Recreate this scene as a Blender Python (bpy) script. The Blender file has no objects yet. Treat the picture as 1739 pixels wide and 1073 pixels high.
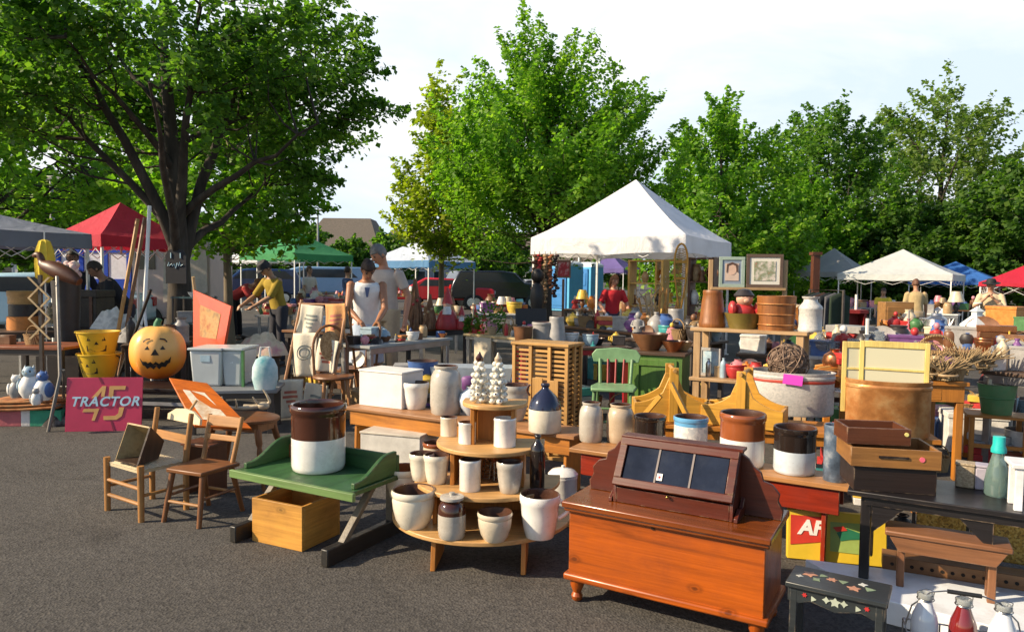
import bpy, bmesh, math, random
import numpy as np
from mathutils import Vector, Matrix, Euler
R = math.radians; PI = math.pi
rnd = random.Random(11)
scn = bpy.context.scene; COL = scn.collection
# ---------------------------------------------------------------- camera numbers (photo pixels, 1739 x 1073)
F = 1220.0; CX = 869.5; CY = 536.5; H = 1.42; HZ = 474.0; ROLL = R(0.7)
PITCH = math.atan((CY-HZ)/F)
def ray(px, py):
    dx = (px-CX)/F; dy = (CY-py)/F
    a = dx*math.cos(ROLL)-dy*math.sin(ROLL); b = dx*math.sin(ROLL)+dy*math.cos(ROLL)
    c, s = math.cos(PITCH), math.sin(PITCH)
    return Vector((a, c+b*s, -s+b*c))
def T(px, py, z=0.0):
    r = ray(px, py); k = (z-H)/r.z
    return Vector((r.x*k, r.y*k, z))
def D(px, py, Y):
    r = ray(px, py); k = Y/r.y
    return Vector((r.x*k, Y, H+r.z*k))
# ---------------------------------------------------------------- mesh builder
class MB:
    def __init__(s): s.v = []; s.f = []; s.mi = []; s.m = 0
    def add(s, vs, fs, M=None, mi=None):
        o = len(s.v)
        for p in vs:
            p = Vector(p)
            s.v.append(tuple(M @ p) if M is not None else tuple(p))
        for k, f in enumerate(fs):
            s.f.append([i+o for i in f]); s.mi.append(s.m if mi is None else mi[k])
        return s
    def box(s, c, d, rot=(0,0,0), tp=1.0, M=None):
        x, y, z = d[0]/2, d[1]/2, d[2]/2
        vs = [(-x*1,-y*1,-z),(x,-y,-z),(x,y,-z),(-x,y,-z),(-x*tp,-y*tp,z),(x*tp,-y*tp,z),(x*tp,y*tp,z),(-x*tp,y*tp,z)]
        m = Matrix.Translation(Vector(c)) @ Euler(rot).to_matrix().to_4x4()
        if M is not None: m = M @ m
        return s.add(vs, [(3,2,1,0),(4,5,6,7),(0,1,5,4),(1,2,6,5),(2,3,7,6),(3,0,4,7)], m)
    def hexa(s, b, t):   # 4 bottom, 4 top corners
        return s.add(list(b)+list(t), [(3,2,1,0),(4,5,6,7),(0,1,5,4),(1,2,6,5),(2,3,7,6),(3,0,4,7)])
    def slab(s, q, t):   # thick sheet on 4 (or n) corners
        q = [Vector(p) for p in q]
        n = (q[1]-q[0]).cross(q[2]-q[0]).normalized()*t
        k = len(q)
        return s.add(q+[p+n for p in q], [tuple(reversed(range(k))), tuple(range(k, 2*k))]+[(i,(i+1)%k,k+(i+1)%k,k+i) for i in range(k)])
    def prism(s, poly, t, M=None):  # poly in XY, extruded along +Z
        k = len(poly)
        vs = [(x,y,0) for x,y in poly]+[(x,y,t) for x,y in poly]
        return s.add(vs, [tuple(reversed(range(k))), tuple(range(k,2*k))]+[(i,(i+1)%k,k+(i+1)%k,k+i) for i in range(k)], M)
    def lathe(s, prof, seg=28, c=(0,0,0), sx=1.0, sy=1.0, mis=None, M=None):
        m = Matrix.Translation(Vector(c))
        if M is not None: m = M @ m
        vs = []; fs = []; mi = []; rings = []
        for r, z in prof:
            if r < 1e-6: rings.append([len(vs)]); vs.append((0,0,z))
            else:
                rings.append(list(range(len(vs), len(vs)+seg)))
                vs += [(r*sx*math.cos(2*PI*i/seg), r*sy*math.sin(2*PI*i/seg), z) for i in range(seg)]
        for j in range(len(rings)-1):
            a, b = rings[j], rings[j+1]
            for i in range(seg):
                i2 = (i+1) % seg
                if len(a) == 1 and len(b) == 1: continue
                if len(a) == 1: fs.append((a[0], b[i2], b[i]))
                elif len(b) == 1: fs.append((a[i], a[i2], b[0]))
                else: fs.append((a[i], a[i2], b[i2], b[i]))
                mi.append(s.m if mis is None else mis[j])
        return s.add(vs, fs, m, mi)
    def tube(s, pts, r, seg=8, M=None, cap=True):
        pts = [Vector(p) for p in pts]; n = len(pts)
        rs = list(r) if isinstance(r, (list, tuple)) else [r]*n
        vs = []; fs = []; ref = None
        for i in range(n):
            t = (pts[min(i+1,n-1)]-pts[max(i-1,0)])
            t = t.normalized() if t.length > 1e-9 else Vector((0,0,1))
            if ref is None: ref = Vector((1,0,0)) if abs(t.x) < .8 else Vector((0,1,0))
            u = (ref-t*ref.dot(t))
            if u.length < 1e-5: u = t.orthogonal()
            u.normalize(); w = t.cross(u); ref = u
            for k in range(seg):
                a = 2*PI*k/seg
                vs.append(pts[i]+(u*math.cos(a)+w*math.sin(a))*rs[i])
        for i in range(n-1):
            for k in range(seg):
                k2 = (k+1) % seg
                fs.append((i*seg+k, i*seg+k2, (i+1)*seg+k2, (i+1)*seg+k))
        if cap:
            fs.append(tuple(reversed(range(seg)))); fs.append(tuple(range((n-1)*seg, n*seg)))
        return s.add(vs, fs, M)
    def ball(s, c, r, seg=16, rings=10, M=None):
        r = (r,r,r) if not isinstance(r,(tuple,list)) else r
        prof = [(math.sin(PI*i/rings)*1.0 if 0 < i < rings else 0, -math.cos(PI*i/rings)) for i in range(rings+1)]
        m = Matrix.Translation(Vector(c)) @ Matrix.Diagonal((r[0],r[1],r[2],1))
        if M is not None: m = M @ m
        return s.lathe(prof, seg, M=m)
    def torus(s, c, R_, r, seg=24, k=8, M=None, sy=1.0):
        pts = [(math.cos(2*PI*i/seg)*R_, math.sin(2*PI*i/seg)*R_*sy) for i in range(seg)]
        vs = []; fs = []
        for x, y in pts:
            L = math.hypot(x, y)
            for j in range(k):
                a = 2*PI*j/k
                vs.append((x*(1+r*math.cos(a)/L), y*(1+r*math.cos(a)/L), r*math.sin(a)))
        for i in range(seg):
            for j in range(k):
                fs.append((i*k+j, ((i+1)%seg)*k+j, ((i+1)%seg)*k+(j+1)%k, i*k+(j+1)%k))
        m = Matrix.Translation(Vector(c))
        if M is not None: m = M @ m
        return s.add(vs, fs, m)
    def grid(s, fn, nu, nv):
        vs = [fn(i/nu, j/nv) for j in range(nv+1) for i in range(nu+1)]
        return s.add(vs, [(j*(nu+1)+i, j*(nu+1)+i+1, (j+1)*(nu+1)+i+1, (j+1)*(nu+1)+i) for j in range(nv) for i in range(nu)])
    def build(s, name, mats, parent=None, loc=None, rz=0, bev=0, smooth=38, fix=True, solid=0, rot=None):
        me = bpy.data.meshes.new(name)
        me.from_pydata(s.v, [], s.f)
        if not isinstance(mats, (list, tuple)): mats = [mats]
        for m in mats: me.materials.append(m)
        if len(mats) > 1: me.polygons.foreach_set('material_index', s.mi)
        if fix:
            bm = bmesh.new(); bm.from_mesh(me)
            bmesh.ops.recalc_face_normals(bm, faces=bm.faces)
            bm.to_mesh(me); bm.free()
        if smooth:
            me.polygons.foreach_set('use_smooth', [True]*len(me.polygons))
            me.set_sharp_from_angle(angle=R(smooth))
        me.update()
        o = bpy.data.objects.new(name, me); COL.objects.link(o)
        if parent is not None: o.parent = parent
        if loc is not None: o.location = loc
        if rot is not None: o.rotation_euler = rot
        elif rz: o.rotation_euler = (0,0,rz)
        if solid:
            md = o.modifiers.new('Solidify','SOLIDIFY'); md.thickness = solid; md.offset = 0
        if bev:
            b = o.modifiers.new('Bevel','BEVEL'); b.width = bev; b.segments = 2; b.limit_method = 'ANGLE'; b.angle_limit = R(40)
        return o
def frame(origin, xdir, ydir):
    x = Vector(xdir).normalized(); y = Vector(ydir); y = (y-x*y.dot(x)).normalized(); z = x.cross(y)
    m = Matrix((x,y,z)).transposed().to_4x4(); m.translation = Vector(origin)
    return m
def rotm(loc=(0,0,0), rot=(0,0,0)):
    return Matrix.Translation(Vector(loc)) @ Euler(rot).to_matrix().to_4x4()
def tag(o, label, cat, group=None, kind=None):
    if label: o['label'] = label
    if cat: o['category'] = cat
    if group: o['group'] = group
    if kind: o['kind'] = kind
    return o
def thing(name, label, cat, loc=(0,0,0), rz=0, group=None):
    o = bpy.data.objects.new(name, None); COL.objects.link(o)
    o.empty_display_size = .1
    o.location = loc; o.rotation_euler = (0,0,rz)
    return tag(o, label, cat, group)
def dup(o, loc=None, rz=None, label=None, scale=None, parent=None):
    c = o.copy(); COL.objects.link(c)
    if parent is not None: c.parent = parent
    if loc is not None: c.location = loc
    if rz is not None: c.rotation_euler = (0,0,rz)
    if label: c['label'] = label
    if scale is not None: c.scale = (scale,)*3 if not isinstance(scale,(tuple,list)) else scale
    for ch in list(o.children): dup(ch, parent=c)
    return c
# ---------------------------------------------------------------- materials
_M = {}
def newmat(key):
    m = bpy.data.materials.new(key); m.use_nodes = True
    n = m.node_tree.nodes; l = m.node_tree.links
    return m, n, l, n['Principled BSDF']
def N(n, typ, **kw):
    x = n.new(typ)
    for k, v in kw.items():
        if k in x.inputs: x.inputs[k].default_value = v
        else: setattr(x, k, v)
    return x
def cc(c, f): return (max(0,min(1,c[0]*f)), max(0,min(1,c[1]*f)), max(0,min(1,c[2]*f)), 1)
def ramp(n, l, fac, stops):
    r = n.new('ShaderNodeValToRGB'); e = r.color_ramp.elements
    while len(e) < len(stops): e.new(.5)
    for k, (p, c) in enumerate(stops): e[k].position = p; e[k].color = (*c[:3], 1)
    l.new(fac, r.inputs[0]); return r
def mat(key, col, rough=.5, metal=0, var=.18, scale=7, bump=0, bscale=60, coat=0, dirt=0, dirtcol=(.05,.035,.02), spec=.5, trans=0, speck=0):
    if key in _M: return _M[key]
    m, n, l, p = newmat(key)
    tc = n.new('ShaderNodeTexCoord')
    ns = N(n, 'ShaderNodeTexNoise', Scale=scale, Detail=6.0, Roughness=.65); l.new(tc.outputs['Object'], ns.inputs['Vector'])
    r = ramp(n, l, ns.outputs['Fac'], [(.3, cc(col,1-var)), (.7, cc(col,1+var))])
    out = r.outputs[0]
    if dirt:
        d = N(n, 'ShaderNodeTexNoise', Scale=scale*.7, Detail=8.0, Roughness=.75); 
        mp = n.new('ShaderNodeMapping'); mp.inputs['Location'].default_value = (3,7,1); l.new(tc.outputs['Object'], mp.inputs[0]); l.new(mp.outputs[0], d.inputs['Vector'])
        dr = ramp(n, l, d.outputs['Fac'], [(.48,(0,0,0)),(.75,(dirt,dirt,dirt))])
        mx = N(n, 'ShaderNodeMixRGB'); mx.inputs[2].default_value = (*dirtcol,1); l.new(dr.outputs[0], mx.inputs[0]); l.new(out, mx.inputs[1]); out = mx.outputs[0]
    if speck:
        v = N(n, 'ShaderNodeTexVoronoi', Scale=75.0); l.new(tc.outputs['Object'], v.inputs['Vector']); sv = ramp(n, l, v.outputs['Distance'], [(.08,(.5,.5,.5)),(.17,(0,0,0))])
        gt = N(n, 'ShaderNodeMath', operation='GREATER_THAN'); sc_ = n.new('ShaderNodeSeparateColor'); l.new(v.outputs['Color'], sc_.inputs[0]); l.new(sc_.outputs[1], gt.inputs[0]); gt.inputs[1].default_value = .72
        ms = N(n, 'ShaderNodeMath', operation='MULTIPLY'); l.new(sv.outputs[0], ms.inputs[0]); l.new(gt.outputs[0], ms.inputs[1])
        mq = N(n, 'ShaderNodeMixRGB'); mq.inputs[2].default_value = (.13,.08,.04,1); l.new(ms.outputs[0], mq.inputs[0]); l.new(out, mq.inputs[1]); out = mq.outputs[0]
    l.new(out, p.inputs['Base Color'])
    rr = ramp(n, l, ns.outputs['Fac'], [(.3,(max(.02,rough*.8),)*3), (.7,(min(1,rough*1.2),)*3)])
    l.new(rr.outputs[0], p.inputs['Roughness'])
    p.inputs['Metallic'].default_value = metal
    p.inputs['Specular IOR Level'].default_value = spec
    if coat: p.inputs['Coat Weight'].default_value = coat; p.inputs['Coat Roughness'].default_value = .08
    if trans: p.inputs['Transmission Weight'].default_value = trans
    if bump:
        b = N(n, 'ShaderNodeBump', Strength=bump, Distance=.01)
        nb = N(n, 'ShaderNodeTexNoise', Scale=bscale, Detail=4.0); l.new(tc.outputs['Object'], nb.inputs['Vector'])
        l.new(nb.outputs['Fac'], b.inputs['Height']); l.new(b.outputs[0], p.inputs['Normal'])
    _M[key] = m; return m
def wood(key, col, ax=0, rough=.45, con=.45, scale=1.0, knots=False, coat=0):
    key = key+'xyz'[ax]
    if key in _M: return _M[key]
    lm_ = sum(col)/3; col = tuple(max(.004,lm_+(c_-lm_)*1.15) for c_ in col)
    m, n, l, p = newmat(key)
    tc = n.new('ShaderNodeTexCoord'); mp = n.new('ShaderNodeMapping')
    sc = [13*scale]*3; sc[ax] = 1.1*scale; mp.inputs['Scale'].default_value = sc
    l.new(tc.outputs['Object'], mp.inputs[0])
    a = N(n, 'ShaderNodeTexNoise', Scale=1.0, Detail=5.0, Roughness=.6, Distortion=1.2); l.new(mp.outputs[0], a.inputs['Vector'])
    m2 = n.new('ShaderNodeMapping'); s2 = [110*scale]*3; s2[ax] = 3*scale; m2.inputs['Scale'].default_value = s2; l.new(tc.outputs['Object'], m2.inputs[0])
    b = N(n, 'ShaderNodeTexNoise', Scale=1.0, Detail=3.0); l.new(m2.outputs[0], b.inputs['Vector'])
    r = ramp(n, l, a.outputs['Fac'], [(.25, cc(col,1-con)), (.5, cc(col,1.0)), (.75, cc(col,1+con*.45))])
    mx = N(n, 'ShaderNodeMixRGB', blend_type='MULTIPLY'); mx.inputs[0].default_value = .5
    r2 = ramp(n, l, b.outputs['Fac'], [(.3,(.6,.55,.5)),(.65,(1,1,1))])
    l.new(r.outputs[0], mx.inputs[1]); l.new(r2.outputs[0], mx.inputs[2]); out = mx.outputs[0]
    big = big_pre = N(n, 'ShaderNodeTexNoise', Scale=3.0, Detail=5.0, Roughness=.7); l.new(tc.outputs['Object'], big.inputs['Vector'])
    rb = ramp(n, l, big.outputs['Fac'], [(.28,(.52,.46,.42)),(.45,(.85,.82,.8)),(.62,(1,1,1))])
    m3 = N(n, 'ShaderNodeMixRGB', blend_type='MULTIPLY'); m3.inputs[0].default_value = .75
    l.new(out, m3.inputs[1]); l.new(rb.outputs[0], m3.inputs[2]); out = m3.outputs[0]
    if knots:
        v = N(n, 'ShaderNodeTexVoronoi', Scale=3.6); v.voronoi_dimensions = '2D'; s3 = n.new('ShaderNodeSeparateXYZ'); c3 = n.new('ShaderNodeCombineXYZ'); mk = n.new('ShaderNodeMapping'); mk.inputs['Scale'].default_value = (.8,1.5,1)
        wq = N(n, 'ShaderNodeMixRGB'); wq.inputs[0].default_value = .05; l.new(tc.outputs['Object'], wq.inputs[1]); l.new(big_pre.outputs['Color'], wq.inputs[2])
        l.new(wq.outputs[0], s3.inputs[0]); l.new(s3.outputs[0], c3.inputs[0]); l.new(s3.outputs[2], c3.inputs[1]); l.new(c3.outputs[0], mk.inputs[0]); l.new(mk.outputs[0], v.inputs['Vector'])
        rk = ramp(n, l, v.outputs['Distance'], [(.025,(.9,.9,.9)),(.05,(.25,.25,.25)),(.075,(.5,.5,.5)),(.12,(0,0,0))])
        m4 = N(n, 'ShaderNodeMixRGB'); m4.inputs[2].default_value = cc(col,.28); l.new(rk.outputs[0], m4.inputs[0]); l.new(out, m4.inputs[1]); out = m4.outputs[0]
    bv = N(n, 'ShaderNodeBevel', Radius=.007); bv.samples = 4; ge = n.new('ShaderNodeNewGeometry')
    dt = N(n, 'ShaderNodeVectorMath', operation='DOT_PRODUCT'); l.new(bv.outputs[0], dt.inputs[0]); l.new(ge.outputs['Normal'], dt.inputs[1])
    re_ = ramp(n, l, dt.outputs['Value'], [(.86,(1,1,1)),(.985,(0,0,0))]); wn_ = N(n, 'ShaderNodeTexNoise', Scale=22.0, Detail=4.0); l.new(tc.outputs['Object'], wn_.inputs['Vector'])
    rw = ramp(n, l, wn_.outputs['Fac'], [(.48,(0,0,0)),(.62,(.7,.7,.7))]); mw = N(n, 'ShaderNodeMath', operation='MULTIPLY'); l.new(re_.outputs[0], mw.inputs[0]); l.new(rw.outputs[0], mw.inputs[1])
    m5 = N(n, 'ShaderNodeMixRGB'); lum = (col[0]+col[1]+col[2])/3; m5.inputs[2].default_value = (.42,.30,.19,1) if lum < .22 else (.24,.13,.06,1)
    l.new(mw.outputs[0], m5.inputs[0]); l.new(out, m5.inputs[1]); out = m5.outputs[0]
    l.new(out, p.inputs['Base Color'])
    rr = ramp(n, l, big.outputs['Fac'], [(.3,(rough*1.25,)*3),(.7,(rough*.8,)*3)]); l.new(rr.outputs[0], p.inputs['Roughness'])
    if coat: p.inputs['Coat Weight'].default_value = coat; p.inputs['Coat Roughness'].default_value = .15
    bp = N(n, 'ShaderNodeBump', Strength=.25, Distance=.003); l.new(b.outputs['Fac'], bp.inputs['Height']); l.new(bp.outputs[0], p.inputs['Normal'])
    _M[key] = m; return m
def glazed(key, col, rough=.16, var=.1, dirt=.25, dirtcol=(.25,.17,.09)):
    return mat(key, col, rough=rough, var=var, scale=9, dirt=dirt*1.5, dirtcol=dirtcol, coat=.35, bump=.10, bscale=25, speck=1 if dirt else 0)
def cloth(key, col, var=.15, rough=.9, scale=8, bump=.3, bscale=40): return mat(key, col, rough=rough, var=var, scale=scale, bump=bump, bscale=bscale, spec=.2)
def tworamp(key, cols, kind='noise', scale=8, rough=.7, bump=.2, stretch=(1,1,1), const=False):
    if key in _M: return _M[key]
    m, n, l, p = newmat(key)
    tc = n.new('ShaderNodeTexCoord'); mp = n.new('ShaderNodeMapping'); mp.inputs['Scale'].default_value = stretch; l.new(tc.outputs['Object'], mp.inputs[0])
    if kind == 'noise': t = N(n,'ShaderNodeTexNoise',Scale=scale,Detail=5.0,Roughness=.6); fac = t.outputs['Fac']
    elif kind == 'voro': t = N(n,'ShaderNodeTexVoronoi',Scale=scale); sp = n.new('ShaderNodeSeparateColor'); l.new(t.outputs['Color'], sp.inputs[0]); fac = sp.outputs[0]
    elif kind == 'wave': t = N(n,'ShaderNodeTexWave',Scale=scale,Distortion=.4,Detail=2.0); fac = t.outputs['Fac']
    l.new(mp.outputs[0], t.inputs['Vector'])
    k = len(cols)
    lo, hi = (.28,.72) if kind == 'noise' else (0,1)
    r = ramp(n, l, fac, [(lo+(hi-lo)*i/(k-1 if not const else k), c) for i, c in enumerate(cols)])
    if const: r.color_ramp.interpolation = 'CONSTANT'
    l.new(r.outputs[0], p.inputs['Base Color']); p.inputs['Roughness'].default_value = rough
    if bump:
        b = N(n,'ShaderNodeBump',Strength=bump,Distance=.01); l.new(fac, b.inputs['Height']); l.new(b.outputs[0], p.inputs['Normal'])
    _M[key] = m; return m
def glass(key, col=(1,1,1), rough=.03):
    if key in _M: return _M[key]
    m, n, l, p = newmat(key)
    p.inputs['Base Color'].default_value = (*col,1); p.inputs['Roughness'].default_value = rough
    p.inputs['Transmission Weight'].default_value = 1; p.inputs['IOR'].default_value = 1.45
    _M[key] = m; return m
# ================================================================ camera, light, sky, ground
cam_d = bpy.data.cameras.new('camera'); cam = bpy.data.objects.new('camera', cam_d); COL.objects.link(cam)
cam_d.sensor_width = 36; cam_d.sensor_fit = 'HORIZONTAL'; cam_d.lens = F/1739*36; cam_d.clip_start = .05; cam_d.clip_end = 3000
cam.matrix_world = Matrix.Translation((0,0,H)) @ Matrix.Rotation(PI/2-PITCH, 4, 'X') @ Matrix.Rotation(ROLL, 4, 'Z')
scn.camera = cam
SUN = Vector((-.97, -.22, .60)).normalized()
sd = bpy.data.lights.new('sun','SUN'); sd.energy = 5.0; sd.angle = R(.6); sd.color = (1,.82,.58)
so = bpy.data.objects.new('sun', sd); COL.objects.link(so); so.rotation_euler = SUN.to_track_quat('Z','Y').to_euler()
w = bpy.data.worlds.new('World'); scn.world = w; w.use_nodes = True
wn = w.node_tree.nodes; wl = w.node_tree.links
bg = wn['Background']; bg.inputs['Strength'].default_value = .11
sky = wn.new('ShaderNodeTexSky'); sky.sky_type = 'NISHITA'; sky.sun_disc = False
sky.sun_elevation = math.asin(SUN.z); sky.sun_rotation = math.atan2(SUN.x, SUN.y); sky.air_density = 1.0; sky.dust_density = .8
tc = wn.new('ShaderNodeTexCoord'); mp = wn.new('ShaderNodeMapping'); mp.inputs['Scale'].default_value = (1.6,1.6,4.6); mp.inputs['Location'].default_value = (.35,.2,.4)
wl.new(tc.outputs['Generated'], mp.inputs[0])
cn = N(wn,'ShaderNodeTexNoise',Scale=1.35,Detail=7.0,Roughness=.55,Distortion=.5); wl.new(mp.outputs[0], cn.inputs['Vector'])
cr = ramp(wn, wl, cn.outputs['Fac'], [(.40,(0,0,0)),(.60,(1,1,1))])
sx = wn.new('ShaderNodeSeparateXYZ'); wl.new(tc.outputs['Generated'], sx.inputs[0])
e1 = N(wn,'ShaderNodeMapRange'); e1.inputs['From Min'].default_value = .42; e1.inputs['From Max'].default_value = .72; e1.inputs['To Min'].default_value = 1; e1.inputs['To Max'].default_value = .0; wl.new(sx.outputs['Z'], e1.inputs['Value'])
e2 = N(wn,'ShaderNodeMapRange'); e2.inputs['From Min'].default_value = .0; e2.inputs['From Max'].default_value = .55; e2.inputs['To Min'].default_value = .0; e2.inputs['To Max'].default_value = 1; wl.new(sx.outputs['Y'], e2.inputs['Value'])
k1 = N(wn,'ShaderNodeMath',operation='MULTIPLY'); wl.new(e1.outputs[0], k1.inputs[0]); wl.new(e2.outputs[0], k1.inputs[1])
k2 = N(wn,'ShaderNodeMath',operation='MULTIPLY'); wl.new(cr.outputs[0], k2.inputs[0]); wl.new(k1.outputs[0], k2.inputs[1])
cwh = N(wn,'ShaderNodeMixRGB'); cwh.inputs[1].default_value = (4.7,5.5,6.4,1); cwh.inputs[2].default_value = (6.5,6.6,6.7,1)
cmix = N(wn,'ShaderNodeMixRGB')
wl.new(k1.outputs[0], cmix.inputs[0]); wl.new(cr.outputs[0], cwh.inputs[0]); wl.new(cwh.outputs[0], cmix.inputs[2]); wl.new(sky.outputs[0], cmix.inputs[1]); wl.new(cmix.outputs[0], bg.inputs['Color'])
vs = scn.view_settings; vs.view_transform = 'Standard'; vs.look = 'None'; vs.exposure = 0.65; vs.gamma = 1
scn.cycles.use_denoising = True; scn.cycles.max_bounces = 6; scn.cycles.transparent_max_bounces = 8

def asphalt():
    m, n, l, p = newmat('asphalt')
    tc = n.new('ShaderNodeTexCoord')
    a = N(n,'ShaderNodeTexNoise',Scale=.55,Detail=7.0,Roughness=.7); l.new(tc.outputs['Object'], a.inputs['Vector'])
    b = N(n,'ShaderNodeTexVoronoi',Scale=85.0); l.new(tc.outputs['Object'], b.inputs['Vector'])
    sp = n.new('ShaderNodeSeparateColor'); l.new(b.outputs['Color'], sp.inputs[0])
    c = N(n,'ShaderNodeTexNoise',Scale=32.0,Detail=6.0,Roughness=.75); l.new(tc.outputs['Object'], c.inputs['Vector'])
    r1 = ramp(n,l,a.outputs['Fac'],[(.3,(.085,.079,.073)),(.55,(.118,.110,.101)),(.75,(.16,.148,.135))])
    r2 = ramp(n,l,sp.outputs[0],[(.0,(.45,.45,.45)),(.62,(.95,.95,.95)),(1,(2.3,2.2,2.0))])
    r2.color_ramp.elements[2].color = (1.0,.97,.9,1)
    m1 = N(n,'ShaderNodeMixRGB',blend_type='MULTIPLY'); m1.inputs[0].default_value = .8; l.new(r1.outputs[0], m1.inputs[1]); l.new(r2.outputs[0], m1.inputs[2])
    r3 = ramp(n,l,c.outputs['Fac'],[(.3,(.5,.5,.5)),(.7,(1,1,1))])
    m2 = N(n,'ShaderNodeMixRGB',blend_type='MULTIPLY'); m2.inputs[0].default_value = .8; l.new(m1.outputs[0], m2.inputs[1]); l.new(r3.outputs[0], m2.inputs[2])
    cv = N(n,'ShaderNodeTexVoronoi',Scale=.42); cv.feature = 'DISTANCE_TO_EDGE'; wv = N(n,'ShaderNodeTexNoise',Scale=2.5,Detail=6.0); l.new(tc.outputs['Object'], wv.inputs['Vector'])
    vm = N(n,'ShaderNodeMixRGB'); vm.inputs[0].default_value = .22; l.new(tc.outputs['Object'], vm.inputs[1]); l.new(wv.outputs['Color'], vm.inputs[2]); l.new(vm.outputs[0], cv.inputs['Vector'])
    ck = ramp(n,l,cv.outputs['Distance'],[(.0,(.35,.35,.35)),(.010,(1,1,1))])
    st = N(n,'ShaderNodeTexNoise',Scale=1.3,Detail=3.0,Roughness=.5); mp3 = n.new('ShaderNodeMapping'); mp3.inputs['Location'].default_value = (4.3,1.7,0); l.new(tc.outputs['Object'], mp3.inputs[0]); l.new(mp3.outputs[0], st.inputs['Vector'])
    rs = ramp(n,l,st.outputs['Fac'],[(.60,(1,1,1)),(.70,(.55,.55,.55))])
    m3 = N(n,'ShaderNodeMixRGB',blend_type='MULTIPLY'); m3.inputs[0].default_value = .25; l.new(m2.outputs[0], m3.inputs[1]); l.new(ck.outputs[0], m3.inputs[2])
    m4 = N(n,'ShaderNodeMixRGB',blend_type='MULTIPLY'); m4.inputs[0].default_value = .8; l.new(m3.outputs[0], m4.inputs[1]); l.new(rs.outputs[0], m4.inputs[2])
    l.new(m4.outputs[0], p.inputs['Base Color']); p.inputs['Roughness'].default_value = .92; p.inputs['Specular IOR Level'].default_value = .25
    b1 = N(n,'ShaderNodeBump',Strength=.55,Distance=.006); l.new(b.outputs['Distance'], b1.inputs['Height'])
    b2 = N(n,'ShaderNodeBump',Strength=.4,Distance=.01); l.new(c.outputs['Fac'], b2.inputs['Height']); l.new(b1.outputs[0], b2.inputs['Normal'])
    l.new(b2.outputs[0], p.inputs['Normal'])
    return m
g = MB(); g.add([(-600,-300,0),(600,-300,0),(600,1200,0),(-600,1200,0)],[(0,1,2,3)])
tag(g.build('ground', asphalt(), fix=False, smooth=0), 'dark grey speckled asphalt of the parking lot', None, kind='structure')

# ================================================================ trees
def leafmat(key, col, col2, tr=.55):
    m, n, l, p = newmat(key)
    ge = n.new('ShaderNodeNewGeometry'); tc = n.new('ShaderNodeTexCoord')
    ns = N(n,'ShaderNodeTexNoise',Scale=1.1,Detail=3.0); l.new(tc.outputs['Object'], ns.inputs['Vector'])
    ad = N(n,'ShaderNodeMath',operation='MULTIPLY_ADD'); l.new(ge.outputs['Random Per Island'], ad.inputs[0]); ad.inputs[1].default_value = .5; 
    s2 = N(n,'ShaderNodeMath',operation='MULTIPLY_ADD'); l.new(ns.outputs['Fac'], s2.inputs[0]); s2.inputs[1].default_value = 1.3; s2.inputs[2].default_value = -.4
    l.new(s2.outputs[0], ad.inputs[2])
    r = ramp(n,l,ad.outputs[0],[(.15,cc(col,.75)),(.5,col),(.95,col2)])
    l.new(r.outputs[0], p.inputs['Base Color']); p.inputs['Roughness'].default_value = .5; p.inputs['Specular IOR Level'].default_value = .3
    t = n.new('ShaderNodeBsdfTranslucent'); hs = N(n,'ShaderNodeMixRGB',blend_type='MULTIPLY'); hs.inputs[0].default_value = 1; hs.inputs[2].default_value = (1.5,1.75,.5,1)
    l.new(r.outputs[0], hs.inputs[1]); l.new(hs.outputs[0], t.inputs[0])
    mx = n.new('ShaderNodeMixShader'); mx.inputs[0].default_value = tr; l.new(p.outputs[0], mx.inputs[1]); l.new(t.outputs[0], mx.inputs[2])
    l.new(mx.outputs[0], n['Material Output'].inputs[0])
    return m
LEAF = {
 'maple': leafmat('maple_leaf',(.085,.185,.035),(.19,.30,.05)),
 'bright': leafmat('bright_leaf',(.135,.28,.035),(.31,.45,.055)),
 'yellow': leafmat('yellow_leaf',(.24,.31,.035),(.42,.43,.06)),
 'deep': leafmat('deep_leaf',(.075,.16,.03),(.15,.24,.04)),
 'grey': leafmat('greygreen_leaf',(.14,.22,.06),(.27,.33,.10)),
}
BARK = tworamp('bark',[(.022,.017,.013),(.045,.036,.028),(.08,.066,.052)],scale=9,rough=.95,bump=.8,stretch=(1,1,.2))
PALEBARK = tworamp('pale_bark',[(.12,.09,.06),(.22,.18,.13)],scale=9,rough=.95,bump=.6,stretch=(1,1,.2))
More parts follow.
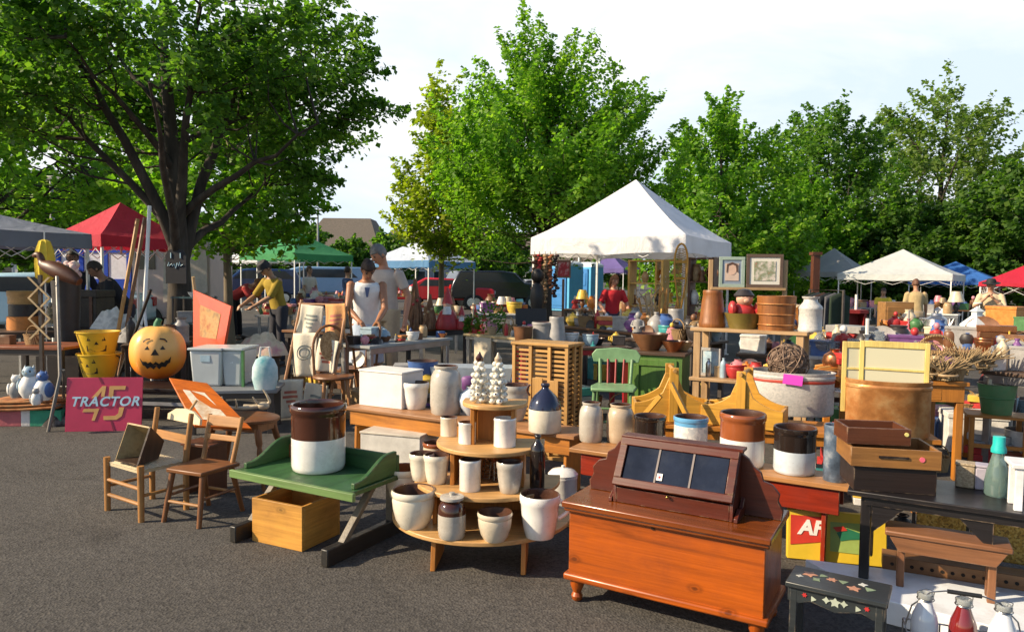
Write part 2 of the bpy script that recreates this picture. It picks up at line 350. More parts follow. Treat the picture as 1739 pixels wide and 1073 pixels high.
def tree(name, label, loc, prof, trunk_r, fork, ncl, nlf, leaf, lm, seed, spray=.8, up=.55, nlimb=8, bark=BARK, group=None, lean=(0,0), wid=.16, gap=.0, inner=.38, stems=0):
    rg = np.random.default_rng(seed); rr = random.Random(seed)
    root = thing(name, label, 'tree', loc, 0, group)
    zs = [p[0] for p in prof]; ztop = zs[-1]
    ph = rg.uniform(0, 6.28, 4)
    def rad(z, a):
        return np.interp(z, zs, [p[1] for p in prof])*(1+.16*np.sin(3*a+ph[0]+z*.5)+.12*np.sin(5*a+ph[1]-z*.8)+.10*np.sin(2*z+ph[2]))
    tb = MB()
    nodes = []
    pts = []; rs = []
    for i in range(9):
        t = i/8; z = -.05+(ztop*.86+.05)*t
        pts.append((lean[0]*t*t+.09*trunk_r*8*math.sin(3*t+ph[3])*t, lean[1]*t*t+.06*trunk_r*8*math.cos(4*t)*t, z))
        rs.append(trunk_r*(1.25 if i == 0 else 1)*(1-.9*t**.8)+.012)
    tb.tube(pts, rs, 10)
    def trunk_at(z):
        t = max(0,min(1,z/(ztop*.86)))*8; i = min(7,int(t)); f = t-i
        return Vector(pts[i]).lerp(Vector(pts[i+1]), f), rs[i]*(1-f)+rs[i+1]*f
    for k in range(nlimb):
        t = k/max(1,nlimb-1)
        z0 = fork+(ztop*.62-fork)*t**1.2
        a = k*2.399+ph[0]
        z1 = z0+(ztop-z0)*rr.uniform(.25,.5)
        r1 = rad(z1, a)*rr.uniform(.6,.85)
        p0, r0 = trunk_at(z0)
        p3 = Vector((math.cos(a)*r1, math.sin(a)*r1, z1))
        lp = []; 
        for i in range(8):
            u = i/7
            q = p0.lerp(p3, u); q.z = p0.z+(p3.z-p0.z)*u**.85
            q += Vector((rr.gauss(0,.05), rr.gauss(0,.05), rr.gauss(0,.05)))*u*ztop*.12
            lp.append(q); nodes.append(q)
        tb.tube(lp, [max(.012, r0*.52*(1-.85*i/7)) for i in range(8)], 7)
    for k in range(stems):
        a = k*2*PI/stems+.6; z0 = fork-.1+.12*k; p0, r0 = trunk_at(z0); z1 = ztop*rr.uniform(.72,.9); r1 = rad(z1,a)*.75; lp = []
        for i in range(9):
            u = i/8; q = p0.lerp(Vector((math.cos(a)*r1,math.sin(a)*r1,z1)),u); q.z = z0+(z1-z0)*u**.8; q += Vector((rr.gauss(0,.03),rr.gauss(0,.03),0))*u; lp.append(q); nodes.append(q)
        tb.tube(lp,[max(.014,r0*.62*(1-.85*i/8)) for i in range(9)],8)
    for i in range(3,9): nodes.append(Vector(pts[i]))
    # spray centres
    n = ncl*3; z = rg.uniform(zs[0], ztop, n); a = rg.uniform(0, 2*PI, n)
    rz_ = rad(z, a); keep = rg.uniform(0,1,n) < (rz_/rz_.max())**1.0
    z, a, rz_ = z[keep][:ncl], a[keep][:ncl], rz_[keep][:ncl]; n = len(z)
    fr = rg.uniform(0,1,n)**inner
    c = np.stack([np.cos(a)*rz_*fr, np.sin(a)*rz_*fr, z], 1)
    if gap:
        nz = np.sin(c[:,0]*2.1+ph[0])+np.sin(c[:,1]*2.3+ph[1])+np.sin(c[:,2]*2.7+ph[2])
        k = nz > -3+gap*3; c, a, fr = c[k], a[k], fr[k]; n = len(c)
    c[:,0] += lean[0]*(c[:,2]/ztop)**2; c[:,1] += lean[1]*(c[:,2]/ztop)**2
    d = np.stack([np.cos(a)*.8, np.sin(a)*.8, np.full(n, up)], 1)+rg.normal(0,.28,(n,3)); d /= np.linalg.norm(d,axis=1)[:,None]
    L = spray*rg.uniform(.6,1.35,n)
    nd = np.array([tuple(q) for q in nodes])
    for i in range(n):
        if rr.random() > .62: continue
        s = c[i]-d[i]*L[i]*.5
        j = np.argmin(((nd-s)**2).sum(1)+ (nd[:,2] > s[2])*1.0)
        q = nd[j]; m_ = (q+s)/2; m_[2] -= .04*ztop*.3
        tb.tube([q, m_, s, c[i]+d[i]*L[i]*.45], [.006*ztop**.6, .0045*ztop**.6, .003*ztop**.6, .0015*ztop**.6], 4, cap=False)
    tb.build('trunk', bark, root, smooth=60)
    # leaves
    m_ = n*nlf; ci = np.repeat(np.arange(n), nlf)
    t = rg.uniform(-.5,.6,m_)
    pos = c[ci]+d[ci]*(L[ci]*t)[:,None]+rg.normal(0,1,(m_,3))*(wid*spray*(1.25-.9*(t+.5)))[:,None]
    nrm = rg.normal(0,.55,(m_,3))+np.array([0,0,.65])+d[ci]*.35; nrm /= np.linalg.norm(nrm,axis=1)[:,None]
    ax = rg.normal(0,.6,(m_,3))+d[ci]*.8+np.array([0,0,-.35]); ax -= nrm*(ax*nrm).sum(1)[:,None]; ax /= np.linalg.norm(ax,axis=1)[:,None]
    sd_ = np.cross(nrm, ax)
    ls = leaf*rg.uniform(.6,1.25,m_)[:,None]
    v = np.stack([pos-ax*ls*.5, pos+sd_*ls*.45-ax*ls*.02+nrm*ls*.10, pos+ax*ls*.55, pos-sd_*ls*.45-ax*ls*.02+nrm*ls*.10], 1).reshape(-1,3)
    me = bpy.data.meshes.new('crown'); me.vertices.add(m_*4); me.vertices.foreach_set('co', v.ravel())
    me.loops.add(m_*4); me.loops.foreach_set('vertex_index', np.arange(m_*4, dtype=np.int32))
    me.polygons.add(m_); me.polygons.foreach_set('loop_start', np.arange(0,m_*4,4,dtype=np.int32))
    me.materials.append(LEAF[lm]); me.update(calc_edges=True); me.validate()
    o = bpy.data.objects.new('crown', me); COL.objects.link(o); o.parent = root
    return root
def base(px, Y): v = D(px, HZ, Y); return (v.x, Y, 0)
tree('maple_tree','large dark green maple with dark trunk beside the pumpkin stand', base(302,9.4),
     [(2.6,1.5),(2.85,2.1),(3.3,2.85),(3.75,2.9),(4.4,2.25),(5.1,1.75),(5.7,1.1),(6.0,.3)], .19, 1.5, 560, 200, .078, 'maple', 5, spray=.85, up=.35, nlimb=9, inner=.5, gap=1.08, wid=.13, stems=4)
tree('maple_tree','bright green maple with upswept branches behind the white canopy', base(925,17.5),
     [(2.7,1.9),(3.1,2.7),(3.9,2.75),(4.9,1.9),(5.9,1.2),(6.7,.7),(7.3,.2)], .19, 1.9, 330, 230, .10, 'bright', 21, spray=1.75, up=.95, nlimb=12, wid=.085, gap=.45, inner=.36, stems=4)
tree('young_tree','slim young tree with yellowing top left of the tall bright maple', base(750,20),
     [(2.1,.6),(2.6,1.1),(3.6,1.15),(4.6,.8),(6.0,.38),(6.9,.14)], .09, 1.8, 170, 70, .13, 'yellow', 8, spray=.8, up=1.0, nlimb=7, bark=PALEBARK, gap=.2)
tree('young_tree','pale barked tree with leaning trunk right of the big dark maple', base(388,15),
     [(2.1,1.3),(2.9,1.9),(3.8,1.8),(4.6,1.2),(5.2,.4)], .11, 1.8, 230, 60, .14, 'bright', 31, spray=.8, up=.5, nlimb=7, bark=PALEBARK, gap=.3)
tree('background_tree','light green tree filling the left edge behind the grey canopy', base(-10,17),
     [(2.5,1.8),(3.3,3.2),(4.6,3.3),(6.4,2.4),(7.4,.8)], .16, 2.0, 380, 62, .16, 'bright', 41, spray=1.0, up=.5, nlimb=8, gap=.4)
tree('background_tree','light yellow green tree with feathery top right of the white canopy', base(1222,27),
     [(.9,2.4),(2.5,3.1),(4.4,2.7),(5.8,1.9),(7.0,1.0),(7.9,.3)], .16, 1.4, 400, 95, .17, 'bright', 51, spray=1.3, up=.8, nlimb=8, gap=.4, wid=.12)
tree('background_tree','dark green tree with ragged top between two yellow green trees', base(1395,36),
     [(1.0,2.6),(3.5,3.5),(6.5,3.3),(8.4,2.4),(9.6,.7)], .22, 2, 330, 95, .2, 'maple', 61, spray=1.9, up=.9, nlimb=9, gap=.4, wid=.12)
tree('background_tree','short yellow green tree in front of the dark ragged tree', base(1350,33),
     [(.7,2.2),(2.2,2.9),(4.0,2.4),(5.2,1.4),(6.0,.5)], .14, 1, 300, 95, .17, 'bright', 71, spray=1.2, up=.7, nlimb=8, gap=.3, wid=.13)
tree('background_tree','tallest grey green tree with open crown on the right', base(1592,40),
     [(1.0,3.2),(4.0,3.7),(7.5,3.4),(9.8,3.1),(11.4,2.1),(12.2,.9)], .28, 2, 400, 100, .22, 'grey', 81, spray=2.1, up=.6, nlimb=10, gap=.75, wid=.12)
tree('background_tree','dark rounded tree at the right edge behind the red canopy', base(1745,31),
     [(.8,2.4),(2.5,3.3),(4.5,3.0),(6.0,1.7),(6.9,.5)], .2, 1.4, 430, 64, .21, 'deep', 91, spray=1.1, up=.5, nlimb=8, gap=.15)
bt = tree('background_tree','bushy dark tree behind the pale right hand canopies', base(1500,33),
     [(.6,2.0),(1.8,2.7),(3.2,2.2),(4.4,.9)], .16, 1, 330, 62, .21, 'deep', 95, spray=1.0, up=.5, nlimb=7, gap=.1)
dup(bt, base(1630,35), 2.0, 'dark bushy tree above the blue canopy on the right', 1.15)
dup(bt, base(1285,36), 4.0, 'dark bushy tree above the framed pictures', 1.05)
ft = tree('distant_tree','small round tree in front of the brown roof', base(592,62),
     [(1.0,1.4),(2.0,2.1),(3.4,1.9),(4.6,.6)], .12, 1, 150, 46, .3, 'maple', 101, spray=.9, up=.5, nlimb=6)
for px, Y, sc, lb in [(662,66,1.15,'olive distant tree to the right of the brown roof'),(815,60,1.05,'distant round tree above the parked black vehicle'),
                      (455,60,1.3,'distant tree behind the left slope of the green canopy'),(520,72,1.4,'distant tree left of the brown roof behind the lamp post'),
                      (60,40,1.5,'dark distant tree behind the red canopy on the left'),(165,44,1.5,'dark distant tree behind the tall white pole'),
                      (860,75,1.3,'far tree close to the white canopy left leg'),(1050,62,1.0,'far tree above the purple canopy'),(-60,46,1.5,'distant tree at the left picture edge'),(250,46,1.4,'distant tree behind the pink trailer'),(355,52,1.2,'distant tree left of the green canopy'),(1860,48,1.8,'distant tree just beyond the right edge of the lot'),(1990,55,2.0,'large distant tree well beyond the right edge of the lot'),(-180,52,1.8,'distant tree beyond the left edge of the lot')]:
    dup(ft, base(px,Y), rnd.uniform(0,6), lb, sc)
# ================================================================ building, poles
def paint(key, col, **k): return mat(key, col, **{**dict(rough=.45, var=.08, scale=3), **k})
SHING = tworamp('brown_shingles',[(.10,.085,.07),(.16,.135,.11)],scale=6,rough=.95)
def shop(label, px0, px1, Y, wall, top, col, stories=1):
    a = D(px0,HZ,Y); b = D(px1,HZ,Y); wd = b.x-a.x
    root = thing('shop_building', label, 'building', (a.x+wd/2, Y+6, 0))
    m = MB(); m.box((0,0,wall/2),(wd,12,wall)); m.build('wall', col, root)
    m = MB(); e = .5
    m.hexa([(-wd/2-e,-6-e,wall),(wd/2+e,-6-e,wall),(wd/2+e,6+e,wall),(-wd/2-e,6+e,wall)],[(-wd/2+1.6,-2,top),(wd/2-1.6,-2,top),(wd/2-1.6,2,top),(-wd/2+1.6,2,top)]); m.build('roof', SHING, root, smooth=0)
    k = max(2,int(wd/2.5))
    for i in range(k):
        x = -wd/2+wd*(i+.5)/k
        m = MB(); m.box((x,-6.02,1.5),(1.5,.08,1.9)); f = m.build('window', paint('window_frame_white',(.7,.7,.68)), root)
        m = MB(); m.box((x,-6.05,1.5),(1.3,.06,1.7)); m.build('pane', mat('dark_glass',(.03,.04,.05),rough=.08,var=.05), f)
    return root
shop('distant brown building with hipped shingle roof behind the small trees', 512, 640, 88, 4.6, 8.9, mat('tan_wall',(.32,.26,.20),rough=.9))
shop('long low grey building far behind the blue and white canopy', 636, 1010, 100, 3.6, 8.2, mat('grey_wall',(.36,.36,.37),rough=.9))
shop('long low building with pale wall far behind the red canopy', -420, 400, 78, 3.2, 5.2, mat('pale_wall',(.5,.5,.48),rough=.9))
def lamppost(label, px, Y, h):
    r = thing('lamp_post', label, 'lamp post', base(px,Y))
    m = MB(); m.tube([(0,0,0),(0,0,h)],[.09,.06],10); m.tube([(0,0,0),(0,0,.5)],.16,10); m.build('pole', paint('grey_pole',(.35,.35,.34)), r)
    m = MB(); m.box((.25,0,h),(.7,.3,.12)); m.build('lamp_head', paint('grey_pole',(.35,.35,.34)), r, bev=.02)
lamppost('slim grey lamp post rising before the brown roof', 540, 50, 6.0)
lamppost('thick grey lamp post between the grey and red canopies', 91, 22, 4.3)
# ================================================================ canopies
def fabric(key, col, tr=.28):
    if key in _M: return _M[key]
    m, n, l, p = newmat(key)
    tc = n.new('ShaderNodeTexCoord'); ns = N(n,'ShaderNodeTexNoise',Scale=2.2,Detail=4.0); l.new(tc.outputs['Object'], ns.inputs['Vector'])
    r = ramp(n,l,ns.outputs['Fac'],[(.3,cc(col,.92)),(.7,cc(col,1.05))]); l.new(r.outputs[0], p.inputs['Base Color']); p.inputs['Roughness'].default_value = .75
    b = N(n,'ShaderNodeBump',Strength=.6,Distance=.05); n2 = N(n,'ShaderNodeTexNoise',Scale=2.6,Detail=4.0,Distortion=1.6); l.new(tc.outputs['Object'], n2.inputs['Vector']); l.new(n2.outputs['Fac'], b.inputs['Height']); l.new(b.outputs[0], p.inputs['Normal'])
    t = n.new('ShaderNodeBsdfTranslucent'); l.new(r.outputs[0], t.inputs[0])
    mx = n.new('ShaderNodeMixShader'); mx.inputs[0].default_value = tr; l.new(p.outputs[0], mx.inputs[1]); l.new(t.outputs[0], mx.inputs[2]); l.new(mx.outputs[0], n['Material Output'].inputs[0])
    _M[key] = m; return m
WHITEMETAL = paint('white_metal',(.75,.75,.73),rough=.35)
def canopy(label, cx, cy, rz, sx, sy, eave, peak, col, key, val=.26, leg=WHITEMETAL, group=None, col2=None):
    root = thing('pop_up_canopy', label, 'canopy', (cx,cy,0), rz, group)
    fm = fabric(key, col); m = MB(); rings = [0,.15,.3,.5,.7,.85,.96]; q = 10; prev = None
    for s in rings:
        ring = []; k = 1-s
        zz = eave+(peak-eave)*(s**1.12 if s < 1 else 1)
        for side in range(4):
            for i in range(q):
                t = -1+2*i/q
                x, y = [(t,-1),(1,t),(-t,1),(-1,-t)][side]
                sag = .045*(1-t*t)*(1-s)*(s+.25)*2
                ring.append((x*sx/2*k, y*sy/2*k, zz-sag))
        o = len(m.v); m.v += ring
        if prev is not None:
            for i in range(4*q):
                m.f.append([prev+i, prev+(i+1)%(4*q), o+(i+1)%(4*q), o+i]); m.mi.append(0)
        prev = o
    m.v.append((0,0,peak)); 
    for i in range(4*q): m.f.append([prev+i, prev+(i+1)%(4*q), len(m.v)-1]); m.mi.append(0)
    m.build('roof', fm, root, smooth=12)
    m = MB()
    for side in range(4):
        def fn(u, v, side=side):
            t = -1+2*u; x, y = [(t,-1),(1,t),(-t,1),(-1,-t)][side]
            wv = 1+.006*math.sin(u*23+side)*v
            return (x*sx/2*wv, y*sy/2*wv, eave-.045*(1-t*t)*.5-val*v+ .03*v*abs(math.sin(u*PI*2)))
        m.grid(fn, 16, 2)
    m.build('valance', fabric(key+'_val', col2 or col), root, smooth=30)
    for x in (-1,1):
        for y in (-1,1):
            m = MB(); X, Y_ = x*(sx/2-.04), y*(sy/2-.04)
            m.box((X,Y_,(eave-.03)/2),(.035,.035,eave-.03)); m.box((X,Y_,.01),(.09,.09,.02)); m.build('leg', leg, root)
    m = MB(); m.tube([(0,0,eave-.3),(0,0,peak-.03)],.02,6); m.build('peak_pole', leg, root)
    for side in range(4):
        m = MB()
        for i in range(4):
            a, b = -1+.5*i, -.5+.5*i
            for z0, z1 in ((eave-.08,eave-.36),(eave-.36,eave-.08)):
                f = lambda t, z: ([(t,-1),(1,t),(-t,1),(-1,-t)][side][0]*(sx/2-.05), [(t,-1),(1,t),(-t,1),(-1,-t)][side][1]*(sy/2-.05), z)
                m.tube([f(a,z0),f(b,z1)],.007,5)
        m.build('truss', leg, root)
    return root
W30 = R(-31)
canopy('large bright white pop-up canopy over the wood carving stall', 2.28, 13.5, W30, 2.85, 2.85, 2.17, 3.30, (.9,.9,.92), 'white_canopy', val=.3)
canopy('green pop-up canopy far beyond the bending shoppers', base(505,29)[0], 29, W30, 3.1, 3.1, 2.3, 3.2, (.05,.30,.10), 'green_canopy')
canopy('low white canopy beside the green canopy', base(437,31)[0], 31.5, W30, 2.6, 2.6, 2.25, 2.75, (.8,.82,.85), 'white_canopy2')
canopy('pale bluish white canopy with blue valance', base(716,27)[0], 27, W30, 2.9, 2.9, 2.05, 2.9, (.62,.70,.82), 'bluewhite_canopy', col2=(.12,.3,.55))  # roof cloth one even bluish white, valance darker blue
canopy('purple pop-up canopy beside the blue toilets', base(1038,42)[0], 42, W30, 2.6, 2.6, 2.1, 2.95, (.16,.12,.34), 'purple_canopy', leg=WHITEMETAL)
canopy('red pop-up canopy behind the big dark maple', base(196,12.5)[0], 12.7, W30, 1.62, 1.62, 2.06, 2.68, (.55,.03,.06), 'red_canopy', val=.2)
canopy('grey canopy jutting in from the left edge', base(-118,9.6)[0], 9.9, R(-20), 2.6, 2.3, 2.0, 2.38, (.26,.29,.38), 'grey_canopy', val=.22)
canopy('pale grey white canopy nearest the yellow washboard frame', base(1532,25)[0], 25, R(-38), 3.4, 3.4, 1.75, 2.62, (.66,.69,.68), 'palegrey_canopy', val=.22)
canopy('dull grey canopy left of the pale right hand canopy', base(1415,27.5)[0], 27.5, R(-38), 2.3, 2.3, 1.85, 2.75, (.44,.43,.40), 'dullgrey_canopy', val=.2)
canopy('blue canopy partly hidden behind the pale right hand canopy', base(1622,29)[0], 29, R(-38), 2.9, 2.9, 1.65, 2.35, (.04,.16,.5), 'blue_canopy', val=.25)
canopy('bright red canopy cut by the right edge', base(1745,21)[0], 21, R(-38), 2.2, 2.2, 1.5, 2.05, (.6,.02,.05), 'brightred_canopy', val=.12)
# ================================================================ portable toilets
def toilet(px, Y, label):
    r = thing('portable_toilet', label, 'portable toilet', base(px,Y), R(-38), 'portable toilets beyond the stalls')
    B = paint('toilet_blue',(.03,.20,.50)); LB = paint('toilet_sunlit_blue',(.10,.42,.68))  # body blue lightened, the sunlit side's tone put into the colour
    m = MB(); m.box((0,0,1.02),(1.1,1.15,2.05)); m.box((0,0,.06),(1.16,1.2,.1)); m.build('body', LB, r, bev=.03)
    m = MB(); m.box((0,-.6,1.03),(.78,.06,1.85)); 
    for z in (.55,1.45): m.box((0,-.635,z),(.6,.03,.6))
    d = m.build('door', B, r, bev=.015)
    m = MB(); m.box((0,-.66,1.72),(.26,.02,.2)); m.build('sign_plate', WHITEMETAL, d)
    m = MB(); m.lathe([(.80,2.05),(.78,2.15),(.6,2.26),(.0,2.30)],4,M=Matrix.Rotation(PI/4,4,'Z')); m.build('roof', paint('toilet_roof',(.65,.7,.72)), r)
    m = MB(); m.tube([(.4,.42,0),(.4,.42,2.55)],.05,8); m.build('vent_pipe', WHITEMETAL, r)
toilet(962, 33, 'blue portable toilet with pale roof, nearer one behind the canopy leg'); toilet(998, 35, 'darker blue portable toilet on the right of the pair')
# ================================================================ vehicles
def car(label, px, Y, rz, col, key, kind='car', group='vehicles parked beyond the stalls'):
    hgt = {'car':1.45,'suv':1.8,'van':2.0}[kind]; L = {'car':4.5,'suv':4.8,'van':5.2}[kind]; W = 1.8
    r = thing('parked_'+kind, label, kind, base(px,Y), rz, group)
    P = mat(key, col, rough=.22, var=.04, coat=.6)
    if kind == 'car': pr = [(-.5,.3),(-.5,.62),(-.46,.68),(-.22,.72),(-.10,.97),(.2,1.0),(.36,.74),(.48,.7),(.5,.6),(.5,.3)]
    elif kind == 'suv': pr = [(-.5,.28),(-.5,.58),(-.46,.66),(-.24,.70),(-.13,.96),(.0,1.0),(.42,.98),(.48,.7),(.5,.55),(.5,.28)]
    else: pr = [(-.5,.26),(-.5,.52),(-.42,.62),(-.30,.93),(-.2,1.0),(.47,1.0),(.5,.7),(.5,.26)]
    sc = hgt/1.0
    m = MB(); M = Matrix.Translation((0,W/2,0)) @ Matrix.Rotation(PI/2,4,'X')
    m.prism([(x*L, z*sc) for x, z in pr], W, M)
    m.build('body', P, r, bev=.07)
    G = mat('dark_glass',(.03,.04,.05),rough=.08,var=.05)
    a, b = {'car':((-.17,.72),(.27,.74)),'suv':((-.20,.70),(.42,.72)),'van':((-.33,.68),(.42,.7))}[kind]
    z0, z1 = a[1]*hgt+.02, hgt*.93
    for s in (-1,1):
        m = MB(); y = s*(W/2+.004)
        m.slab([(a[0]*L,y,z0),(b[0]*L,y,z0),(b[0]*L*.75,y,z1),(a[0]*L*.45,y,z1)],.008*s); m.build('side_window', G, r)
        for x in (-.31,.31):
            m = MB(); m.lathe([(0,-.1),(.32,-.1),(.34,-.06),(.34,.06),(.32,.1),(0,.1)],20,M=rotm((x*L,s*(W/2-.06),.34),(PI/2,0,0))); wl_ = m.build('wheel', mat('tyre',(.02,.02,.02),rough=.8), r)
            m = MB(); m.lathe([(0,-.12),(.2,-.115),(.21,.115),(0,.12)],12,M=rotm((x*L,s*(W/2-.06),.34),(PI/2,0,0))); m.build('rim', mat('silver',(.6,.6,.6),rough=.3,metal=1), wl_)
        m = MB(); m.box((-.495*L,s*.65,.55*hgt),(.1,.34,.14)); m.build('headlight', mat('headlight_glass',(.8,.8,.8),rough=.1), r, bev=.02)
        m = MB(); m.box((.495*L,s*.7,.58*hgt),(.1,.26,.2)); m.build('taillight', mat('taillight_red',(.4,.01,.01),rough=.2), r, bev=.02)
    fx = {'car':((-.22,.725),(-.115,.95)),'suv':((-.24,.715),(-.14,.94)),'van':((-.41,.65),(-.31,.91))}[kind]
    m = MB(); o = -.012*L
    m.slab([(fx[0][0]*L+o,-.75,fx[0][1]*hgt+.02),(fx[0][0]*L+o,.75,fx[0][1]*hgt+.02),(fx[1][0]*L+o,.68,fx[1][1]*hgt+.02),(fx[1][0]*L+o,-.68,fx[1][1]*hgt+.02)],-.02); m.build('windscreen', G, r)
    m = MB(); m.box((-.5*L,0,.34*hgt),(.08,1.7,.2)); m.build('bumper', mat('grey_plastic',(.08,.08,.08),rough=.6), r, bev=.03)
    return r
car('black suv parked right of the blue and white canopy', 842, 34, R(200), (.012,.012,.015), 'black_paint', 'suv')
car('silver grey car parked left of the black suv', 800, 38, R(190), (.35,.37,.38), 'silver_paint', 'car')
car('small red car parked under the blue and white canopy', 757, 33.5, R(185), (.5,.02,.03), 'red_paint', 'car')
car('pale blue van parked behind the green canopy', 540, 42, R(20), (.25,.42,.6), 'paleblue_paint', 'van')
car('dark blue suv parked behind the low white canopy', 425, 36, R(30), (.02,.05,.14), 'darkblue_paint', 'suv')
car('light blue car with pale roof under the grey canopy', 40, 14.5, R(12), (.42,.62,.72), 'lightblue_paint', 'car')
car('white van parked far right behind the blue canopy', 1680, 46, R(10), (.7,.7,.7), 'white_paint', 'van')
car('grey car parked near the far purple canopy', 900, 46, R(15), (.25,.27,.3), 'grey_paint', 'car')
# pale trailer with pink panels behind the big maple
tr = thing('pale_trailer','pale pink box trailer with tilted side panel behind the maple trunk','trailer', base(312,18.5), R(6))
m = MB(); m.box((0,0,1.3),(1.9,2.0,1.9)); m.build('body', mat('pink_white_panel',(.62,.48,.45),rough=.6,var=.15,scale=1.5), tr, bev=.05)
m = MB(); m.slab([(-.1,-1.12,.75),(.93,-1.12,1.0),(.9,-1.03,1.95),(-.1,-1.03,1.95)],.03); m.build('side_panel', mat('tan_panel',(.55,.47,.40),rough=.7), tr)
for x in (-.5,.5):
    m = MB(); m.lathe([(0,-.1),(.32,-.1),(.34,0),(.32,.1),(0,.1)],18,M=rotm((x,-.95,.34),(PI/2,0,0))); m.build('wheel', mat('tyre',(.02,.02,.02),rough=.8), tr)
m = MB(); m.box((-.55,-1.01,1.75),(.45,.03,.4)); m.build('window', mat('dark_glass',(.03,.04,.05),rough=.08), tr)
# blue framed tent wall with white windows under the red canopy
bw = thing('blue_tent_wall','blue tent wall with three white panels between the left canopies','tent wall', base(160,13.8), R(-6))
m = MB()
m.box((0,0,1.12),(1.5,.04,.42)); m.box((0,0,1.86),(1.5,.04,.06))
for x in (-.72,-.25,.25,.72): m.box((x,0,1.58),(.09,.04,.6))
for x in (-.72,.72): m.box((x,0,.45),(.05,.04,.92))
m.build('frame', cloth('tent_blue',(.02,.06,.38)), bw)
for x in (-.485,0,.485):
    m = MB(); m.box((x,.01,1.58),(.4,.02,.5)); m.build('window_panel', cloth('tent_window',(.6,.62,.68)), bw)

# ================================================================ vessels
PROF = {
'crock': ([(0,0),(.90,0),(.96,.02),(1,.08),(1,.82),(1,.86),(1.04,.88),(1.055,.93),(1.04,.985),(1.0,1)],[(.93,.99),(.90,.93),(.9,.08),(0,.05)]),
'taper': ([(0,0),(.70,0),(.75,.02),(.86,.25),(.95,.55),(.985,.76),(1.03,.80),(1.055,.88),(1.045,.97),(1.0,1)],[(.92,.98),(.88,.85),(.68,.08),(0,.05)]),
'bowl': ([(0,0),(.62,0),(.66,.03),(.84,.22),(.96,.5),(1.0,.72),(.97,.80),(1.03,.84),(1.05,.93),(1.0,1)],[(.92,.98),(.88,.8),(.6,.12),(0,.08)]),
'jar': ([(0,0),(.86,0),(.93,.03),(1,.22),(1,.62),(.95,.78),(.80,.88),(.70,.91),(.69,.94),(.76,.95),(.77,.99),(.74,1)],[(.64,.99),(.62,.93),(.9,.75),(.88,.05),(0,.04)]),
'jug': ([(0,0),(.96,0),(1,.02),(1,.46),(.985,.50),(.9,.62),(.68,.74),(.38,.84),(.24,.88),(.20,.92),(.26,.94),(.27,.98),(.24,1)],[(.16,.99),(.14,.9),(0,.88)]),
'cyl': ([(0,0),(.95,0),(1,.02),(1,.90),(1.03,.92),(1.03,.97),(.99,1)],[(.9,.99),(.88,.9),(.88,.05),(0,.04)]),
'bottle': ([(0,0),(.92,0),(1,.03),(1,.70),(.9,.78),(.5,.86),(.38,.90),(.36,.95),(.46,.955),(.46,.99),(.4,1)],[(.25,.99),(.22,.9),(0,.88)]),
'pail': ([(0,0),(.74,0),(.76,.02),(1.0,.97),(1.03,.98),(1.03,1)],[(.97,1),(.72,.04),(0,.03)]),
'churn': ([(0,0),(.95,0),(1,.03),(1,.12),(.96,.16),(.80,.72),(.72,.86),(.74,.9),(.74,.97),(.7,1)],[(.62,1),(.6,.9),(.8,.1),(0,.08)]),
'can': ([(0,0),(.96,0),(1,.02),(1,.08),(.97,.1),(.97,.62),(1,.64),(1,.68),(.9,.74),(.6,.84),(.56,.92),(.70,.96),(.72,1)],[(.6,1),(.5,.9),(0,.86)]),
'dish': ([(0,0),(.5,0),(.55,.1),(.9,.7),(1,1)],[(.96,1),(.86,.75),(.5,.2),(0,.18)]),
'globe': ([(0,0),(.45,0),(.5,.03),(.9,.3),(1,.52),(.85,.75),(.45,.88),(.36,.92),(.42,1)],[(.34,1),(.3,.9),(0,.8)]),
'vase': ([(0,0),(.5,0),(.55,.03),(.85,.3),(.95,.5),(.75,.75),(.42,.88),(.5,1)],[(.42,1),(.34,.88),(0,.5)]),
'lamp': ([(0,0),(.7,0),(.72,.04),(.2,.1),(.15,.2),(.4,.3),(.4,.4),(.15,.5),(.3,.52),(1,.55),(.6,1)],[(.56,1),(.9,.58),(0,.56)]),
}
def split_prof(pr, s):
    out = []
    for i, (r, z) in enumerate(pr):
        if i and pr[i-1][1] < s < z:
            t = (s-pr[i-1][1])/(z-pr[i-1][1]); rr = pr[i-1][0]+(r-pr[i-1][0])*t
            out += [(rr, s-.004), (rr, s+.004)]
        out.append((r, z))
    return out
def vessel_mb(kind, r, h, split=None, seg=36, sy=1.0):
    o, i = PROF[kind]
    if split: o = split_prof(o, split)
    pr = o+i; k = len(o)
    mis = []
    for j in range(len(pr)-1):
        zm = (pr[j][1]+pr[j+1][1])/2
        if j >= k-1: mis.append(2)
        else: mis.append(1 if (split and zm > split) else 0)
    m = MB(); m.lathe([(a*r, b*h) for a, b in pr], seg, mis=mis, sy=sy); return m
def vessel(kind, label, cat, px, py, wp, hp, z, mats, split=None, name=None, group=None, sy=1.0, seg=32, rz=0, hk=1.0, loc=None, smooth=42):
    """stands on a surface of height z; px,py: foot in the photo, wp,hp: width and height in photo pixels"""
    if loc is None:
        p = T(px, py, z); Y = p.y; r = wp*Y/F/2/1.04; h = hp*Y/F*hk
        f = PROF[kind][0][1][0]
        k = (Y+r*f*sy*.95)/Y
        loc = (p.x*k, Y*k, z)
    else: r, h = wp/2, hp
    mats = list(mats)+[mats[-1]]*(3-len(mats))
    o = vessel_mb(kind, r, h, split, seg, sy).build(name or cat.replace(' ','_'), mats, None, loc, rz, smooth=smooth)
    tag(o, label, cat, group); o['r'] = r; o['h'] = h
    return o
